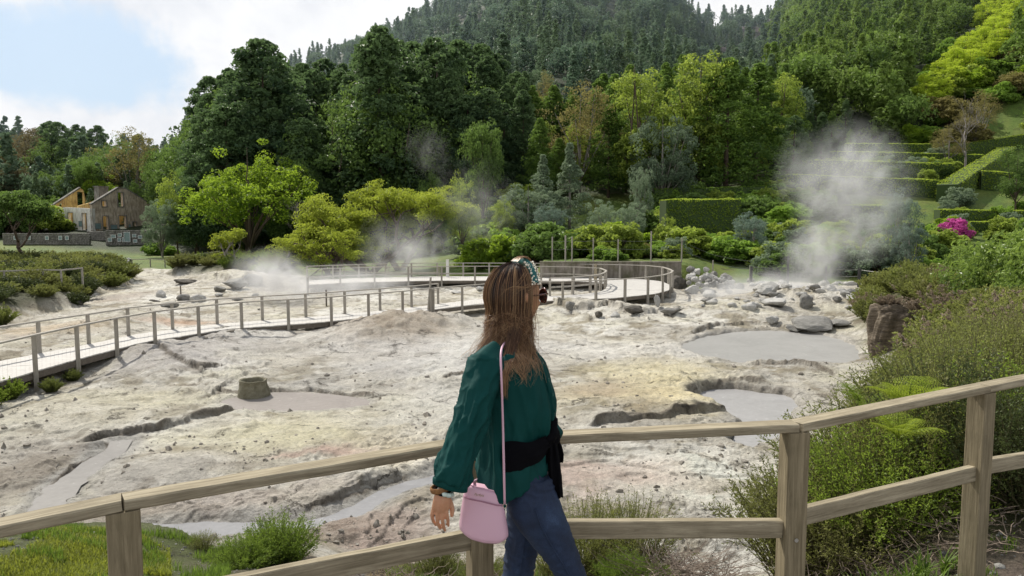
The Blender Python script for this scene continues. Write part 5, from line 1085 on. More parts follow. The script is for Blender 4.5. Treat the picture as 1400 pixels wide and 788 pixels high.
# the big mound of heath right behind the fence
for (px, py, d, s, wd, kd, lb) in [
 (1065, 720, 5.0, 1.05, 1.0, 'green', 'dense green heath bush at the left end of the mound behind the fence'), (1110, 705, 4.7, .95, 1.0, 'green2', 'green heath bush directly right of the middle-right fence post'), (1165, 700, 4.6, .95, 1.1, 'fresh', 'fresh green heath bush low behind the rising lower rail'),
 (1215, 700, 4.9, 1.0, 1.0, 'green', 'green heath bush below the yellow fern'), (1265, 690, 5.0, 1.0, 1.1, 'dark', 'dark heath bush in shade left of the rightmost post'), (1080, 700, 6.0, 1.15, 1.0, 'green2', 'tall green heath bush behind the left end of the mound'), (1140, 690, 6.0, 1.2, 1.1, 'green', 'tall heath bush in the middle of the near mound'),
 (1200, 680, 6.3, 1.15, 1.1, 'brown', 'brownish heath bush left of the yellow fern'), (1300, 670, 5.6, 1.1, 1.1, 'green', 'green heath bush right behind the rightmost post'), (1370, 660, 5.0, .95, 1.2, 'fresh', 'fresh green heath bush at the right edge under the top rail'), (1420, 690, 4.4, .85, 1.1, 'dark', 'dark heath bush at the right edge below the lower rail'),
 (1340, 690, 4.6, .75, 1.1, 'dark', 'low dark heath bush at the foot of the rightmost post'), (1250, 640, 6.9, 1.15, 1.1, 'green2', 'green heath bush behind the yellow fern'), (1330, 640, 6.8, 1.1, 1.2, 'brown', 'brownish heath bush behind the rightmost post'), (1400, 640, 6.6, 1.1, 1.2, 'green', 'green heath bush above the top rail at the right edge')]:
    x, y = atx(px+(70 if px < 1300 else 20), d); hput(kd, x, y, s*1.25, wd*1.15, lb)
kinds_near = ['green', 'green2', 'brown', 'fresh', 'brown', 'green']; kinds_far = ['brown', 'rusty', 'green2', 'green', 'green', 'brown']
cnt = 0
for d in np.r_[np.arange(7.6, 14, .62), np.arange(14, 30, .95), np.arange(30, 47, 1.5)]:
    # line where the bank begins, in world x
    bx = np.interp(d, [b[1] for b in BANK], [b[0] for b in BANK]); x = bx+.45+.015*d; xmax = .74*d
    while x < xmax:
        s = rg.uniform(.85, 1.3)*(1+.012*d); f = rg.random(); inn = (x-bx)
        if inn < .8 and rg.random() < .15: x += .8*s; continue
        kd = (kinds_near if d < 13 else kinds_far)[rg.integers(6)]
        if d < 15 and inn < 2.2: kd = ['brown', 'green', 'green2'][rg.integers(3)]
        if 11 < d < 15 and x > .55*d: kd = ['rusty', 'brown', 'brown'][rg.integers(3)]
        px_ = 700+FPX*x/d; skip = (23 < d < 27.5 and 1205 < px_ < 1265) or (17 < d < 25 and 1195 < px_ < 1275 and inn < 2.5)
        if not skip:
            zone = 'on the near slope of the right bank' if d < 14 else ('on the middle of the right bank' if d < 27 else 'on the far part of the right bank near the wire fence'); hput(kd, x, d+rg.uniform(-.3, .3), s*(.85 if inn < 1 else 1), rg.uniform(1.1, 1.5), '%s heath bush %s' % (KN[kd], zone), '%s heath %s' % (KN[kd], zone)); cnt += 1
        x += rg.uniform(.55, .95)*(.85+.035*d)
print('bank heath', cnt)
# left bank heath
LB = np.array(LBANK); cnt = 0
for poly, nm, sp_, ss, kk in ((LBANK, 'on the left bank beyond the boardwalk', 1.45, (.75, 1.25), ['green', 'dark', 'green2', 'dark', 'brown']), (FARBANK, 'on the low heath strip before the lime green tree', 1.7, (.7, 1.1), ['green', 'fresh', 'green2', 'dark'])):
    A_ = np.array(poly); y = A_[:, 1].min()
    while y < A_[:, 1].max():
        x = A_[:, 0].min()
        while x < A_[:, 0].max():
            xx, yy_ = x+rg.uniform(-.5, .5), y+rg.uniform(-.5, .5); q = poly_sd_all(np.array([xx]), np.array([yy_]), poly)[0]
            pxx = 700+FPX*xx/max(yy_, 1)
            if q > .25 and pxx > -60:
                kd = kk[rg.integers(len(kk))]; s = rg.uniform(*ss)*(1+.3*(yy_ > 40)); hput(kd, xx, yy_, s, rg.uniform(1.4, 1.9), '%s heath bush %s' % (KN[kd], nm), '%s heath %s' % (KN[kd], nm)); cnt += 1
            x += sp_*(.8+yy_*.008)
        y += sp_*(.75+y*.008)
print('left heath', cnt)
for px, py, s, lb in ((12, 545, .7, 'bright green heath clump at the left edge under the boardwalk'), (70, 535, .5, 'small heath clump under the boardwalk beside the first post'), (100, 520, .45, 'small heath clump under the boardwalk between two posts'), (150, 498, .5, 'heath tuft under the boardwalk right of the second post'), (-20, 560, .8, 'heath clump at the left frame edge below the boardwalk')):
    g = G(px, py, 8); hput('fresh' if px < 20 else 'green', g[0], g[1], s, 1.3, lb)
# single bushes on the near shoulder
HS['broom'] = heather('broom_bush', 411, m_ptop, n=300, leaves=90, w=.42, h=.62, L=.024, asp=.26); HS['broom2'] = heather('broom_bush', 412, m_ptop, n=280, leaves=90, w=.5, h=.5, L=.024, asp=.26); HS['tuft'] = heather('heath_tussock', 413, foliage('tussock_green', (.07, .09, .02), (.28, .30, .08), .4, .2), n=230, leaves=70, w=.55, h=.72, L=.021, asp=.24, bare=.15)
for (kd, px, d, s, wd, lb) in (('broom', 372, 4.9, .62, .95, 'bright green upright broom bush on the shoulder left of the woman'), ('broom2', 318, 4.65, .50, .9, 'lower bright green broom bush touching the taller one'),
    ('tuft', 812, 4.75, .80, .85, 'wispy pale green heath tussock just right of the jeans, above the lower rail'), ('tuft', 868, 4.9, .80, .9, 'wispy heath tussock farther right of the jeans'), ('broom', 860, 4.3, .42, 1.0, 'small dark-based green bush under the lower rail right of the woman'), ('broom2', 905, 4.4, .34, 1.0, 'low green bush beside the dry twigs'), ('green', 590, 4.5, .36, 1.0, 'small green bush under the lower rail left of the post'), ('green2', 655, 4.2, .34, .9, 'small green bush behind the post beside the pink bag'), ('tuft', 775, 4.6, .6, .8, 'short wispy tussock close behind the jeans'), ('brown', 262, 5.2, .2, 1.2, 'tiny dry tuft at the edge of the stream')):
    x, y = atx(px, d); hput(kd, x, y, s, wd*1.2, lb)
# ---- grass: uncountable blades
def blades(name, P, hmin, hmax, wid, mc, label, seed, bend=.5):
    rg = np.random.default_rng(seed); n = len(P); h = rg.uniform(hmin, hmax, n); a = rg.uniform(0, 6.28, n); dr = np.stack([np.cos(a), np.sin(a), 0*a], 1); sdv = np.stack([-np.sin(a), np.cos(a), 0*a], 1); b = rg.uniform(.15, 1, n)*bend; V = []
    for t, w in ((0, 1), (.45, .8), (.8, .5), (1, .05)):
        c = P+dr*(h*b*t*t)[:, None]+np.array([0, 0, 1])*(h*t*(1-.35*b*t))[:, None]
        V.append(c-sdv*(wid*w*.5*(.7+.6*rg.random(n)))[:, None]); V.append(c+sdv*(wid*w*.5))
    V = np.stack(V, 1).reshape(-1, 3); i = np.arange(n)[:, None]*8; Q_ = np.concatenate([i+np.array([0, 1, 3, 2]), i+np.array([2, 3, 5, 4]), i+np.array([4, 5, 7, 6])], 0)
    mb = MB(); mb.add(V, Q_, a=np.repeat(rg.uniform(.1, .9, n), 8)); o = mb.build(name, mc); tag(o, label, 'grass', kind='stuff'); return o
m_gr = foliage('grass_green', (.035, .07, .012), (.19, .29, .04), .42, 0); m_gy = foliage('moss_yellow_green', (.08, .10, .012), (.34, .38, .05), .4, 0); m_gd = foliage('dry_grass', (.16, .12, .06), (.42, .34, .2), .3, 0)
def area(n, px0, px1, d0, d1, seed, fn=None):
    rg = np.random.default_rng(seed); d = rg.uniform(d0, d1, n); px = rg.uniform(px0, px1, n); x = (px-700)/FPX*d
    if fn is not None: k = fn(x, d, px); x, d = x[k], d[k]
    return np.stack([x, d, H(x, d)-.005], 1)
P = area(60000, -80, 215, 3.0, 6.0, 1, lambda x, y, px: (fbm(x, y, .5, 3, 4) > -.14) & (y < 5.35+.1*fbm(x, y*0, .5, 2)*4-(px > 120)*(px-120)*.004)); blades('mossy_grass', P, .015, .055, .006, m_gy, 'yellow-green mossy grass at the lower left behind the fence', 1, .8)
P = area(26000, -80, 300, 3.0, 5.4, 2, lambda x, y, px: (fbm(x, y, .35, 3, 14) > .08)); blades('short_grass', P, .03, .09, .005, m_gr, 'short green grass tufts at the lower left', 2)
P = area(26000, 520, 1090, 3.0, 4.9, 3, lambda x, y, px: (fbm(x, y, .3, 3, 24) > .05)); blades('short_grass', P, .02, .08, .005, m_gr, 'patchy short grass below the lower rail near the woman', 3)
P = area(16000, 480, 1090, 3.0, 5.0, 4, lambda x, y, px: (fbm(x, y, .3, 3, 34) > .0)); blades('dry_grass', P, .02, .07, .004, m_gd, 'dry straw-coloured grass below the lower rail', 4, .9)
# long bright tufts at the right foot of the fence
rg = np.random.default_rng(6); T = []
for i in range(58):
    px, d = rg.uniform(1040, 1320), rg.uniform(3.15, 3.75); x, y = atx(px, d); c = np.array([x, y]); n = rg.integers(14, 32); q = c+rg.normal(size=(n, 2))*.018; T.append(np.c_[q, H(q[:, 0], q[:, 1])-.005])
blades('long_grass', np.concatenate(T), .08, .20, .011, m_gr, 'bright long-bladed grass tufts at the foot of the fence on the right', 7, .9)
P = area(9000, 1030, 1500, 2.9, 4.0, 9, lambda x, y, px: fbm(x, y, .25, 3, 54) > .12); blades('short_grass', P, .02, .06, .006, m_gr, 'sparse grass on the soil at the lower right', 9)
# dry twigs and brushwood
def twigs(name, px0, px1, d0, d1, n, label, seed, L=(.1, .35), zf=.12):
    rg = np.random.default_rng(seed); mb = MB()
    for i in range(n):
        x, y = atx(rg.uniform(px0, px1), rg.uniform(d0, d1)); z = HZ(x, y)+rg.uniform(0, zf); a = rg.uniform(0, 6.28); l = rg.uniform(*L); k = 5; d = np.array([math.cos(a), math.sin(a), rg.uniform(-.1, .5)]); P = np.array([x, y, z])+np.cumsum(np.tile(d*l/k, (k, 1))+rg.normal(size=(k, 3))*.012, 0); mb.tube(P, np.linspace(.003, .001, k), 3, cap=False)
    o = mb.build(name, M_dry); tag(o, label, 'twigs', kind='stuff')
twigs('dry_brushwood', 880, 1010, 4.0, 4.9, 620, 'tangled grey-brown dry brushwood beside the middle-right post', 3, (.12, .4), .14); twigs('dry_brushwood', 500, 700, 3.8, 4.7, 220, 'scattered dry twigs on the soil left of the woman', 4, (.05, .2), .03); twigs('dry_brushwood', 1090, 1420, 3.7, 4.5, 320, 'dry twigs in the shade under the right heath', 5, (.1, .3), .12)
# small stones on the shoulder
rg = np.random.default_rng(12); n = 1500; d = rg.uniform(2.8, 5.2, n); x = (rg.uniform(-60, 1460, n)-700)/FPX*d; z = H(x, d); sz = rg.lognormal(-4.9, .5, n).clip(.003, .03)
mb = MB(); V = np.stack([x, d, z], 1)[:, None]+IV[None]*sz[:, None, None]*rg.uniform(.6, 1.4, (n, 1, 3)); mb.add(V.reshape(-1, 3), None, (IF[None]+12*np.arange(n)[:, None, None]).reshape(-1, 3)); o = mb.build('gravel', S_grey); tag(o, 'small grey gravel scattered on the path shoulder', 'gravel', kind='stuff')
# ---- ferns
m_fern = foliage('fern_yellow_green', (.10, .16, .015), (.38, .46, .05), .42, .1)
def fern(name, seed, nf, L, label, px, d, z, mat=m_fern):
    rg = np.random.default_rng(seed); x, y = atx(px, d); root = empty(name, (x, y, z), 0, label, 'fern'); 
    for f in range(nf):
        a = f*6.28/nf+rg.uniform(-.3, .3); l = L*rg.uniform(.75, 1.1); t = np.linspace(0, 1, 26); el = rg.uniform(.7, 1.15); R_ = l*t*math.cos(el); Zz = l*(t*math.sin(el)-.45*t*t); P = np.stack([math.cos(a)*R_, math.sin(a)*R_, Zz], 1); mb = MB(); mb.tube(P, np.linspace(.004, .001, 26), 3, a=.3)
        ax = np.gradient(P, axis=0); ax /= np.linalg.norm(ax, axis=1)[:, None]; sd_ = np.cross(ax, [0, 0, 1.]); sd_ /= np.linalg.norm(sd_, axis=1)[:, None]
        for s in (-1, 1):
            for i in range(4, 26, 2):
                pl = l*.34*math.sin(min(1, (1-t[i])*1.25+.08)*math.pi/2); dirv = sd_[i]*s*.9+ax[i]*.45; dirv /= np.linalg.norm(dirv); m = 9
                q = P[i]+dirv*np.linspace(.06, 1, m)[:, None]*pl; q[:, 2] -= np.linspace(0, 1, m)**2*pl*.2; up_ = np.cross(dirv, ax[i])*s
                for s2 in (-1, 1):
                    al = ax[i]*s2*.9+dirv*.5; wv = pl*.19*(1-np.linspace(0, 1, m)*.7); kites(mb, q+al*wv[:, None]*.45, np.tile(up_, (m, 1))+rg.normal(size=(m, 3))*.15, wv, rg, .55+rg.uniform(-.2, .3), .42, along=np.tile(al*3, (m, 1)))
        mb.build('frond', mat, root)
    return root
x, y = atx(1255, 5.6); fern('fern', 1, 10, .44, 'bright yellow-green fern spreading above the top rail at the right', 1252, 4.55, Pd(1252, 560, 4.55)[2]); fern('fern', 2, 9, .32, 'smaller yellow fern below the rail under the larger one', 1240, 4.25, Pd(1240, 600, 4.25)[2]); fern('fern', 3, 7, .38, 'green fern among the heath left of the yellow fern', 1190, 5.4, Pd(1190, 560, 5.4)[2], m_h2)
for i, (px, d, s) in enumerate(((1330, 12.5, .9), (1370, 12.8, 1.), (1300, 13.3, .9), (1345, 14.2, 1.1), (1390, 14, 1.1), (1320, 11.6, .7), (1280, 15, .9))):
    x, y = atx(px, d); fern('fern', 20+i, 9, s*.5, ['light green fern lowest of the fern patch on the right bank', 'large light green fern in the middle of the fern patch', 'light green fern at the left of the fern patch', 'fern behind the fern patch below the glossy bush', 'fern at the right edge of the photo on the bank', 'small fern in front of the fern patch', 'farthest fern of the patch near the earth outcrop'][i], px, d, HZ(x, y)+.55, m_ptop)
# glossy broad-leaved shrub, upper right
BG = bush('glossy_bush', 221, m_glossy, n=90, per=60, leaf=.055, rc=.24, w=1.3, h=1.0); KG = [(1375, 20, 2.3, 1.0, 'large glossy-leaved bush leaning in from the right above the heath bank'), (1415, 19, 2.6, .9, 'glossy-leaved bush cut by the right edge of the photo'), (1345, 23, 2.2, .95, 'glossy-leaved bush behind and left of the large one'), (1395, 24.5, 3.2, 1.0, 'tall glossy bush behind the large one'), (1440, 16.5, 2.0, .9, 'glossy bush low at the right edge')]
for i, (px, d, h, wd, lb) in enumerate(KG): put(BG, *atx(px, d), h, wd, label=lb, cat='bush')
# earth outcrop on the bank
og = atx(1232, 24.2); oz = HZ(*og); mb = MB(); import bmesh
bmz = bmesh.new(); bmesh.ops.create_icosphere(bmz, subdivisions=5, radius=1); V = np.array([v.co for v in bmz.verts]); FF = [[v.index for v in f.verts] for f in bmz.faces]; bmz.free()
V[:, 2] = np.where(V[:, 2] > .45, .45+(V[:, 2]-.45)*.25, V[:, 2]); fl = 1+.42*fbm(V[:, 0]+V[:, 1]*.6, V[:, 2]*.5+V[:, 1], .45, 5, 3)[:, None]; V = V*fl; V[:, :2] *= (1+.12*np.clip(V[:, 2:3], 0, 1)); V = V*np.array([.85, .7, 1.45]); mb.add(V, None, FF)
k = NT('layered_brown_earth'); tc = k.N('ShaderNodeTexCoord').outputs['Object']; mp = k.N('ShaderNodeMapping', None, Vector=tc, Scale=(1, 1, 3.5)).outputs[0]; n = k.noise(mp, 2, 8, .7); c = k.ramp(n, [(.3, (.045, .035, .025)), (.55, (.17, .135, .095)), (.75, (.34, .29, .22))]); b = k.N('ShaderNodeBsdfPrincipled', None, Base_Color=c, Roughness=.95, Normal=k.N('ShaderNodeBump', None, Height=n, Strength=1.0, Distance=.15).outputs[0])
o = mb.build('earth_outcrop', k.out(b.outputs[0]), smooth=True); o.location = (og[0], og[1], Pd(1232, 440, 24.2)[2]-.3); tag(o, 'brown eroded earth outcrop with overhanging top on the right bank', 'outcrop')
hput('rusty', og[0]-.3, og[1]+.1, .5, 2.2, 'low rust-coloured heath capping the earth outcrop', z=Pd(1232, 414, 24.2)[2]-.1); hput('fresh', og[0]+1.3, og[1]-.2, .7, 1.4, 'bright green bush spilling over the earth outcrop', z=Pd(1262, 420, 24.2)[2]-.3)
# ------------------------------------------------------------------ steam
def steam(name, loc, size, dens, label, seed, sc=1.6, thr=.42, rot=(0, 0, 0), shape='plume', aniso=.25, col=(.93, .94, .95), segs=1):
    """a body of drifting steam: a closed hull filled with a scattering volume that thins to nothing at its skin"""
    import bmesh
    bm = bmesh.new(); bmesh.ops.create_icosphere(bm, subdivisions=3, radius=1.0); me = bpy.data.meshes.new(name)
    for v in bm.verts: v.co *= 1.02
    bm.to_mesh(me); bm.free(); o = bpy.data.objects.new(name, me); COL.objects.link(o); o.location = loc; o.scale = size; o.rotation_euler = rot
    k = NT(name+'_volume'); tc = k.N('ShaderNodeTexCoord').outputs['Object']; ln = k.N('ShaderNodeVectorMath', {'operation': 'LENGTH'}, i0=tc).outputs['Value']
    wv = k.N('ShaderNodeMapping', None, Vector=tc, Location=(seed*3.1, seed*1.7, seed*.9), Scale=(size[0]/max(size)*1.0*sc, size[1]/max(size)*sc, size[2]/max(size)*sc*.75)).outputs[0]
    n = k.noise(wv, 2.0, 3, .5, .6); n0 = k.noise(wv, .8, 2, .5, .3)
    lnn = k.math('MULTIPLY_ADD', k.math('SUBTRACT', n0, .5), 1.3, ln); fall = k.ramp(k.math('MAXIMUM', lnn, 0.0), [(0.0, (1, 1, 1)), (.3, (.62, .62, .62)), (.6, (.2, .2, .2)), (.95, (0, 0, 0))], 'EASE')
    edge = k.ramp(ln, [(.55, (1, 1, 1)), (1.0, (0, 0, 0))], 'EASE')
    d = k.math('SUBTRACT', k.math('MULTIPLY_ADD', n0, .35, k.math('MULTIPLY', n, .75)), thr); d = k.math('MULTIPLY', k.math('MAXIMUM', d, 0.0), 5.0); d = k.math('MULTIPLY', k.math('MULTIPLY', d, fall), edge)
    if shape == 'plume':
        zz_ = k.N('ShaderNodeSeparateXYZ', None, Vector=tc).outputs[2]; d = k.math('MULTIPLY', d, k.math('MULTIPLY_ADD', zz_, -.45, .75))
    d = k.math('MULTIPLY', d, dens)
    v = k.N('ShaderNodeVolumeScatter', None, Color=col, Density=d, Anisotropy=aniso)
    m = k.out(None, v.outputs[0]); me.materials.append(m); tag(o, label, 'steam'); return o
def stp(px, py, d): p = Pd(px, py, d); return tuple(p)
steam('steam_plume', stp(1118, 350, 46), (2.6, 2.2, 3.0), 1.2, 'thick white base of the right steam column just above the vent', 1, 2.0, .40, (0, .3, 0))
steam('steam_plume', stp(1165, 280, 47), (5.0, 2.6, 4.6), 1.05, 'broad drifting middle of the right steam column', 2, 2.2, .42, (0, .55, 0))
steam('steam_plume', stp(1185, 225, 48), (4.8, 2.6, 3.6), .8, 'ragged top of the right steam column in front of the terrace hedges', 11, 2.4, .43, (0, .7, 0))
steam('steam_plume', stp(1110, 235, 49), (3.6, 2.4, 3.4), .5, 'thin left edge of the right steam cloud before the dark forest', 12, 2.4, .43, (0, .5, 0))
steam('steam_plume', stp(1060, 402, 43), (5.8, 2.8, 2.1), 1.6, 'low steam hugging the whitened vent rocks', 3, 2.2, .42)
steam('steam_plume', stp(985, 405, 43), (3.0, 2.0, 1.4), .8, 'thin steam at the left side of the vent rocks', 4, 2.0, .42)
steam('steam_plume', stp(380, 385, 42), (3.4, 2.2, 2.3), 1.8, 'white steam patch low at the left beyond the boardwalk', 5, 1.9, .38, (0, .4, 0))
steam('steam_plume', stp(470, 390, 46), (7.0, 2.5, 1.8), 1.0, 'long thin steam sheet drifting before the spreading tree', 6, 2.2, .40)
steam('steam_plume', stp(560, 345, 55), (4.8, 2.5, 4.0), .6, 'faint steam rising between the spreading tree and the bare trunk', 7, 2.0, .41, (0, .3, 0))
steam('steam_plume', stp(645, 285, 62), (5.5, 3, 5.5), .17, 'very faint bluish steam wisps hanging before the dark forest', 8, 2.4, .43, (0, .4, 0))
steam('steam_plume', stp(585, 205, 64), (3.0, 2, 3.0), .12, 'highest faint wisp of steam against the dark forest', 9, 2.4, .44, (0, .4, 0))

# thin air haze over the far valley and mountain
mb = MB(); mb.box((60, 395, 120), (900, 500, 300)); kz = NT('valley_haze'); o = mb.build('haze', kz.out(None, kz.N('ShaderNodeVolumeScatter', None, Color=(.70, .84, 1.0), Density=.00026, Anisotropy=.35).outputs[0])); tag(o, kind='structure')
# ------------------------------------------------------------------ the woman
D0 = 2.5
def WP(px, py, d=D0): return Pd(px, py, d)
WO = np.array([WP(712, 600)[0], D0, 0.0])
person = empty('person', tuple(WO), 0, 'woman in a dark green blouse and blue jeans standing at the fence, looking away right', 'person')
def rings_mesh(mb, rings, n=40, power=2.0, bottom=None):
    """closed body from rings (centre xyz, half width along x, half depth along y, optional (ux, uy) axes)"""
    th = np.linspace(0, 2*np.pi, n, endpoint=False); V = []
    for r in rings:
        c = np.array(r[0]); c_, s_ = np.cos(th), np.sin(th)
        ex = 2/power; X_ = np.sign(c_)*np.abs(c_)**ex*r[1]; Y_ = np.sign(s_)*np.abs(s_)**ex*r[2]
        V.append(np.stack([c[0]+X_, c[1]+Y_, np.full(n, c[2])], 1))
    V = np.concatenate(V); k = len(rings); i, j = np.meshgrid(np.arange(k-1), np.arange(n), indexing='ij'); j2 = (j+1) % n
    Q_ = np.stack([i*n+j, (i+1)*n+j, (i+1)*n+j2, i*n+j2], -1).reshape(-1, 4); V = np.concatenate([V, [rings[0][0]], [rings[-1][0]]]); b = k*n
    T = [[b, j, (j+1) % n] for j in range(n)]+[[b+1, (k-1)*n+(j+1) % n, (k-1)*n+j] for j in range(n)]
    mb.add(V, Q_, T)
def tube_round(mb, pts, rr, n=20, sub=6):
    """swept tube through smooth points with hemispherical ends"""
    pts = np.array(pts, float); rr = np.array(rr, float); k = len(pts); t = np.linspace(0, k-1, (k-1)*sub+1)
    def cr(A):  # Catmull-Rom
        A = np.vstack([2*A[0]-A[1], A, 2*A[-1]-A[-2]]) if A.ndim > 1 else np.r_[2*A[0]-A[1], A, 2*A[-1]-A[-2]]; o = []
        for tt in t:
            i = min(int(tt), k-2); u = tt-i; p0, p1, p2, p3 = A[i], A[i+1], A[i+2], A[i+3]; o.append(.5*((2*p1)+(-p0+p2)*u+(2*p0-5*p1+4*p2-p3)*u*u+(-p0+3*p1-3*p2+p3)*u**3))
        return np.array(o)
    P = cr(pts); Rr = cr(rr); e0 = (P[0]-P[1])/np.linalg.norm(P[0]-P[1]); e1 = (P[-1]-P[-2])/np.linalg.norm(P[-1]-P[-2]); a = np.array([.95, .8, .5])
    P = np.vstack([P[0]+e0*Rr[0]*a[:, None], P, P[-1]+e1*Rr[-1]*a[::-1][:, None]]); q = np.sqrt(1-a**2); Rr = np.r_[Rr[0]*q, Rr, Rr[-1]*q[::-1]]
    mb.tube(P, Rr, n); return P, Rr
def solidify(mb, voxel, smooth=4, fac=.5):
    """fuse overlapping closed pieces into one continuous skin; returns vertex array, faces, normals"""
    m_ = simple('tmp', (1, 1, 1)); o = mb.build('tmp', m_); md = o.modifiers.new('r', 'REMESH'); md.mode = 'VOXEL'; md.voxel_size = voxel
    ms = o.modifiers.new('s', 'SMOOTH'); ms.iterations = smooth; ms.factor = fac
    bpy.context.view_layer.update(); dg = bpy.context.evaluated_depsgraph_get(); ev = o.evaluated_get(dg); me = bpy.data.meshes.new_from_object(ev)
    n = len(me.vertices); V = np.empty(n*3, np.float32); me.vertices.foreach_get('co', V); V = V.reshape(-1, 3).astype(float); Nn = np.empty(n*3, np.float32); me.vertices.foreach_get('normal', Nn); Nn = Nn.reshape(-1, 3).astype(float)
    Fq = [tuple(p.vertices) for p in me.polygons]; bpy.data.meshes.remove(me); old = o.data; bpy.data.objects.remove(o); bpy.data.meshes.remove(old); bpy.data.materials.remove(m_)
    q = np.array([f for f in Fq if len(f) == 4]); t = np.array([f for f in Fq if len(f) == 3]); return V, q, t, Nn
def finish(name, V, q, t, mat, parent=None, a=.5, smooth=True, origin=None):
    origin = WO if origin is None else origin; mb = MB(); mb.add(V-origin, q if len(q) else None, t if len(t) else None, a=a); return mb.build(name, mat, parent, smooth=smooth)
def near_path(V, pts):
    """distance to a path, position along it, and nearest centre"""
    best = np.full(len(V), 9.); par = np.zeros(len(V)); cen = np.zeros_like(V); L = 0
    for a, b in zip(pts[:-1], pts[1:]):
        a = np.array(a); b = np.array(b); d = b-a; l = np.linalg.norm(d); u = np.clip((V-a)@d/(l*l), 0, 1); c = a+u[:, None]*d; ds = np.linalg.norm(V-c, axis=1); m = ds < best; best[m] = ds[m]; par[m] = (L+u*l)[m]; cen[m] = c[m]; L += l
    return best, par, cen
px1 = D0/FPX
# ---- skin: head, neck, trunk core, arms with hands, legs
YAW = rad(37)   # the head looks to the right and away
hf = np.array([math.cos(YAW), math.sin(YAW), 0]); hl = np.array([-math.sin(YAW), math.cos(YAW), 0]); hu = np.array([0, 0, 1.]); HC = WP(703, 405, 2.50)
PT = rad(2); hf2 = hf*math.cos(PT)-hu*math.sin(PT); hu2 = hu*math.cos(PT)+hf*math.sin(PT)
def HL(x, y, z): return HC+hf2*x+hl*y+hu2*z
import bmesh
bmz = bmesh.new(); bmesh.ops.create_icosphere(bmz, subdivisions=5, radius=1); hv = np.array([v.co for v in bmz.verts]); hfc = [[v.index for v in f.verts] for f in bmz.faces]; bmz.free()
x, y, z = hv.T.copy()
jaw = sstep(.05, -.95, z); x2 = x*.092; y2 = y*.074*(1-.34*jaw*sstep(-.4, .6, x)); z2 = z*.108
x2 = x2+jaw*.010*(x > 0)-jaw*np.minimum(x, 0)*-.045*1.0; x2 = np.where(x < 0, x2*(1-.35*jaw), x2)
g_ = lambda yc, zc, sy, sz: np.exp(-((y2-yc)/sy)**2-((z2-zc)/sz)**2)*(x > .2)
x2 += .020*g_(0, -.030, .011, .014)+.011*g_(0, -.008, .008, .022)           # nose
x2 += .006*g_(0, .022, .045, .010)-.010*g_(.030, .002, .014, .011)-.010*g_(-.030, .002, .014, .011)   # brow, eye sockets
x2 += .008*g_(0, -.058, .020, .005)+.008*g_(0, -.069, .017, .005)-.005*g_(0, -.0635, .022, .0025)     # lips
x2 += .012*g_(0, -.095, .018, .014)+.004*g_(.038, -.03, .02, .02)+.004*g_(-.038, -.03, .02, .02)       # chin, cheeks
body = MB(); hp = HC+x2[:, None]*hf2+y2[:, None]*hl+z2[:, None]*hu2; body.add(hp, None, hfc)
for s_ in (-1, 1): tube_round(body, [HL(-.008, s_*.072, .018), HL(-.014, s_*.080, .004), HL(-.006, s_*.076, -.022)], [.011, .010, .007], 10)
NB = WP(701, 470, 2.50); tube_round(body, [HL(-.022, 0, -.05), (NB+HL(-.02, 0, -.07))/2, NB+[0, 0, -.02], NB+[0, 0, -.07]], [.052, .049, .054, .07], 24)
TR = [(704, 482, 22, .10), (703, 505, 34, .135), (704, 545, 40, .13), (702, 585, 36, .115), (704, 615, 34, .12), (716, 645, 22, .13), (722, 675, 18, .12)]
rings_mesh(body, [(WP(a, b), w*px1, dd) for a, b, w, dd in TR])
SP = [WP(676, 500, 2.38), WP(657, 535, 2.315), WP(640, 585, 2.27), WP(622, 635, 2.24), WP(606, 672, 2.215)]      # right arm
tube_round(body, SP, [.036, .036, .034, .028, .0195], 18)
SL = [WP(712, 492, 2.66), WP(728, 540, 2.72), WP(742, 590, 2.735), WP(752, 604, 2.70), WP(754, 622, 2.70)]      # left arm, behind the body
tube_round(body, SL, [.045, .040, .036, .028, .02], 16)
def hand(mb, wrist, pts_palm, fingers, thumb):
    tube_round(mb, [wrist]+[p for p, r in pts_palm], [.0185]+[r for p, r in pts_palm], 16, 4)
    for ch in fingers+[thumb]: tube_round(mb, [p for p, r in ch], [r for p, r in ch], 12, 5)
hd = 2.205
W3 = lambda a, b, o=0: WP(603+(a-603)*.90, b, hd+o)
# palm as three overlapping struts so that it is broad and flat
for (ax, ay, ao), (bx, by, bo_), r0, r1 in (((601, 673, 0), (594, 694, -.006), .013, .0105), ((604, 673, 0), (600, 697, -.010), .015, .0110), ((607, 673, 0), (606, 697, -.008), .015, .0112), ((609, 674, .002), (611.5, 694, -.004), .0135, .0108)):
    tube_round(body, [W3(ax, ay, ao), W3((ax+bx)/2, (ay+by)/2, (ao+bo_)/2-.004), W3(bx, by, bo_)], [r0, (r0+r1)/2+.0015, r1], 14, 5)
tube_round(body, [W3(602, 690, -.004), W3(608, 690, -.004)], [.012, .012], 12)
for f in ([(592.5, 692, -.005), (589.5, 704, -.007), (591, 712, 0), (595, 718, .007)], [(598.5, 695, -.009), (597, 708, -.012), (598.5, 717, -.005), (602, 723, .004)], [(604.5, 695, -.008), (605, 709, -.012), (606.5, 718.5, -.005), (609, 725.5, .004)], [(610, 692, -.004), (612, 703, -.009), (613.5, 712, -.004), (614, 719, .004)]):
    tube_round(body, [W3(*q) for q in f], [.0066, .0060, .0055, .0046], 12, 5)
tube_round(body, [W3(611, 680, .008), W3(617, 688, .012), W3(620, 697, .010), W3(619.5, 705, .006)], [.0115, .0090, .0078, .0062], 12, 5)
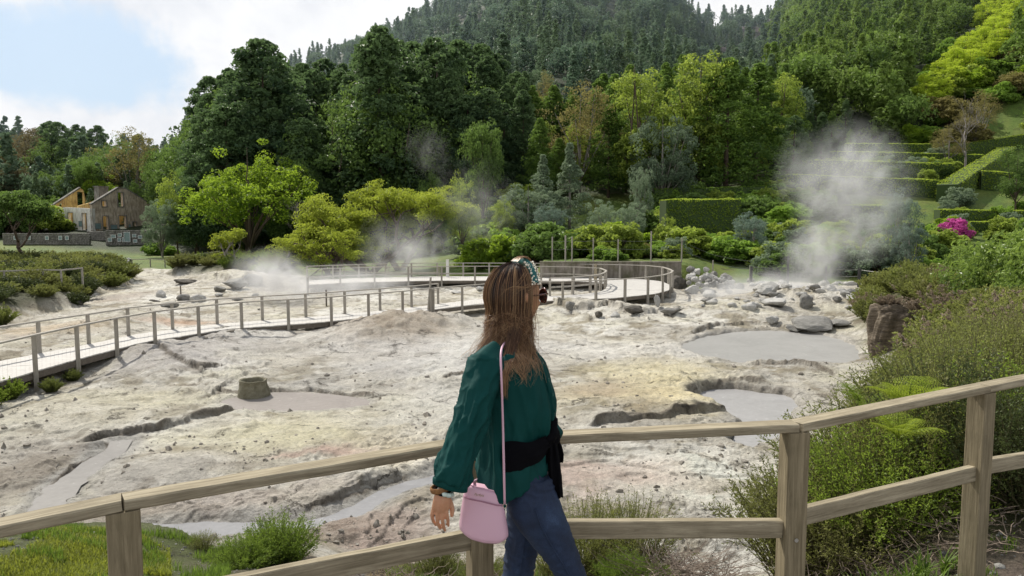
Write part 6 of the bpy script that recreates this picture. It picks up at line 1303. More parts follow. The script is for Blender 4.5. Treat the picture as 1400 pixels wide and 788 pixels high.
# left hand, resting out of sight behind the knot
for f in ([(750, 618), (749, 634), (750, 645)], [(753, 618), (754, 636), (755, 648)], [(756, 618), (757, 635), (758, 646)], [(758, 618), (760, 631), (760, 640)]): tube_round(body, [WP(a, b, 2.72) for a, b in f], [.012, .008, .006], 10, 4)
tube_round(body, [WP(749, 620, 2.70), WP(746, 628, 2.71), WP(745, 637, 2.72)], [.011, .009, .007], 10, 4)
# legs and feet
RL = [(722, 655, 20, .065, 2.43), (730, 690, 26, .072, 2.42), (748, 730, 24, .066, 2.42), (774, 775, 17, .055, 2.42), (790, 830, 17, .052, 2.42), (797, 855, 17, .053, 2.42), (794, 890, 17, .052, 2.42), (788, 940, 14, .042, 2.42), (782, 1000, 10, .032, 2.42), (782, 1030, 10, .03, 2.42)]
LL = [(718, 655, 20, .07, 2.57), (719, 690, 20, .07, 2.58), (715, 730, 18, .062, 2.58), (708, 780, 15, .055, 2.58), (702, 820, 17, .052, 2.58), (690, 860, 16, .05, 2.58), (676, 900, 15, .046, 2.58), (664, 945, 12, .036, 2.58), (656, 975, 10, .032, 2.58)]
for Lg in (RL, LL): rings_mesh(body, [(WP(a, b, dd), w*dd/FPX, dp) for a, b, w, dp, dd in Lg], 28)
V, q, t, N_v = solidify(body, .0027, 5)
k = NT('skin'); tc = k.N('ShaderNodeTexCoord').outputs['Object']; n = k.noise(tc, 60, 4, .6)
bs_ = k.N('ShaderNodeBsdfPrincipled', None, Base_Color=k.mix(n, (.47, .225, .12), (.60, .32, .19)), Roughness=.5); bs_.inputs['Subsurface Weight'].default_value = .15; bs_.inputs['Subsurface Radius'].default_value = (.012, .005, .003); bs_.inputs['Subsurface Scale'].default_value = 1
M_skin = k.out(bs_.outputs[0]); bod = finish('body', V, q, t, M_skin, person)
# nails
mbn = MB()
for tip in ((595, 717, .003), (602, 722, -.001), (609, 724.5, -.001), (614, 718, -.001)):
    c = W3(*tip); mbn.add(c-WO+np.array([[math.cos(a_)*.0036, -.0060, math.sin(a_)*.0045] for a_ in np.linspace(0, 6.28, 11)[:-1]]), None, [[0, i, i+1] for i in range(1, 9)])

# ---- blouse
def hemrow(px_): return np.interp(px_, [640, 648, 660, 672, 683, 687, 692, 743, 760], [618, 624, 652, 668, 678, 676, 662, 636, 632])
BR = [(462, 690, 712, .055), (467, 684, 717, .085), (473, 672, 723, .135), (482, 662, 733, .170), (495, 655, 743, .180), (515, 650, 751, .178), (535, 648, 757, .172), (555, 648, 760, .168), (572, 649, 758, .165), (588, 652, 750, .160), (605, 652, 748, .165), (622, 652, 748, .175), (636, 656, 748, .182), (650, 660, 746, .18)]
bl = MB(); n = 64; th = np.linspace(0, 2*np.pi, n, endpoint=False); rowsb = []
for ii, (ry, L_, R_, dp) in enumerate(BR[:12]):
    c = (L_+R_)/2; w_ = (R_-L_)/2; V0 = []
    for a_ in th: bu = sstep(1.78, 1.90, a_)*sstep(3.1, 2.6, a_)*sstep(572, 600, ry)*.026; V0.append(WP(c+w_*np.sign(math.cos(a_))*abs(math.cos(a_))**.9, ry, D0)+np.array([0, -(dp+bu)*math.sin(a_), 0]))
    rowsb.append(V0)
hem_l, hem_r, hd_ = 649, 750, .178
for f_ in (.35, .7, 1.0):
    V0 = []
    for a_ in th:
        c = (hem_l+hem_r)/2; w_ = (hem_r-hem_l)/2; xx = c+w_*np.sign(math.cos(a_))*abs(math.cos(a_))**.9; hr = hemrow(xx) if math.sin(a_) > -.1 else 640
        V0.append(WP(xx, 622+(hr-622)*f_, D0)+np.array([0, -(hd_+.022*sstep(1.78, 1.90, a_)+.014*f_*(xx < 690))*math.sin(a_), 0]))
    rowsb.append(V0)
V = np.array(rowsb).reshape(-1, 3); kk = len(rowsb); i, j = np.meshgrid(np.arange(kk-1), np.arange(n), indexing='ij'); j2 = (j+1) % n; Q_ = np.stack([i*n+j, i*n+j2, (i+1)*n+j2, (i+1)*n+j], -1).reshape(-1, 4)
V = np.concatenate([V, [np.mean(rowsb[0], 0)], [np.mean(rowsb[-1], 0)+[0, 0, .04]]]); b_ = kk*n; bl.add(V, Q_, [[b_, (jj+1) % n, jj] for jj in range(n)]+[[b_+1, (kk-1)*n+jj, (kk-1)*n+(jj+1) % n] for jj in range(n)])
slv = [WP(678, 484, 2.40), WP(664, 500, 2.35), WP(656, 530, 2.315), WP(648, 562, 2.285), WP(637.5, 594, 2.26), WP(627, 624, 2.24), WP(620, 645, 2.225), WP(616, 658, 2.22)]
slr = [.044, .057, .053, .048, .047, .050, .051, .050]
bl.tube(slv, slr, 28)
cuffc = WP(615.5, 664.5, 2.218); cd_ = (cuffc-slv[-1])/np.linalg.norm(cuffc-slv[-1])
sl2 = [WP(706, 486, 2.62), WP(716, 505, 2.67), WP(731, 545, 2.72), WP(743, 585, 2.735), WP(756, 603, 2.70)]; bl.tube(sl2, [.05, .062, .058, .052, .045], 20)
V, q, t, Nn = solidify(bl, .0042, 5)
ds, pa, cn = near_path(V, slv); issl = sstep(.085, .060, ds)*(V[:, 2] < WP(0, 486)[2]+.02)
# sleeve folds: oblique creases, deeper near elbow and cuff
rel = V-cn; ang = np.arctan2(rel[:, 1], rel[:, 0])
c1 = np.sin(pa*46+ang*1.6+2.2*fbm(pa*6, ang, 1.0, 3, 2)); c2 = fbm(pa*7+ang*.8, ang*1.0-pa*4, 1.0, 2, 7)
fold_s = (.0038*(1-np.abs(c1))**1.5*(.3+sstep(-.2, .4, c2))+.012*c2*(.5+.8*sstep(.15, .4, pa)))
long_ = fbm(ang*1.3, pa*2.2, 1.0, 2, 11); fold_s += .014*long_+.008*np.clip(1-3.0*np.abs(fbm(pa*5+ang*.5, ang*.9-pa*2.5, 1.0, 2, 31)), 0, 1)**1.5
X_, Z_ = V[:, 0]-WO[0], V[:, 2]; th_ = np.arctan2(V[:, 1]-D0, X_)
waist = np.exp(-((Z_-WP(0, 598)[2])/.10)**2)
f1 = fbm(th_*3.2+Z_*1.5, Z_*2.6, 1.0, 3, 13); f2 = fbm(th_*2.2+Z_*3.5, Z_*4-th_*1.2, 1.0, 2, 17)
fold_t = .006*f1*(.25+1.0*sstep(1.35, 1.1, Z_))+.014*f2+.0022*(1-2*np.abs(np.sin(th_*9+Z_*10+7*f2)))*waist
# tension line from the armpit to the back hem
fold_t = fold_t*(.25+.75*sstep(WP(0, 655)[2], WP(0, 615)[2], Z_)); fold_t = fold_t+.006*np.clip(1-3.0*np.abs(fbm(th_*1.8+Z_*2.5, Z_*2.2-th_*.8, 1.0, 2, 37)), 0, 1)**1.5; d = fold_s*issl+fold_t*(1-issl); V = V+Nn*d[:, None]
k = NT('green_blouse_cloth'); tc = k.N('ShaderNodeTexCoord').outputs['Object']; nz = k.noise(tc, 9, 5, .6, .3); nf = k.N('ShaderNodeTexWave', {'wave_type': 'BANDS', 'bands_direction': 'DIAGONAL'}, Vector=tc, Scale=500).outputs[1]
cb = k.mix(nz, (.002, .045, .041), (.004, .074, .067)); bp = k.N('ShaderNodeBsdfPrincipled', None, Base_Color=cb, Roughness=.7, Normal=k.N('ShaderNodeBump', None, Height=k.math('MULTIPLY_ADD', nf, .08, k.noise(tc, 28, 4, .6, 1.2)), Strength=.28, Distance=.008).outputs[0])
bp.inputs['Specular IOR Level'].default_value = .18
tr_ = k.N('ShaderNodeBsdfTranslucent', None, Color=(.01, .16, .14)); M_bl = k.out(k.N('ShaderNodeMixShader', None, i0=.12, i1=bp.outputs[0], i2=tr_.outputs[0]).outputs[0])
blouse = finish('blouse', V, q, t, M_bl, person)
# cuff
mc_ = MB(); u = np.cross(cd_, [0, 1., 0]); u /= np.linalg.norm(u); v_ = np.cross(cd_, u); n = 36; ths = np.linspace(0, 2*np.pi, n, endpoint=False); R0 = []
base_c = slv[-1]-cd_*.012
for (s, r) in ((0, .0505), (.002, .054), (.018, .0545), (.030, .054), (.032, .051), (.028, .048), (.0, .044)):
    tilt = .010*np.cos(ths)
    R0.append(base_c+cd_*s+cd_*tilt[:, None]*(s > .01)+(np.cos(ths)[:, None]*u+np.sin(ths)[:, None]*v_*.85)*(r*(1+.03*np.sin(5*ths)))[:, None])
V = np.concatenate(R0); mc_.add(V-WO, [[i*n+j, i*n+(j+1) % n, (i+1)*n+(j+1) % n, (i+1)*n+j] for i in range(6) for j in range(n)]); mc_.build('cuff', M_bl, blouse, smooth=True)
# collar, placket and buttons on the chest
def chest(row, off):
    r_ = [b[0] for b in BR]; L_ = np.interp(row, r_, [b[1] for b in BR]); R_ = np.interp(row, r_, [b[2] for b in BR]); dp = np.interp(row, r_, [b[3] for b in BR]); c = (L_+R_)/2; w_ = (R_-L_)/2
    return WP(c+w_*abs(math.cos(off))**.9, row, D0)+np.array([0, -dp*math.sin(off), 0])
plk = MB(); rws = np.linspace(476, 566, 22); A_ = np.array([chest(r, .42) for r in rws]); B_ = np.array([chest(r, .56) for r in rws]); nn = np.array([.8, -.55, 0]); e = nn*.0055
V = np.concatenate([A_+e*.1, A_+e*1.3, B_+e*1.3, B_+e*.1])-WO; m = len(rws); plk.add(V, [[i+m*s, i+1+m*s, i+1+m*(s+1), i+m*(s+1)] for s in range(3) for i in range(m-1)]); plk.build('placket', M_bl, blouse, smooth=True)
M_btn = simple('green_button', (.01, .09, .08), .25, 0, .1)
for r in (492, 512, 532, 553):
    c = chest(r, .49)+nn*.010-WO; m_ = MB(); m_.tube([c, c+nn*.003], .0055, 12); m_.build('button', M_btn, blouse)
col_ = MB(); n = 30; R1 = []
for s, (rr, zz, fw) in enumerate(((.056, .030, .0), (.058, .040, .0), (.064, .036, .006), (.074, .004, .018), (.070, .002, .016))):
    a_ = np.linspace(-2.75, 2.75, n); pt = NB+np.stack([-np.cos(a_)*rr*1.05+.008, np.sin(a_)*rr*1.15, zz-.035*np.abs(a_/2.75)**2.2-fw*np.abs(a_/2.75)], 1); R1.append(pt)
V = np.concatenate(R1)-WO; col_.add(V+np.array([0, 0, -.012]), [[i*n+j, i*n+j+1, (i+1)*n+j+1, (i+1)*n+j] for i in range(4) for j in range(n-1)]); col_.build('collar', M_bl, blouse, smooth=True)
# ---- jeans
jn = MB(); HP = [(628, 692, 747, .155, 2.5), (645, 690, 750, .165, 2.5), (660, 689, 754, .168, 2.5), (676, 690, 756, .15, 2.5)]
rings_mesh(jn, [(WP((a+b)/2, r, dd), (b-a)/2*dd/FPX, dp) for r, a, b, dp, dd in HP], 40)
JR = [(650, 690, 754, .085, 2.42), (680, 689, 765, .092, 2.415), (700, 694, 772, .094, 2.41), (720, 706, 780, .090, 2.41), (740, 722, 787, .085, 2.41), (760, 740, 794, .078, 2.41), (788, 759, 804, .068, 2.41), (820, 772, 815, .062, 2.41), (850, 777, 819, .060, 2.41), (885, 775, 815, .058, 2.41), (940, 772, 806, .05, 2.41), (1000, 768, 799, .045, 2.41), (1012, 768, 799, .045, 2.41)]
JL = [(650, 692, 748, .085, 2.58), (690, 692, 748, .088, 2.58), (720, 691, 744, .082, 2.58), (750, 689, 738, .075, 2.58), (788, 686, 729, .068, 2.58), (820, 680, 722, .060, 2.58), (860, 668, 710, .056, 2.58), (900, 655, 696, .052, 2.58), (945, 643, 680, .045, 2.58), (972, 640, 674, .044, 2.58)]
for J in (JR, JL): rings_mesh(jn, [(WP((a+b)/2, r, dd), (b-a)/2*dd/FPX, dp) for r, a, b, dp, dd in J], 36)
V, q, t, Nn = solidify(jn, .0042, 6)
x_, y_, z_ = V.T; fA = fbm(x_*9+z_*5, z_*14-x_*6+y_*3, 1.0, 4, 3); kn = np.exp(-((z_-.52)/.16)**2); cr_ = np.exp(-((z_-.90)/.07)**2)
V = V+Nn*(.0035*fA+.0045*(kn+cr_)*(1-2*np.abs(np.sin(z_*60+x_*30+5*fA)))*.6)[:, None]
k = NT('blue_denim'); tc = k.N('ShaderNodeTexCoord').outputs['Object']; sx_ = k.N('ShaderNodeSeparateXYZ', None, Vector=tc); nz = k.noise(tc, 7, 6, .65, .4); nf = k.noise(tc, 420, 3, .7)
fd = k.ramp(k.math('MULTIPLY_ADD', nz, .6, k.math('MULTIPLY', nf, .4)), [(.38, (.006, .013, .034)), (.55, (.016, .034, .080)), (.70, (.05, .09, .17))])
M_den = k.out(k.N('ShaderNodeBsdfPrincipled', None, Base_Color=fd, Roughness=.8, Normal=k.N('ShaderNodeBump', None, Height=k.math('ADD', nf, k.noise(tc, 35, 4, .7, .8)), Strength=.35, Distance=.004).outputs[0]).outputs[0])
jeans = finish('jeans', V, q, t, M_den, person)
M_seam = simple('denim_seam_thread', (.10, .15, .24), .8)
def surf_line(prof, k_, off):
    out = []
    for r, a, b, dp, dd in prof:
        w_ = (b-a)/2; c = (a+b)/2; out.append(WP(c+w_*math.cos(k_), r, dd)+np.array([0, -dp*math.sin(k_)-off, 0]))
    return out
sm_ = MB(); L_ = surf_line(JR[1:9], math.pi*.47, .004); sm_.tube(np.array(L_)-WO, .0022, 5); L_ = surf_line(JL[2:7], math.pi*.50, .003); sm_.tube(np.array(L_)-WO, .0020, 5); sm_.build('side_seam', M_den, jeans, smooth=True)
# ---- shoes
M_shoe = simple('white_trainer', (.6, .59, .57), .6)
for (c, dd) in ((782, 2.42), (654, 2.58)):
    row = 1024 if c > 700 else 985; p = WP(c, row, dd); p[2] = .045; mb = MB(); tube_round(mb, [p+[-.06, 0, 0], p+[.02, 0, .012], p+[.10, -.01, -.005], p+[.165, -.015, -.012]], [.038, .042, .040, .030], 16); V, q, t, Nn = solidify(mb, .005, 3); V[:, 2] = np.maximum(V[:, 2], .004); finish('shoe', V, q, t, M_shoe, person)
# ---- black garment knotted at the waist
k = NT('black_knit'); tc = k.N('ShaderNodeTexCoord').outputs['Object']; nz = k.noise(tc, 160, 3, .6); M_blk = k.out(k.N('ShaderNodeBsdfPrincipled', None, Base_Color=(.0035, .0035, .005), Roughness=1.0, Normal=k.N('ShaderNodeBump', None, Height=nz, Strength=.4, Distance=.002).outputs[0], **{'Specular_IOR_Level': .12}).outputs[0])
gm_ = MB(); n = 40; th = np.linspace(-.35, 1.73, n)   # angle: 0 = front (image right), positive towards the camera
def waistpt(row, a_, o): 
    L_, R_, dp = 650, 750, .166
    return WP((L_+R_)/2+(R_-L_)/2*np.sign(math.cos(a_))*abs(math.cos(a_))**.9, row, D0)+np.array([0, -dp*math.sin(a_), 0])+np.array([math.cos(a_), -math.sin(a_), 0])*o
m = 9; Vb = []
for a_ in th:
    f_ = np.clip((a_-.3)/1.4, 0, 1); top = 583+2*f_+1.5*math.sin(a_*7); bot = 603+24*f_
    for s in np.linspace(0, 1, m): Vb.append(waistpt(top+(bot-top)*s, a_, .010+.012*math.sin(s*math.pi)+.004*math.sin(s*19+a_*3)+.003*math.sin(a_*11+s*4)))
for a_ in th:
    f_ = np.clip((a_-.3)/1.4, 0, 1); Vb.append(waistpt(605+24*f_, a_, -.02)); Vb.append(waistpt(580+2*f_, a_, -.02))
Vb = np.array(Vb)-WO; gm_.add(Vb, [[i*m+j, i*m+j+1, (i+1)*m+j+1, (i+1)*m+j] for i in range(n-1) for j in range(m-1)]); gm_.build('tied_cardigan', M_blk, person, smooth=True); tied = person.children[-1] if False else bpy.data.objects[gm_ and 'tied_cardigan']
def drape(name, path, widths, thick, seed, folds=2.5):
    """hanging cloth end: path of (px, row, d), half widths in px"""
    rg = np.random.default_rng(seed); P = np.array([WP(*p) for p in path]); kq = 30; t0 = np.linspace(0, 1, len(P)); tt = np.linspace(0, 1, kq); C_ = np.stack([np.interp(tt, t0, P[:, i]) for i in range(3)], 1); Wd = np.interp(tt, t0, widths)*px1; nq = 40; aa = np.linspace(0, 2*np.pi, nq, endpoint=False); V = []
    for i in range(kq):
        fo = .010*np.sin(aa*folds*2+i*.16+seed)*min(1, i/6)+.005*np.sin(aa*7+i*.3)
        V.append(C_[i]+np.stack([np.cos(aa)*Wd[i], np.sin(aa)*(thick+fo), 0*aa+.006*np.sin(aa*3+i)*(i/kq)], 1))
    V = np.concatenate(V+[C_[:1], C_[-1:]]); mb = MB(); b = kq*nq; mb.add(V-WO, [[i*nq+j, (i+1)*nq+j, (i+1)*nq+(j+1) % nq, i*nq+(j+1) % nq] for i in range(kq-1) for j in range(nq)], [[b, j, (j+1) % nq] for j in range(nq)]+[[b+1, (kq-1)*nq+(j+1) % nq, (kq-1)*nq+j] for j in range(nq)]); return mb.build(name, M_blk, tied, smooth=True)
mbk = MB(); tube_round(mbk, [WP(742, 596, 2.42), WP(752, 590, 2.42), WP(757, 600, 2.43), WP(750, 608, 2.43)], [.020, .026, .024, .018], 16); tube_round(mbk, [WP(745, 606, 2.41), WP(753, 596, 2.40), WP(757, 578, 2.43), WP(756, 568, 2.46)], [.012, .020, .015, .008], 14)
V, q, t, Nn = solidify(mbk, .004, 3); V += Nn*(.004*fbm(V[:, 0]*60, V[:, 2]*50, 1., 3, 4))[:, None]; finish('knot', V, q, t, M_blk, tied)
drape('hanging_sleeve', [(752, 600, 2.42), (755, 625, 2.42), (759, 650, 2.42), (762, 679, 2.42)], [7, 9.5, 9, 8], .014, 3); drape('hanging_sleeve', [(758, 600, 2.47), (762, 612, 2.48), (766, 622, 2.48), (767, 630, 2.48)], [6, 7, 5, 3.5], .014, 9)
# ---- hair
k = NT('brown_hair'); at = k.N('ShaderNodeAttribute', {'attribute_name': 'v'}).outputs['Fac']
hc_ = k.ramp(at, [(0, (.016, .007, .005)), (.3, (.042, .019, .011)), (.5, (.11, .052, .026)), (.72, (.29, .15, .07)), (1, (.58, .38, .20))])
bh = k.N('ShaderNodeBsdfPrincipled', None, Base_Color=hc_, Roughness=.38); bh.inputs['Specular IOR Level'].default_value = .6; th_n = k.N('ShaderNodeBsdfTranslucent', None, Color=hc_)
M_hair = k.out(k.N('ShaderNodeMixShader', None, i0=.22, i1=bh.outputs[0], i2=th_n.outputs[0]).outputs[0])
rg = np.random.default_rng(55)
HA, HB, HCc = .100, .083, .110   # hair surface half axes on the head
Z0s = NB[2]
def strand(phi, th0, end_row, lift, rgn, wav=.006, side_push=0.0, segs=26, out=0.0):
    """phi: 0 = face direction, +90deg = her left; starts at polar angle th0 from the crown, follows the skull, then falls"""
    P = []; t1 = rad(96); s1 = 12
    cx, sx2 = math.cos(phi), math.sin(phi)
    for i in range(s1):
        th = th0+(t1-th0)*i/(s1-1); e = 1+lift
        P.append((HA*e*math.sin(th)*cx, HB*e*math.sin(th)*sx2, HCc*(1+lift*.8)*math.cos(th)))
    xl, yl, zl = P[-1]; W_ = HL(xl, yl, zl); ztip = WP(0, end_row, D0)[2]; rem = W_[2]-ztip; dirw = hf*cx*.9+hl*sx2; k2 = segs-s1
    out_r = [HL(*p) for p in P]; ph1, ph2 = rgn.uniform(0, 6.28, 2); r0 = 0.0
    for i in range(1, k2+1):
        u = i/k2; zc = W_[2]-rem*u; sh = sstep(NB[2]+.045, NB[2]-.03, zc)    # the shoulders push hair outward
        sp_ = -(.006+.022*max(0, -dirw[0]))*math.sin(min(u*1.6, 1.0)*math.pi/2)*(1-.3*sh)+out*u*u
        q = W_+dirw*(sp_+sh*.010)+np.array([0, -1, 0])*sh*.03*max(0, -(dirw[1]))+np.array([side_push*u*u, 0, 0])
        amp = wav*u; q = q+np.array([math.sin(u*9+ph1)*amp, math.cos(u*8+ph2)*amp, 0]); q[2] = zc; out_r.append(q)
    return np.array(out_r)
def strip_strands(paths, r0, tipv, rootv, seed):
    rg = np.random.default_rng(seed); mb = MB()
    for P in paths:
        n = len(P); t = np.linspace(0, 1, n); a = np.clip(rootv+(tipv-rootv)*t**1.7+rg.normal()*.15+(rg.random() < .08)*.3, 0, 1); rr = r0*rg.uniform(.6, 1.4)*(1-.6*t**2); rr[0] = r0*.4
        mb.tube(P-WO, rr, 3, a=a, cap=False)
    return mb
def shoulder_lift(P):
    """keep hair outside blouse and arm: push points off the shoulder surface"""
    c = WP(706, 540, D0); 
    for i in range(len(P)):
        z = P[i, 2]; row = 301.4+(CAMH-z)/D0*FPX
        if row > 462:
            L_ = np.interp(row, [b[0] for b in BR], [b[1] for b in BR]); R_ = np.interp(row, [b[0] for b in BR], [b[2] for b in BR]); dp = np.interp(row, [b[0] for b in BR], [b[3] for b in BR])+.012
            cx_ = WP((L_+R_)/2, row, D0)[0]; hw = (R_-L_)/2*px1+.008; dx = (P[i, 0]-cx_)/hw; dy = (P[i, 1]-D0)/dp; rr = math.hypot(dx, dy)
            if rr < 1.0 and rr > 1e-3: P[i, 0] = cx_+dx/rr*hw; P[i, 1] = D0+dy/rr*dp
    return P
paths = []
for i in range(5200):
    phi = rad(rg.uniform(75, 268)) if rg.random() < .95 else rad(rg.uniform(266, 277))
    th0 = rad(rg.uniform(3, 62)); camside = -math.sin(phi)*math.cos(YAW)-math.cos(phi)*math.sin(YAW) if False else 0
    dirw = hf*math.cos(phi)+hl*math.sin(phi); fr_ = dirw[0]                 # +1: towards image right
    if fr_ > .2: er = rg.uniform(438, 500)
    elif fr_ < -.5: er = rg.uniform(440, 500)
    else: er = rg.uniform(438, 500)
    lift = abs(rg.normal())*.022; sp_ = -.030*max(0, -fr_)*rg.uniform(0, 1)**2+.012*max(0, fr_)*rg.uniform(0, 1)
    gi = int((math.degrees(phi)-60)/2.1); rgg = np.random.default_rng(1000+gi*7+int(th0*2.0)); erg = er+rgg.uniform(-14, 12); P = strand(phi, th0, erg, lift, rg, .006, sp_); Gd = strand(rad(60+(gi+.5)*2.1), th0, erg, .012+abs(rgg.normal())*.02, rgg, .030, sp_*.5+0); kq = (np.linspace(0, 1, len(P))**1.5*.8)[:, None]; P = P*(1-kq)+Gd*kq; dg_ = math.degrees(phi); uu_ = np.linspace(0, 1, len(P)); P[:, 0] += (np.clip((uu_-.52)/.3, 0, 1)**1.5)*(-.004*sstep(238, 246, dg_)*(dg_ > 180)-.004*sstep(238, 228, dg_)*sstep(150, 200, dg_)); paths.append(shoulder_lift(P))
# a long lock hanging over the blouse below the shoulder
for i in range(240):
    phi = rad(rg.uniform(226, 262)); P = strand(phi, rad(rg.uniform(15, 60)), rg.uniform(488, 530), abs(rg.normal())*.02+.02, rg, .004, .0); tgt = WP(687+rg.normal()*2.5, 520, 2.32); u = sstep(430, 505, 301.4+(CAMH-P[:, 2])/D0*FPX)[:, None]; P = P*(1-u*.85)+np.c_[np.full((len(P), 1), tgt[0]), np.full((len(P), 1), tgt[1]), P[:, 2:]]*u*.85; paths.append(shoulder_lift(P))
for i in range(260):
    phi = rad(rg.uniform(200, 235)); P = strand(phi, rad(rg.uniform(15, 60)), rg.uniform(480, 508), abs(rg.normal())*.02+.02, rg, .006, -.09); paths.append(shoulder_lift(P))
hb = strip_strands(paths, .00075, .80, .17, 5)
# under-layer so that no scalp shows
und = []; 
for i in range(60):
    for q_ in range(1): pass
hair = hb.build('hair', M_hair, person, smooth=True)
cap = MB(); nph, nth = 60, 26; Vc = []
for it in range(nth):
    for ip in range(nph):
        phi = rad(76+(266-76)*ip/(nph-1)); s = it/(nth-1)
        if s < .70: th = rad(2+94*s/.70); p = HL(HA*.965*math.sin(th)*math.cos(phi), HB*.955*math.sin(th)*math.sin(phi), HCc*.965*math.cos(th))
        else:
            th = rad(96); p = HL(HA*.955*math.sin(th)*math.cos(phi), HB*.95*math.sin(th)*math.sin(phi), HCc*.965*math.cos(th)); u = (s-.70)/.30; dw = hf*math.cos(phi)+hl*math.sin(phi); zend = WP(0, 446+18*abs(phi < rad(225)), D0)[2]; p = p-dw*.022*math.sin(min(1, u*2)*math.pi/2*1.2)*(1-.5*u); p[2] = p[2]+(zend-p[2])*u
        Vc.append(p)
Vc = shoulder_lift(np.array(Vc)); cap.add(Vc-WO, [[i*nph+j, i*nph+j+1, (i+1)*nph+j+1, (i+1)*nph+j] for i in range(nth-1) for j in range(nph-1)], a=.1); cap.build('hair_underlayer', M_hair, hair, smooth=True)
# loose flyaway hairs blown across the head and above the crown
fly = []
for i in range(26):
    a0 = rg.uniform(225, 285); P = []; n = 18; s0 = rg.uniform(-1, 1)
    for j in range(n):
        u = j/(n-1); phi = rad(a0-62*u+50); th = rad(55+30*u+6*math.sin(u*5+s0*3)+s0*12); e = 1.05+.06*math.sin(u*math.pi)*rg.uniform(.8, 1.2); P.append(HL(HA*e*math.sin(th)*math.cos(phi-rad(10)), HB*e*math.sin(th)*math.sin(phi-rad(10)), HCc*e*math.cos(th)))
    fly.append(np.array(P))
for i in range(46):   # arch over the crown towards the face
    P = []; n = 16; w_ = rg.uniform(-.02, .02)
    for j in range(n): u = j/(n-1); P.append(HL(-.02+.115*u, -.02+w_*(1-u), .118+.028*math.sin(u*math.pi)*rg.uniform(.85, 1.15)*(1-.3*u)-.06*u*u))
    fly.append(np.array(P))
for i in range(190):   # wisps at the tips
    phi = rad(rg.uniform(90, 290)); P = strand(phi, rad(rg.uniform(30, 70)), rg.uniform(485, 515), .05+abs(rg.normal())*.04, rg, .02, rg.uniform(-.09, .05)); fly.append(shoulder_lift(P))
strip_strands(fly, .0006, .95, .75, 9).build('loose_hairs', M_hair, hair, smooth=True)
# ---- headband with pearls
M_band = simple('green_velvet', (.004, .10, .09), .5, 0, .2); M_pearl = simple('cream_pearl', (.80, .74, .60), .22, 0, .05, 20, .7); hbnd = MB(); A_ = np.linspace(rad(-66), rad(66), 40)
def bandpt(a_, o, xo): return HL(.018+xo+.012*math.cos(a_), (HB+o)*math.sin(a_), (HCc+o)*math.cos(a_))
nr_ = 12
ringsb = []
for a_ in A_:
    wv = .012+.003*math.cos(a_); knot = .010*math.exp(-(a_/.22)**2)
    ringsb.append([bandpt(a_, .004+(.011+knot)*math.sin(q_)*.8+.004, wv*math.cos(q_)*(1-.35*math.exp(-(a_/.16)**2))) for q_ in np.linspace(0, 2*np.pi, nr_, endpoint=False)])
V = np.array(ringsb).reshape(-1, 3); hbnd.add(V-WO, [[i*nr_+j, i*nr_+(j+1) % nr_, (i+1)*nr_+(j+1) % nr_, (i+1)*nr_+j] for i in range(39) for j in range(nr_)]); hbo = hbnd.build('headband', M_band, person, smooth=True)
pm = MB(); rgq = np.random.default_rng(3)
bmz = bmesh.new(); bmesh.ops.create_icosphere(bmz, subdivisions=2, radius=1); PV = np.array([v.co for v in bmz.verts]); PF = np.array([[v.index for v in f.verts] for f in bmz.faces]); bmz.free(); cnt = 0; placed = []
for i in range(900):
    a_ = -rgq.uniform(rad(20), rad(70)); xo = rgq.uniform(-.017, .021); p = bandpt(a_, .0135, xo); r = rgq.choice([.0028, .0036, .0044])
    if all(np.linalg.norm(p-q_) > r+rq+.0004 for q_, rq in placed): placed.append((p, r)); pm.add(PV*r+p-WO, None, PF)
pm.build('pearls', M_pearl, hbo, smooth=True)
# ---- sunglasses (worn, a thing of its own)
GO = HL(.10, 0, .004); sg = empty('sunglasses', tuple(GO), 0, 'brown tortoiseshell sunglasses worn by the woman in the green blouse', 'sunglasses')
k = NT('tortoiseshell'); tc = k.N('ShaderNodeTexCoord').outputs['Object']; nz = k.noise(tc, 90, 3, .6, .8); bp = k.N('ShaderNodeBsdfPrincipled', None, Base_Color=k.ramp(nz, [(.4, (.02, .006, .004)), (.6, (.16, .035, .02))]), Roughness=.15); M_tort = k.out(bp.outputs[0]); M_lens = simple('dark_lens', (.02, .012, .012), .06, 0, .1, 5, .8)
fr = MB()
for s_ in (-1, 1):
    pts = [HL(.103-.012*abs(s_*.033+.026*math.cos(a_))/.06*abs(s_*.033+.026*math.cos(a_))/.06, s_*.034+.027*math.cos(a_), .002+.024*math.sin(a_)*(1.0+.12*math.cos(a_)*s_)) for a_ in np.linspace(0, 2*np.pi, 25)]
    fr.tube(np.array(pts)-GO, .0033, 8, cap=False); ln = MB(); ln.add(np.array(pts[:-1]+[HL(.1, s_*.034, .002)])-GO, None, [[i, (i+1) % 24, 24] for i in range(24)]); ln.build('lens', M_lens, sg)
    tm = MB(); tm.tube(np.array([HL(.094, s_*.062, .010), HL(.07, s_*.078, .010), HL(.02, s_*.082, .008), HL(-.015, s_*.082, .004), HL(-.03, s_*.078, -.012)])-GO, [.004, .0035, .003, .003, .003], 6); tm.build('temple', M_tort, sg, smooth=True)
fr.tube(np.array([HL(.104, -.008, .008), HL(.108, 0, .010), HL(.104, .008, .008)])-GO, .003, 6); fr.build('frame', M_tort, sg, smooth=True)
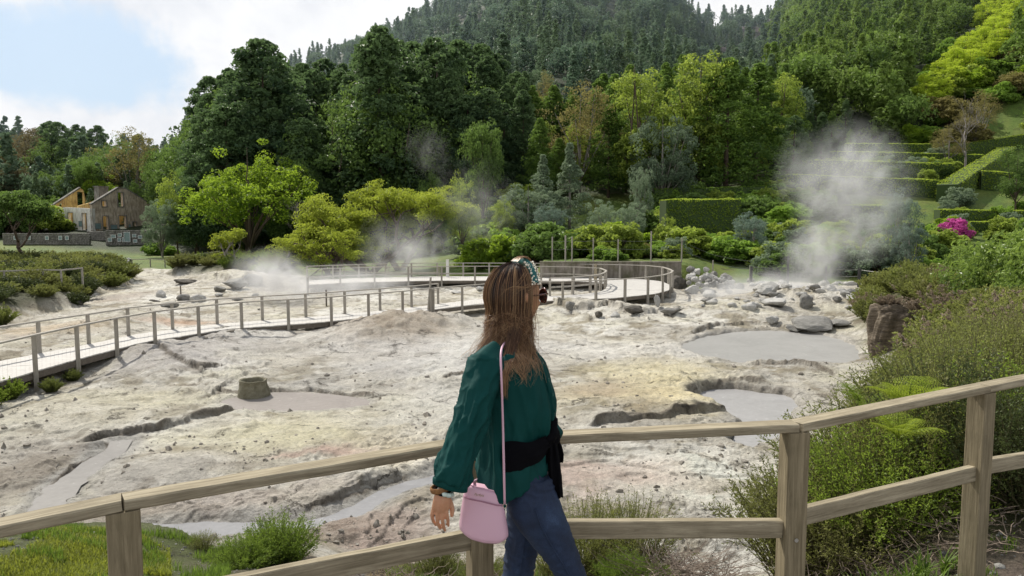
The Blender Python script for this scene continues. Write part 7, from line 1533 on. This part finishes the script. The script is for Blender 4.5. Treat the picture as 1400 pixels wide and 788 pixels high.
# ---- wrist: wooden bangle, black and pale scrunchies
def bangle(c, ax, r, tube_r, mat, name, ruffle=0, flat=1.0, n=40, m=12):
    ax = np.array(ax)/np.linalg.norm(ax); u = np.cross(ax, [0, 1., 0]); u /= np.linalg.norm(u); v = np.cross(ax, u); V = []
    for i in range(n):
        a_ = 2*np.pi*i/n; rr = r+ruffle*.3*math.sin(a_*9); d = u*math.cos(a_)+v*math.sin(a_)
        for j in range(m): b = 2*np.pi*j/m; tr2 = tube_r*(1+ruffle*60*.35*math.sin(a_*11+b*2)); V.append(c+d*(rr+tr2*math.cos(b)/flat)+ax*tr2*math.sin(b)*flat)
    mb = MB(); mb.add(np.array(V)-WO, [[i*m+j, i*m+(j+1) % m, ((i+1) % n)*m+(j+1) % m, ((i+1) % n)*m+j] for i in range(n) for j in range(m)]); return mb.build(name, mat, person, smooth=True)
axw = WP(603, 684, hd)-WP(606, 668, hd)
bangle(WP(601.5, 668, hd), axw+np.array([.012, 0, .004]), .027, .0055, wood('brown_bangle_wood', (.12, .05, .02), (.38, .20, .08), sc=20), 'bangle', 0, 1.6); bangle(WP(604.5, 672, hd), axw, .0225, .0065, M_blk, 'scrunchie', .004)
bangle(WP(609, 673, hd-.004), axw+np.array([-.006, 0, 0]), .0205, .0068, simple('pale_green_satin', (.55, .66, .60), .35), 'scrunchie', .005)
# ---- pink bag (carried, a thing of its own)
BD = 2.325; bc = Pd(661, 700, BD); bag = empty('shoulder_bag', tuple(bc), 0, 'pink leather bucket bag hanging from a long thin strap at the hip of the woman', 'bag'); pxb = BD/FPX
k = NT('pink_leather'); tc = k.N('ShaderNodeTexCoord').outputs['Object']; nz = k.noise(tc, 260, 4, .7); bp = k.N('ShaderNodeBsdfPrincipled', None, Base_Color=k.mix(k.noise(tc, 6, 3, .5), (.66, .40, .50), (.74, .48, .58)), Roughness=.42, Normal=k.N('ShaderNodeBump', None, Height=nz, Strength=.25, Distance=.001).outputs[0]); M_pink = k.out(bp.outputs[0]); M_metal = simple('pale_gold_metal', (.75, .65, .55), .25, 1)
rowsq = [(0, 660.5, 667, 637, 686, .020), (.06, 0, 0, 636, 687, .026), (.3, 0, 0, 633, 689.5, .034), (.6, 0, 0, 630, 692, .040), (.88, 0, 0, 628, 695, .044), (.97, 0, 0, 628.5, 695, .043), (1, 0, 0, 631, 693, .040)]
n = 48; aa = np.linspace(0, 2*np.pi, n, endpoint=False); V = []
for s, _, _, L_, R_, dp in rowsq:
    c = (L_+R_)/2; w_ = (R_-L_)/2; ct = np.sign(np.cos(aa))*np.abs(np.cos(aa))**.62; st_ = np.sign(np.sin(aa))*np.abs(np.sin(aa))**.75; xp = c+w_*ct
    rt = np.interp(xp, [634, 661, 690], [660, 665, 673.5]); rb = np.interp(xp, [628, 645, 662, 680, 696], [722, 731, 735.5, 737, 733]); row = rt+(rb-rt)*s
    V.append(np.array([Pd(a_, b_, BD) for a_, b_ in zip(xp, row)])+np.stack([0*aa, -dp*st_, 0*aa], 1))
kk = len(V); V = np.concatenate(V); V = np.concatenate([V, [V[:n].mean(0)-[0, 0, .006]], [V[-n:].mean(0)]]); mb = MB(); b = kk*n; mb.add(V-bc, [[i*n+j, i*n+(j+1) % n, (i+1)*n+(j+1) % n, (i+1)*n+j] for i in range(kk-1) for j in range(n)], [[b, (j+1) % n, j] for j in range(n)]+[[b+1, (kk-1)*n+j, (kk-1)*n+(j+1) % n] for j in range(n)])
bb = mb.build('bag_body', M_pink, bag, smooth=True)
# pocket panel: a second skin on the front with its own stitched edge
def bagpt(xp, s, o):
    L_ = np.interp(s, [r[0] for r in rowsq], [r[3] for r in rowsq]); R_ = np.interp(s, [r[0] for r in rowsq], [r[4] for r in rowsq]); dp = np.interp(s, [r[0] for r in rowsq], [r[5] for r in rowsq]); c = (L_+R_)/2; w_ = (R_-L_)/2; ct = np.clip((xp-c)/w_, -1, 1); an = math.acos(np.sign(ct)*abs(ct)**(1/.62)); st_ = abs(math.sin(an))**.75
    rt = np.interp(xp, [634, 661, 690], [660, 665, 673.5]); rb = np.interp(xp, [628, 645, 662, 680, 696], [722, 731, 735.5, 737, 733]); return Pd(xp, rt+(rb-rt)*s, BD)+np.array([0, -dp*st_-o, 0])
pk = MB(); nx = 30; ns = 14; V = []
for i in range(nx):
    f_ = i/(nx-1)
    for j in range(ns):
        s0 = .245-.02*math.sin(f_*math.pi); s = s0+(.93-s0)*j/(ns-1); L_ = np.interp(s, [r[0] for r in rowsq], [r[3] for r in rowsq])+.4; R_ = np.interp(s, [r[0] for r in rowsq], [r[4] for r in rowsq])-.4; V.append(bagpt(L_+(R_-L_)*f_, s, .003 if j > 0 else .0045))
pk.add(np.array(V)-bc, [[i*ns+j, i*ns+j+1, (i+1)*ns+j+1, (i+1)*ns+j] for i in range(nx-1) for j in range(ns-1)]); pk.build('front_pocket', M_pink, bb, smooth=True)
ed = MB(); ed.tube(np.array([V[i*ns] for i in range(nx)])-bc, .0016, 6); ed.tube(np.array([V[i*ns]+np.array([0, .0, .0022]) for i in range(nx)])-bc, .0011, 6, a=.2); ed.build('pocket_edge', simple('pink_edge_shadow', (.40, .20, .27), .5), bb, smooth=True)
top = MB(); tp_ = np.array([Pd(a_, np.interp(a_, [634, 661, 690], [660, 665, 673.5])-.3, BD)+np.array([0, -dp_, 0]) for a_, dp_ in [(c_, .020*math.sqrt(max(0, 1-((c_-661.5)/25.5)**2))) for c_ in np.linspace(636.5, 686.5, 26)]]); top.tube(tp_-bc, .0018, 6); top.build('piping', M_pink, bb, smooth=True)
# small metal script lettering
fc = bpy.data.curves.new('logo', 'FONT'); fc.body = 'Parfois'; fc.size = .0115; fc.shear = .35; fc.extrude = .0006; fc.align_x = 'CENTER'; fo = bpy.data.objects.new('tmp_logo', fc); COL.objects.link(fo); bpy.context.view_layer.update(); me = bpy.data.meshes.new_from_object(fo.evaluated_get(bpy.context.evaluated_depsgraph_get())); bpy.data.objects.remove(fo); lg = bpy.data.objects.new('logo', me); COL.objects.link(lg); me.materials.append(M_metal); lg.parent = bag; q_ = bagpt(655, .135, .004)-bc; lg.location = q_; lg.rotation_euler = (rad(90), rad(9), 0)
# strap
st_pts = [Pd(690, 689, 2.285), Pd(689.4, 660, 2.272), Pd(688.6, 620, 2.285), Pd(687.6, 580, 2.298), Pd(686.4, 540, 2.29), Pd(685, 505, 2.29), Pd(684.5, 485, 2.315), Pd(686, 474, 2.355), Pd(692, 466, 2.42), Pd(703, 463, 2.50), Pd(716, 470, 2.585), Pd(724, 500, 2.655), Pd(720, 560, 2.68), Pd(705, 610, 2.69), Pd(680, 640, 2.60), Pd(655, 655, 2.42), Pd(640, 662, 2.27)]
P = np.array(st_pts); P2 = [P[0]]
for a_, b_ in zip(P[:-1], P[1:]):
    for u in (.25, .5, .75, 1): P2.append(a_+(b_-a_)*u)
P2 = np.array(P2)
for _ in range(4): P2[1:-1] = P2[1:-1]*.5+(P2[:-2]+P2[2:])*.25
ms_ = MB(); ms_.tube(P2-bc, .0036, 8); ms_.build('strap', M_pink, bag, smooth=True)
rgm = MB(); c = Pd(690, 692, 2.285)-bc; rgm.tube([c+np.array([math.cos(a_)*.006, 0, math.sin(a_)*.0075]) for a_ in np.linspace(0, 6.283, 17)], .0016, 6, cap=False); rgm.tube([c+[0, 0, .008], c+[0, 0, .016]], .0028, 8); rgm.build('strap_ring', M_metal, bag, smooth=True)
# prototypes that found no place in the view are removed again
for pr in list(KIDS):
    o = bpy.data.objects.get(pr)
    if o is not None and o.get('label') is None:
        for c in KIDS[pr]: bpy.data.objects.remove(c)
        bpy.data.objects.remove(o)
for lst in ROCKS.values():
    for o in lst:
        if o.get('label') is None: bpy.data.objects.remove(o)
# ------------------------------------------------------------------ light, sky, camera
SUN_EL, SUN_AZ = 47.0, 38.0   # azimuth: degrees to the left of the view direction
ld = bpy.data.lights.new('sun', 'SUN'); ld.energy = 5.0; ld.angle = rad(.53); ld.color = (1, .95, .86)
lo = bpy.data.objects.new('sun', ld); COL.objects.link(lo)
sd = Vector((-math.sin(rad(SUN_AZ))*math.cos(rad(SUN_EL)), math.cos(rad(SUN_AZ))*math.cos(rad(SUN_EL)), math.sin(rad(SUN_EL))))
lo.rotation_euler = sd.to_track_quat('Z', 'Y').to_euler()
w = bpy.data.worlds.new('World'); scene.world = w; w.use_nodes = True
k = NT('', w.node_tree)
sky = k.N('ShaderNodeTexSky', {'sky_type': 'NISHITA', 'sun_disc': False, 'sun_elevation': rad(SUN_EL), 'sun_rotation': rad(-SUN_AZ), 'air_density': 1.0, 'dust_density': 1.5, 'ozone_density': 1.2})
tc = k.N('ShaderNodeTexCoord').outputs['Generated']
sx = k.N('ShaderNodeSeparateXYZ', None, Vector=tc)
n = k.noise(tc, 2.2, 8, .58, .3); n2 = k.noise(tc, 5.0, 8, .55, .2); n3 = k.noise(tc, 9.0, 8, .6, .2)
gd = ray(75, 78); gd = gd/np.linalg.norm(gd)
dv = k.N('ShaderNodeVectorMath', {'operation': 'SUBTRACT'}, i0=tc, i1=tuple(gd)).outputs[0]
dv = k.N('ShaderNodeVectorMath', {'operation': 'MULTIPLY'}, i0=dv, i1=(1.0, .6, 2.6)).outputs[0]
ln = k.N('ShaderNodeVectorMath', {'operation': 'LENGTH'}, i0=dv).outputs['Value']
f = k.math('MULTIPLY_ADD', ln, 5.0, k.math('MULTIPLY', k.math('SUBTRACT', k.math('MULTIPLY_ADD', n3, .45, k.math('MULTIPLY', n2, .55)), .5), 2.6))
gap = k.ramp(f, [(.36, (0, 0, 0)), (.78, (1, 1, 1))], 'EASE')
high = k.ramp(sx.outputs[2], [(.42, (1, 1, 1)), (.6, (0, 0, 0))])
cov = k.math('MINIMUM', gap, k.math('MAXIMUM', k.ramp(n, [(.46, (0, 0, 0)), (.58, (1, 1, 1))]), high))
shade = k.ramp(k.math('MULTIPLY_ADD', n3, .25, k.math('MULTIPLY', n2, .75)), [(.36, (8.4, 8.7, 9.5)), (.50, (10.8, 10.9, 11.2)), (.62, (12, 12, 12))])
blue = k.mix(.75, sky.outputs[0], (6.7, 8.7, 11.1))
c = k.mix(cov, k.mix(high, sky.outputs[0], blue), shade)
bg = k.N('ShaderNodeBackground', None, Color=c, Strength=.088)
o = k.n.new('ShaderNodeOutputWorld'); k.l.new(bg.outputs[0], o.inputs[0])
cd = bpy.data.cameras.new('camera'); cam = bpy.data.objects.new('camera', cd); COL.objects.link(cam); scene.camera = cam
cd.sensor_width = 36; cd.lens = 36*FPX/1400; cd.clip_start = .05; cd.clip_end = 6000
cam.location = (0, 0, CAMH); cam.rotation_euler = (rad(90)-PITCH, 0, 0)
scene.view_settings.view_transform = 'Standard'; scene.view_settings.look = 'None'; scene.view_settings.exposure = 0
scene.cycles.volume_step_rate = 2.0; scene.cycles.volume_bounces = 1; scene.cycles.transparent_max_bounces = 8
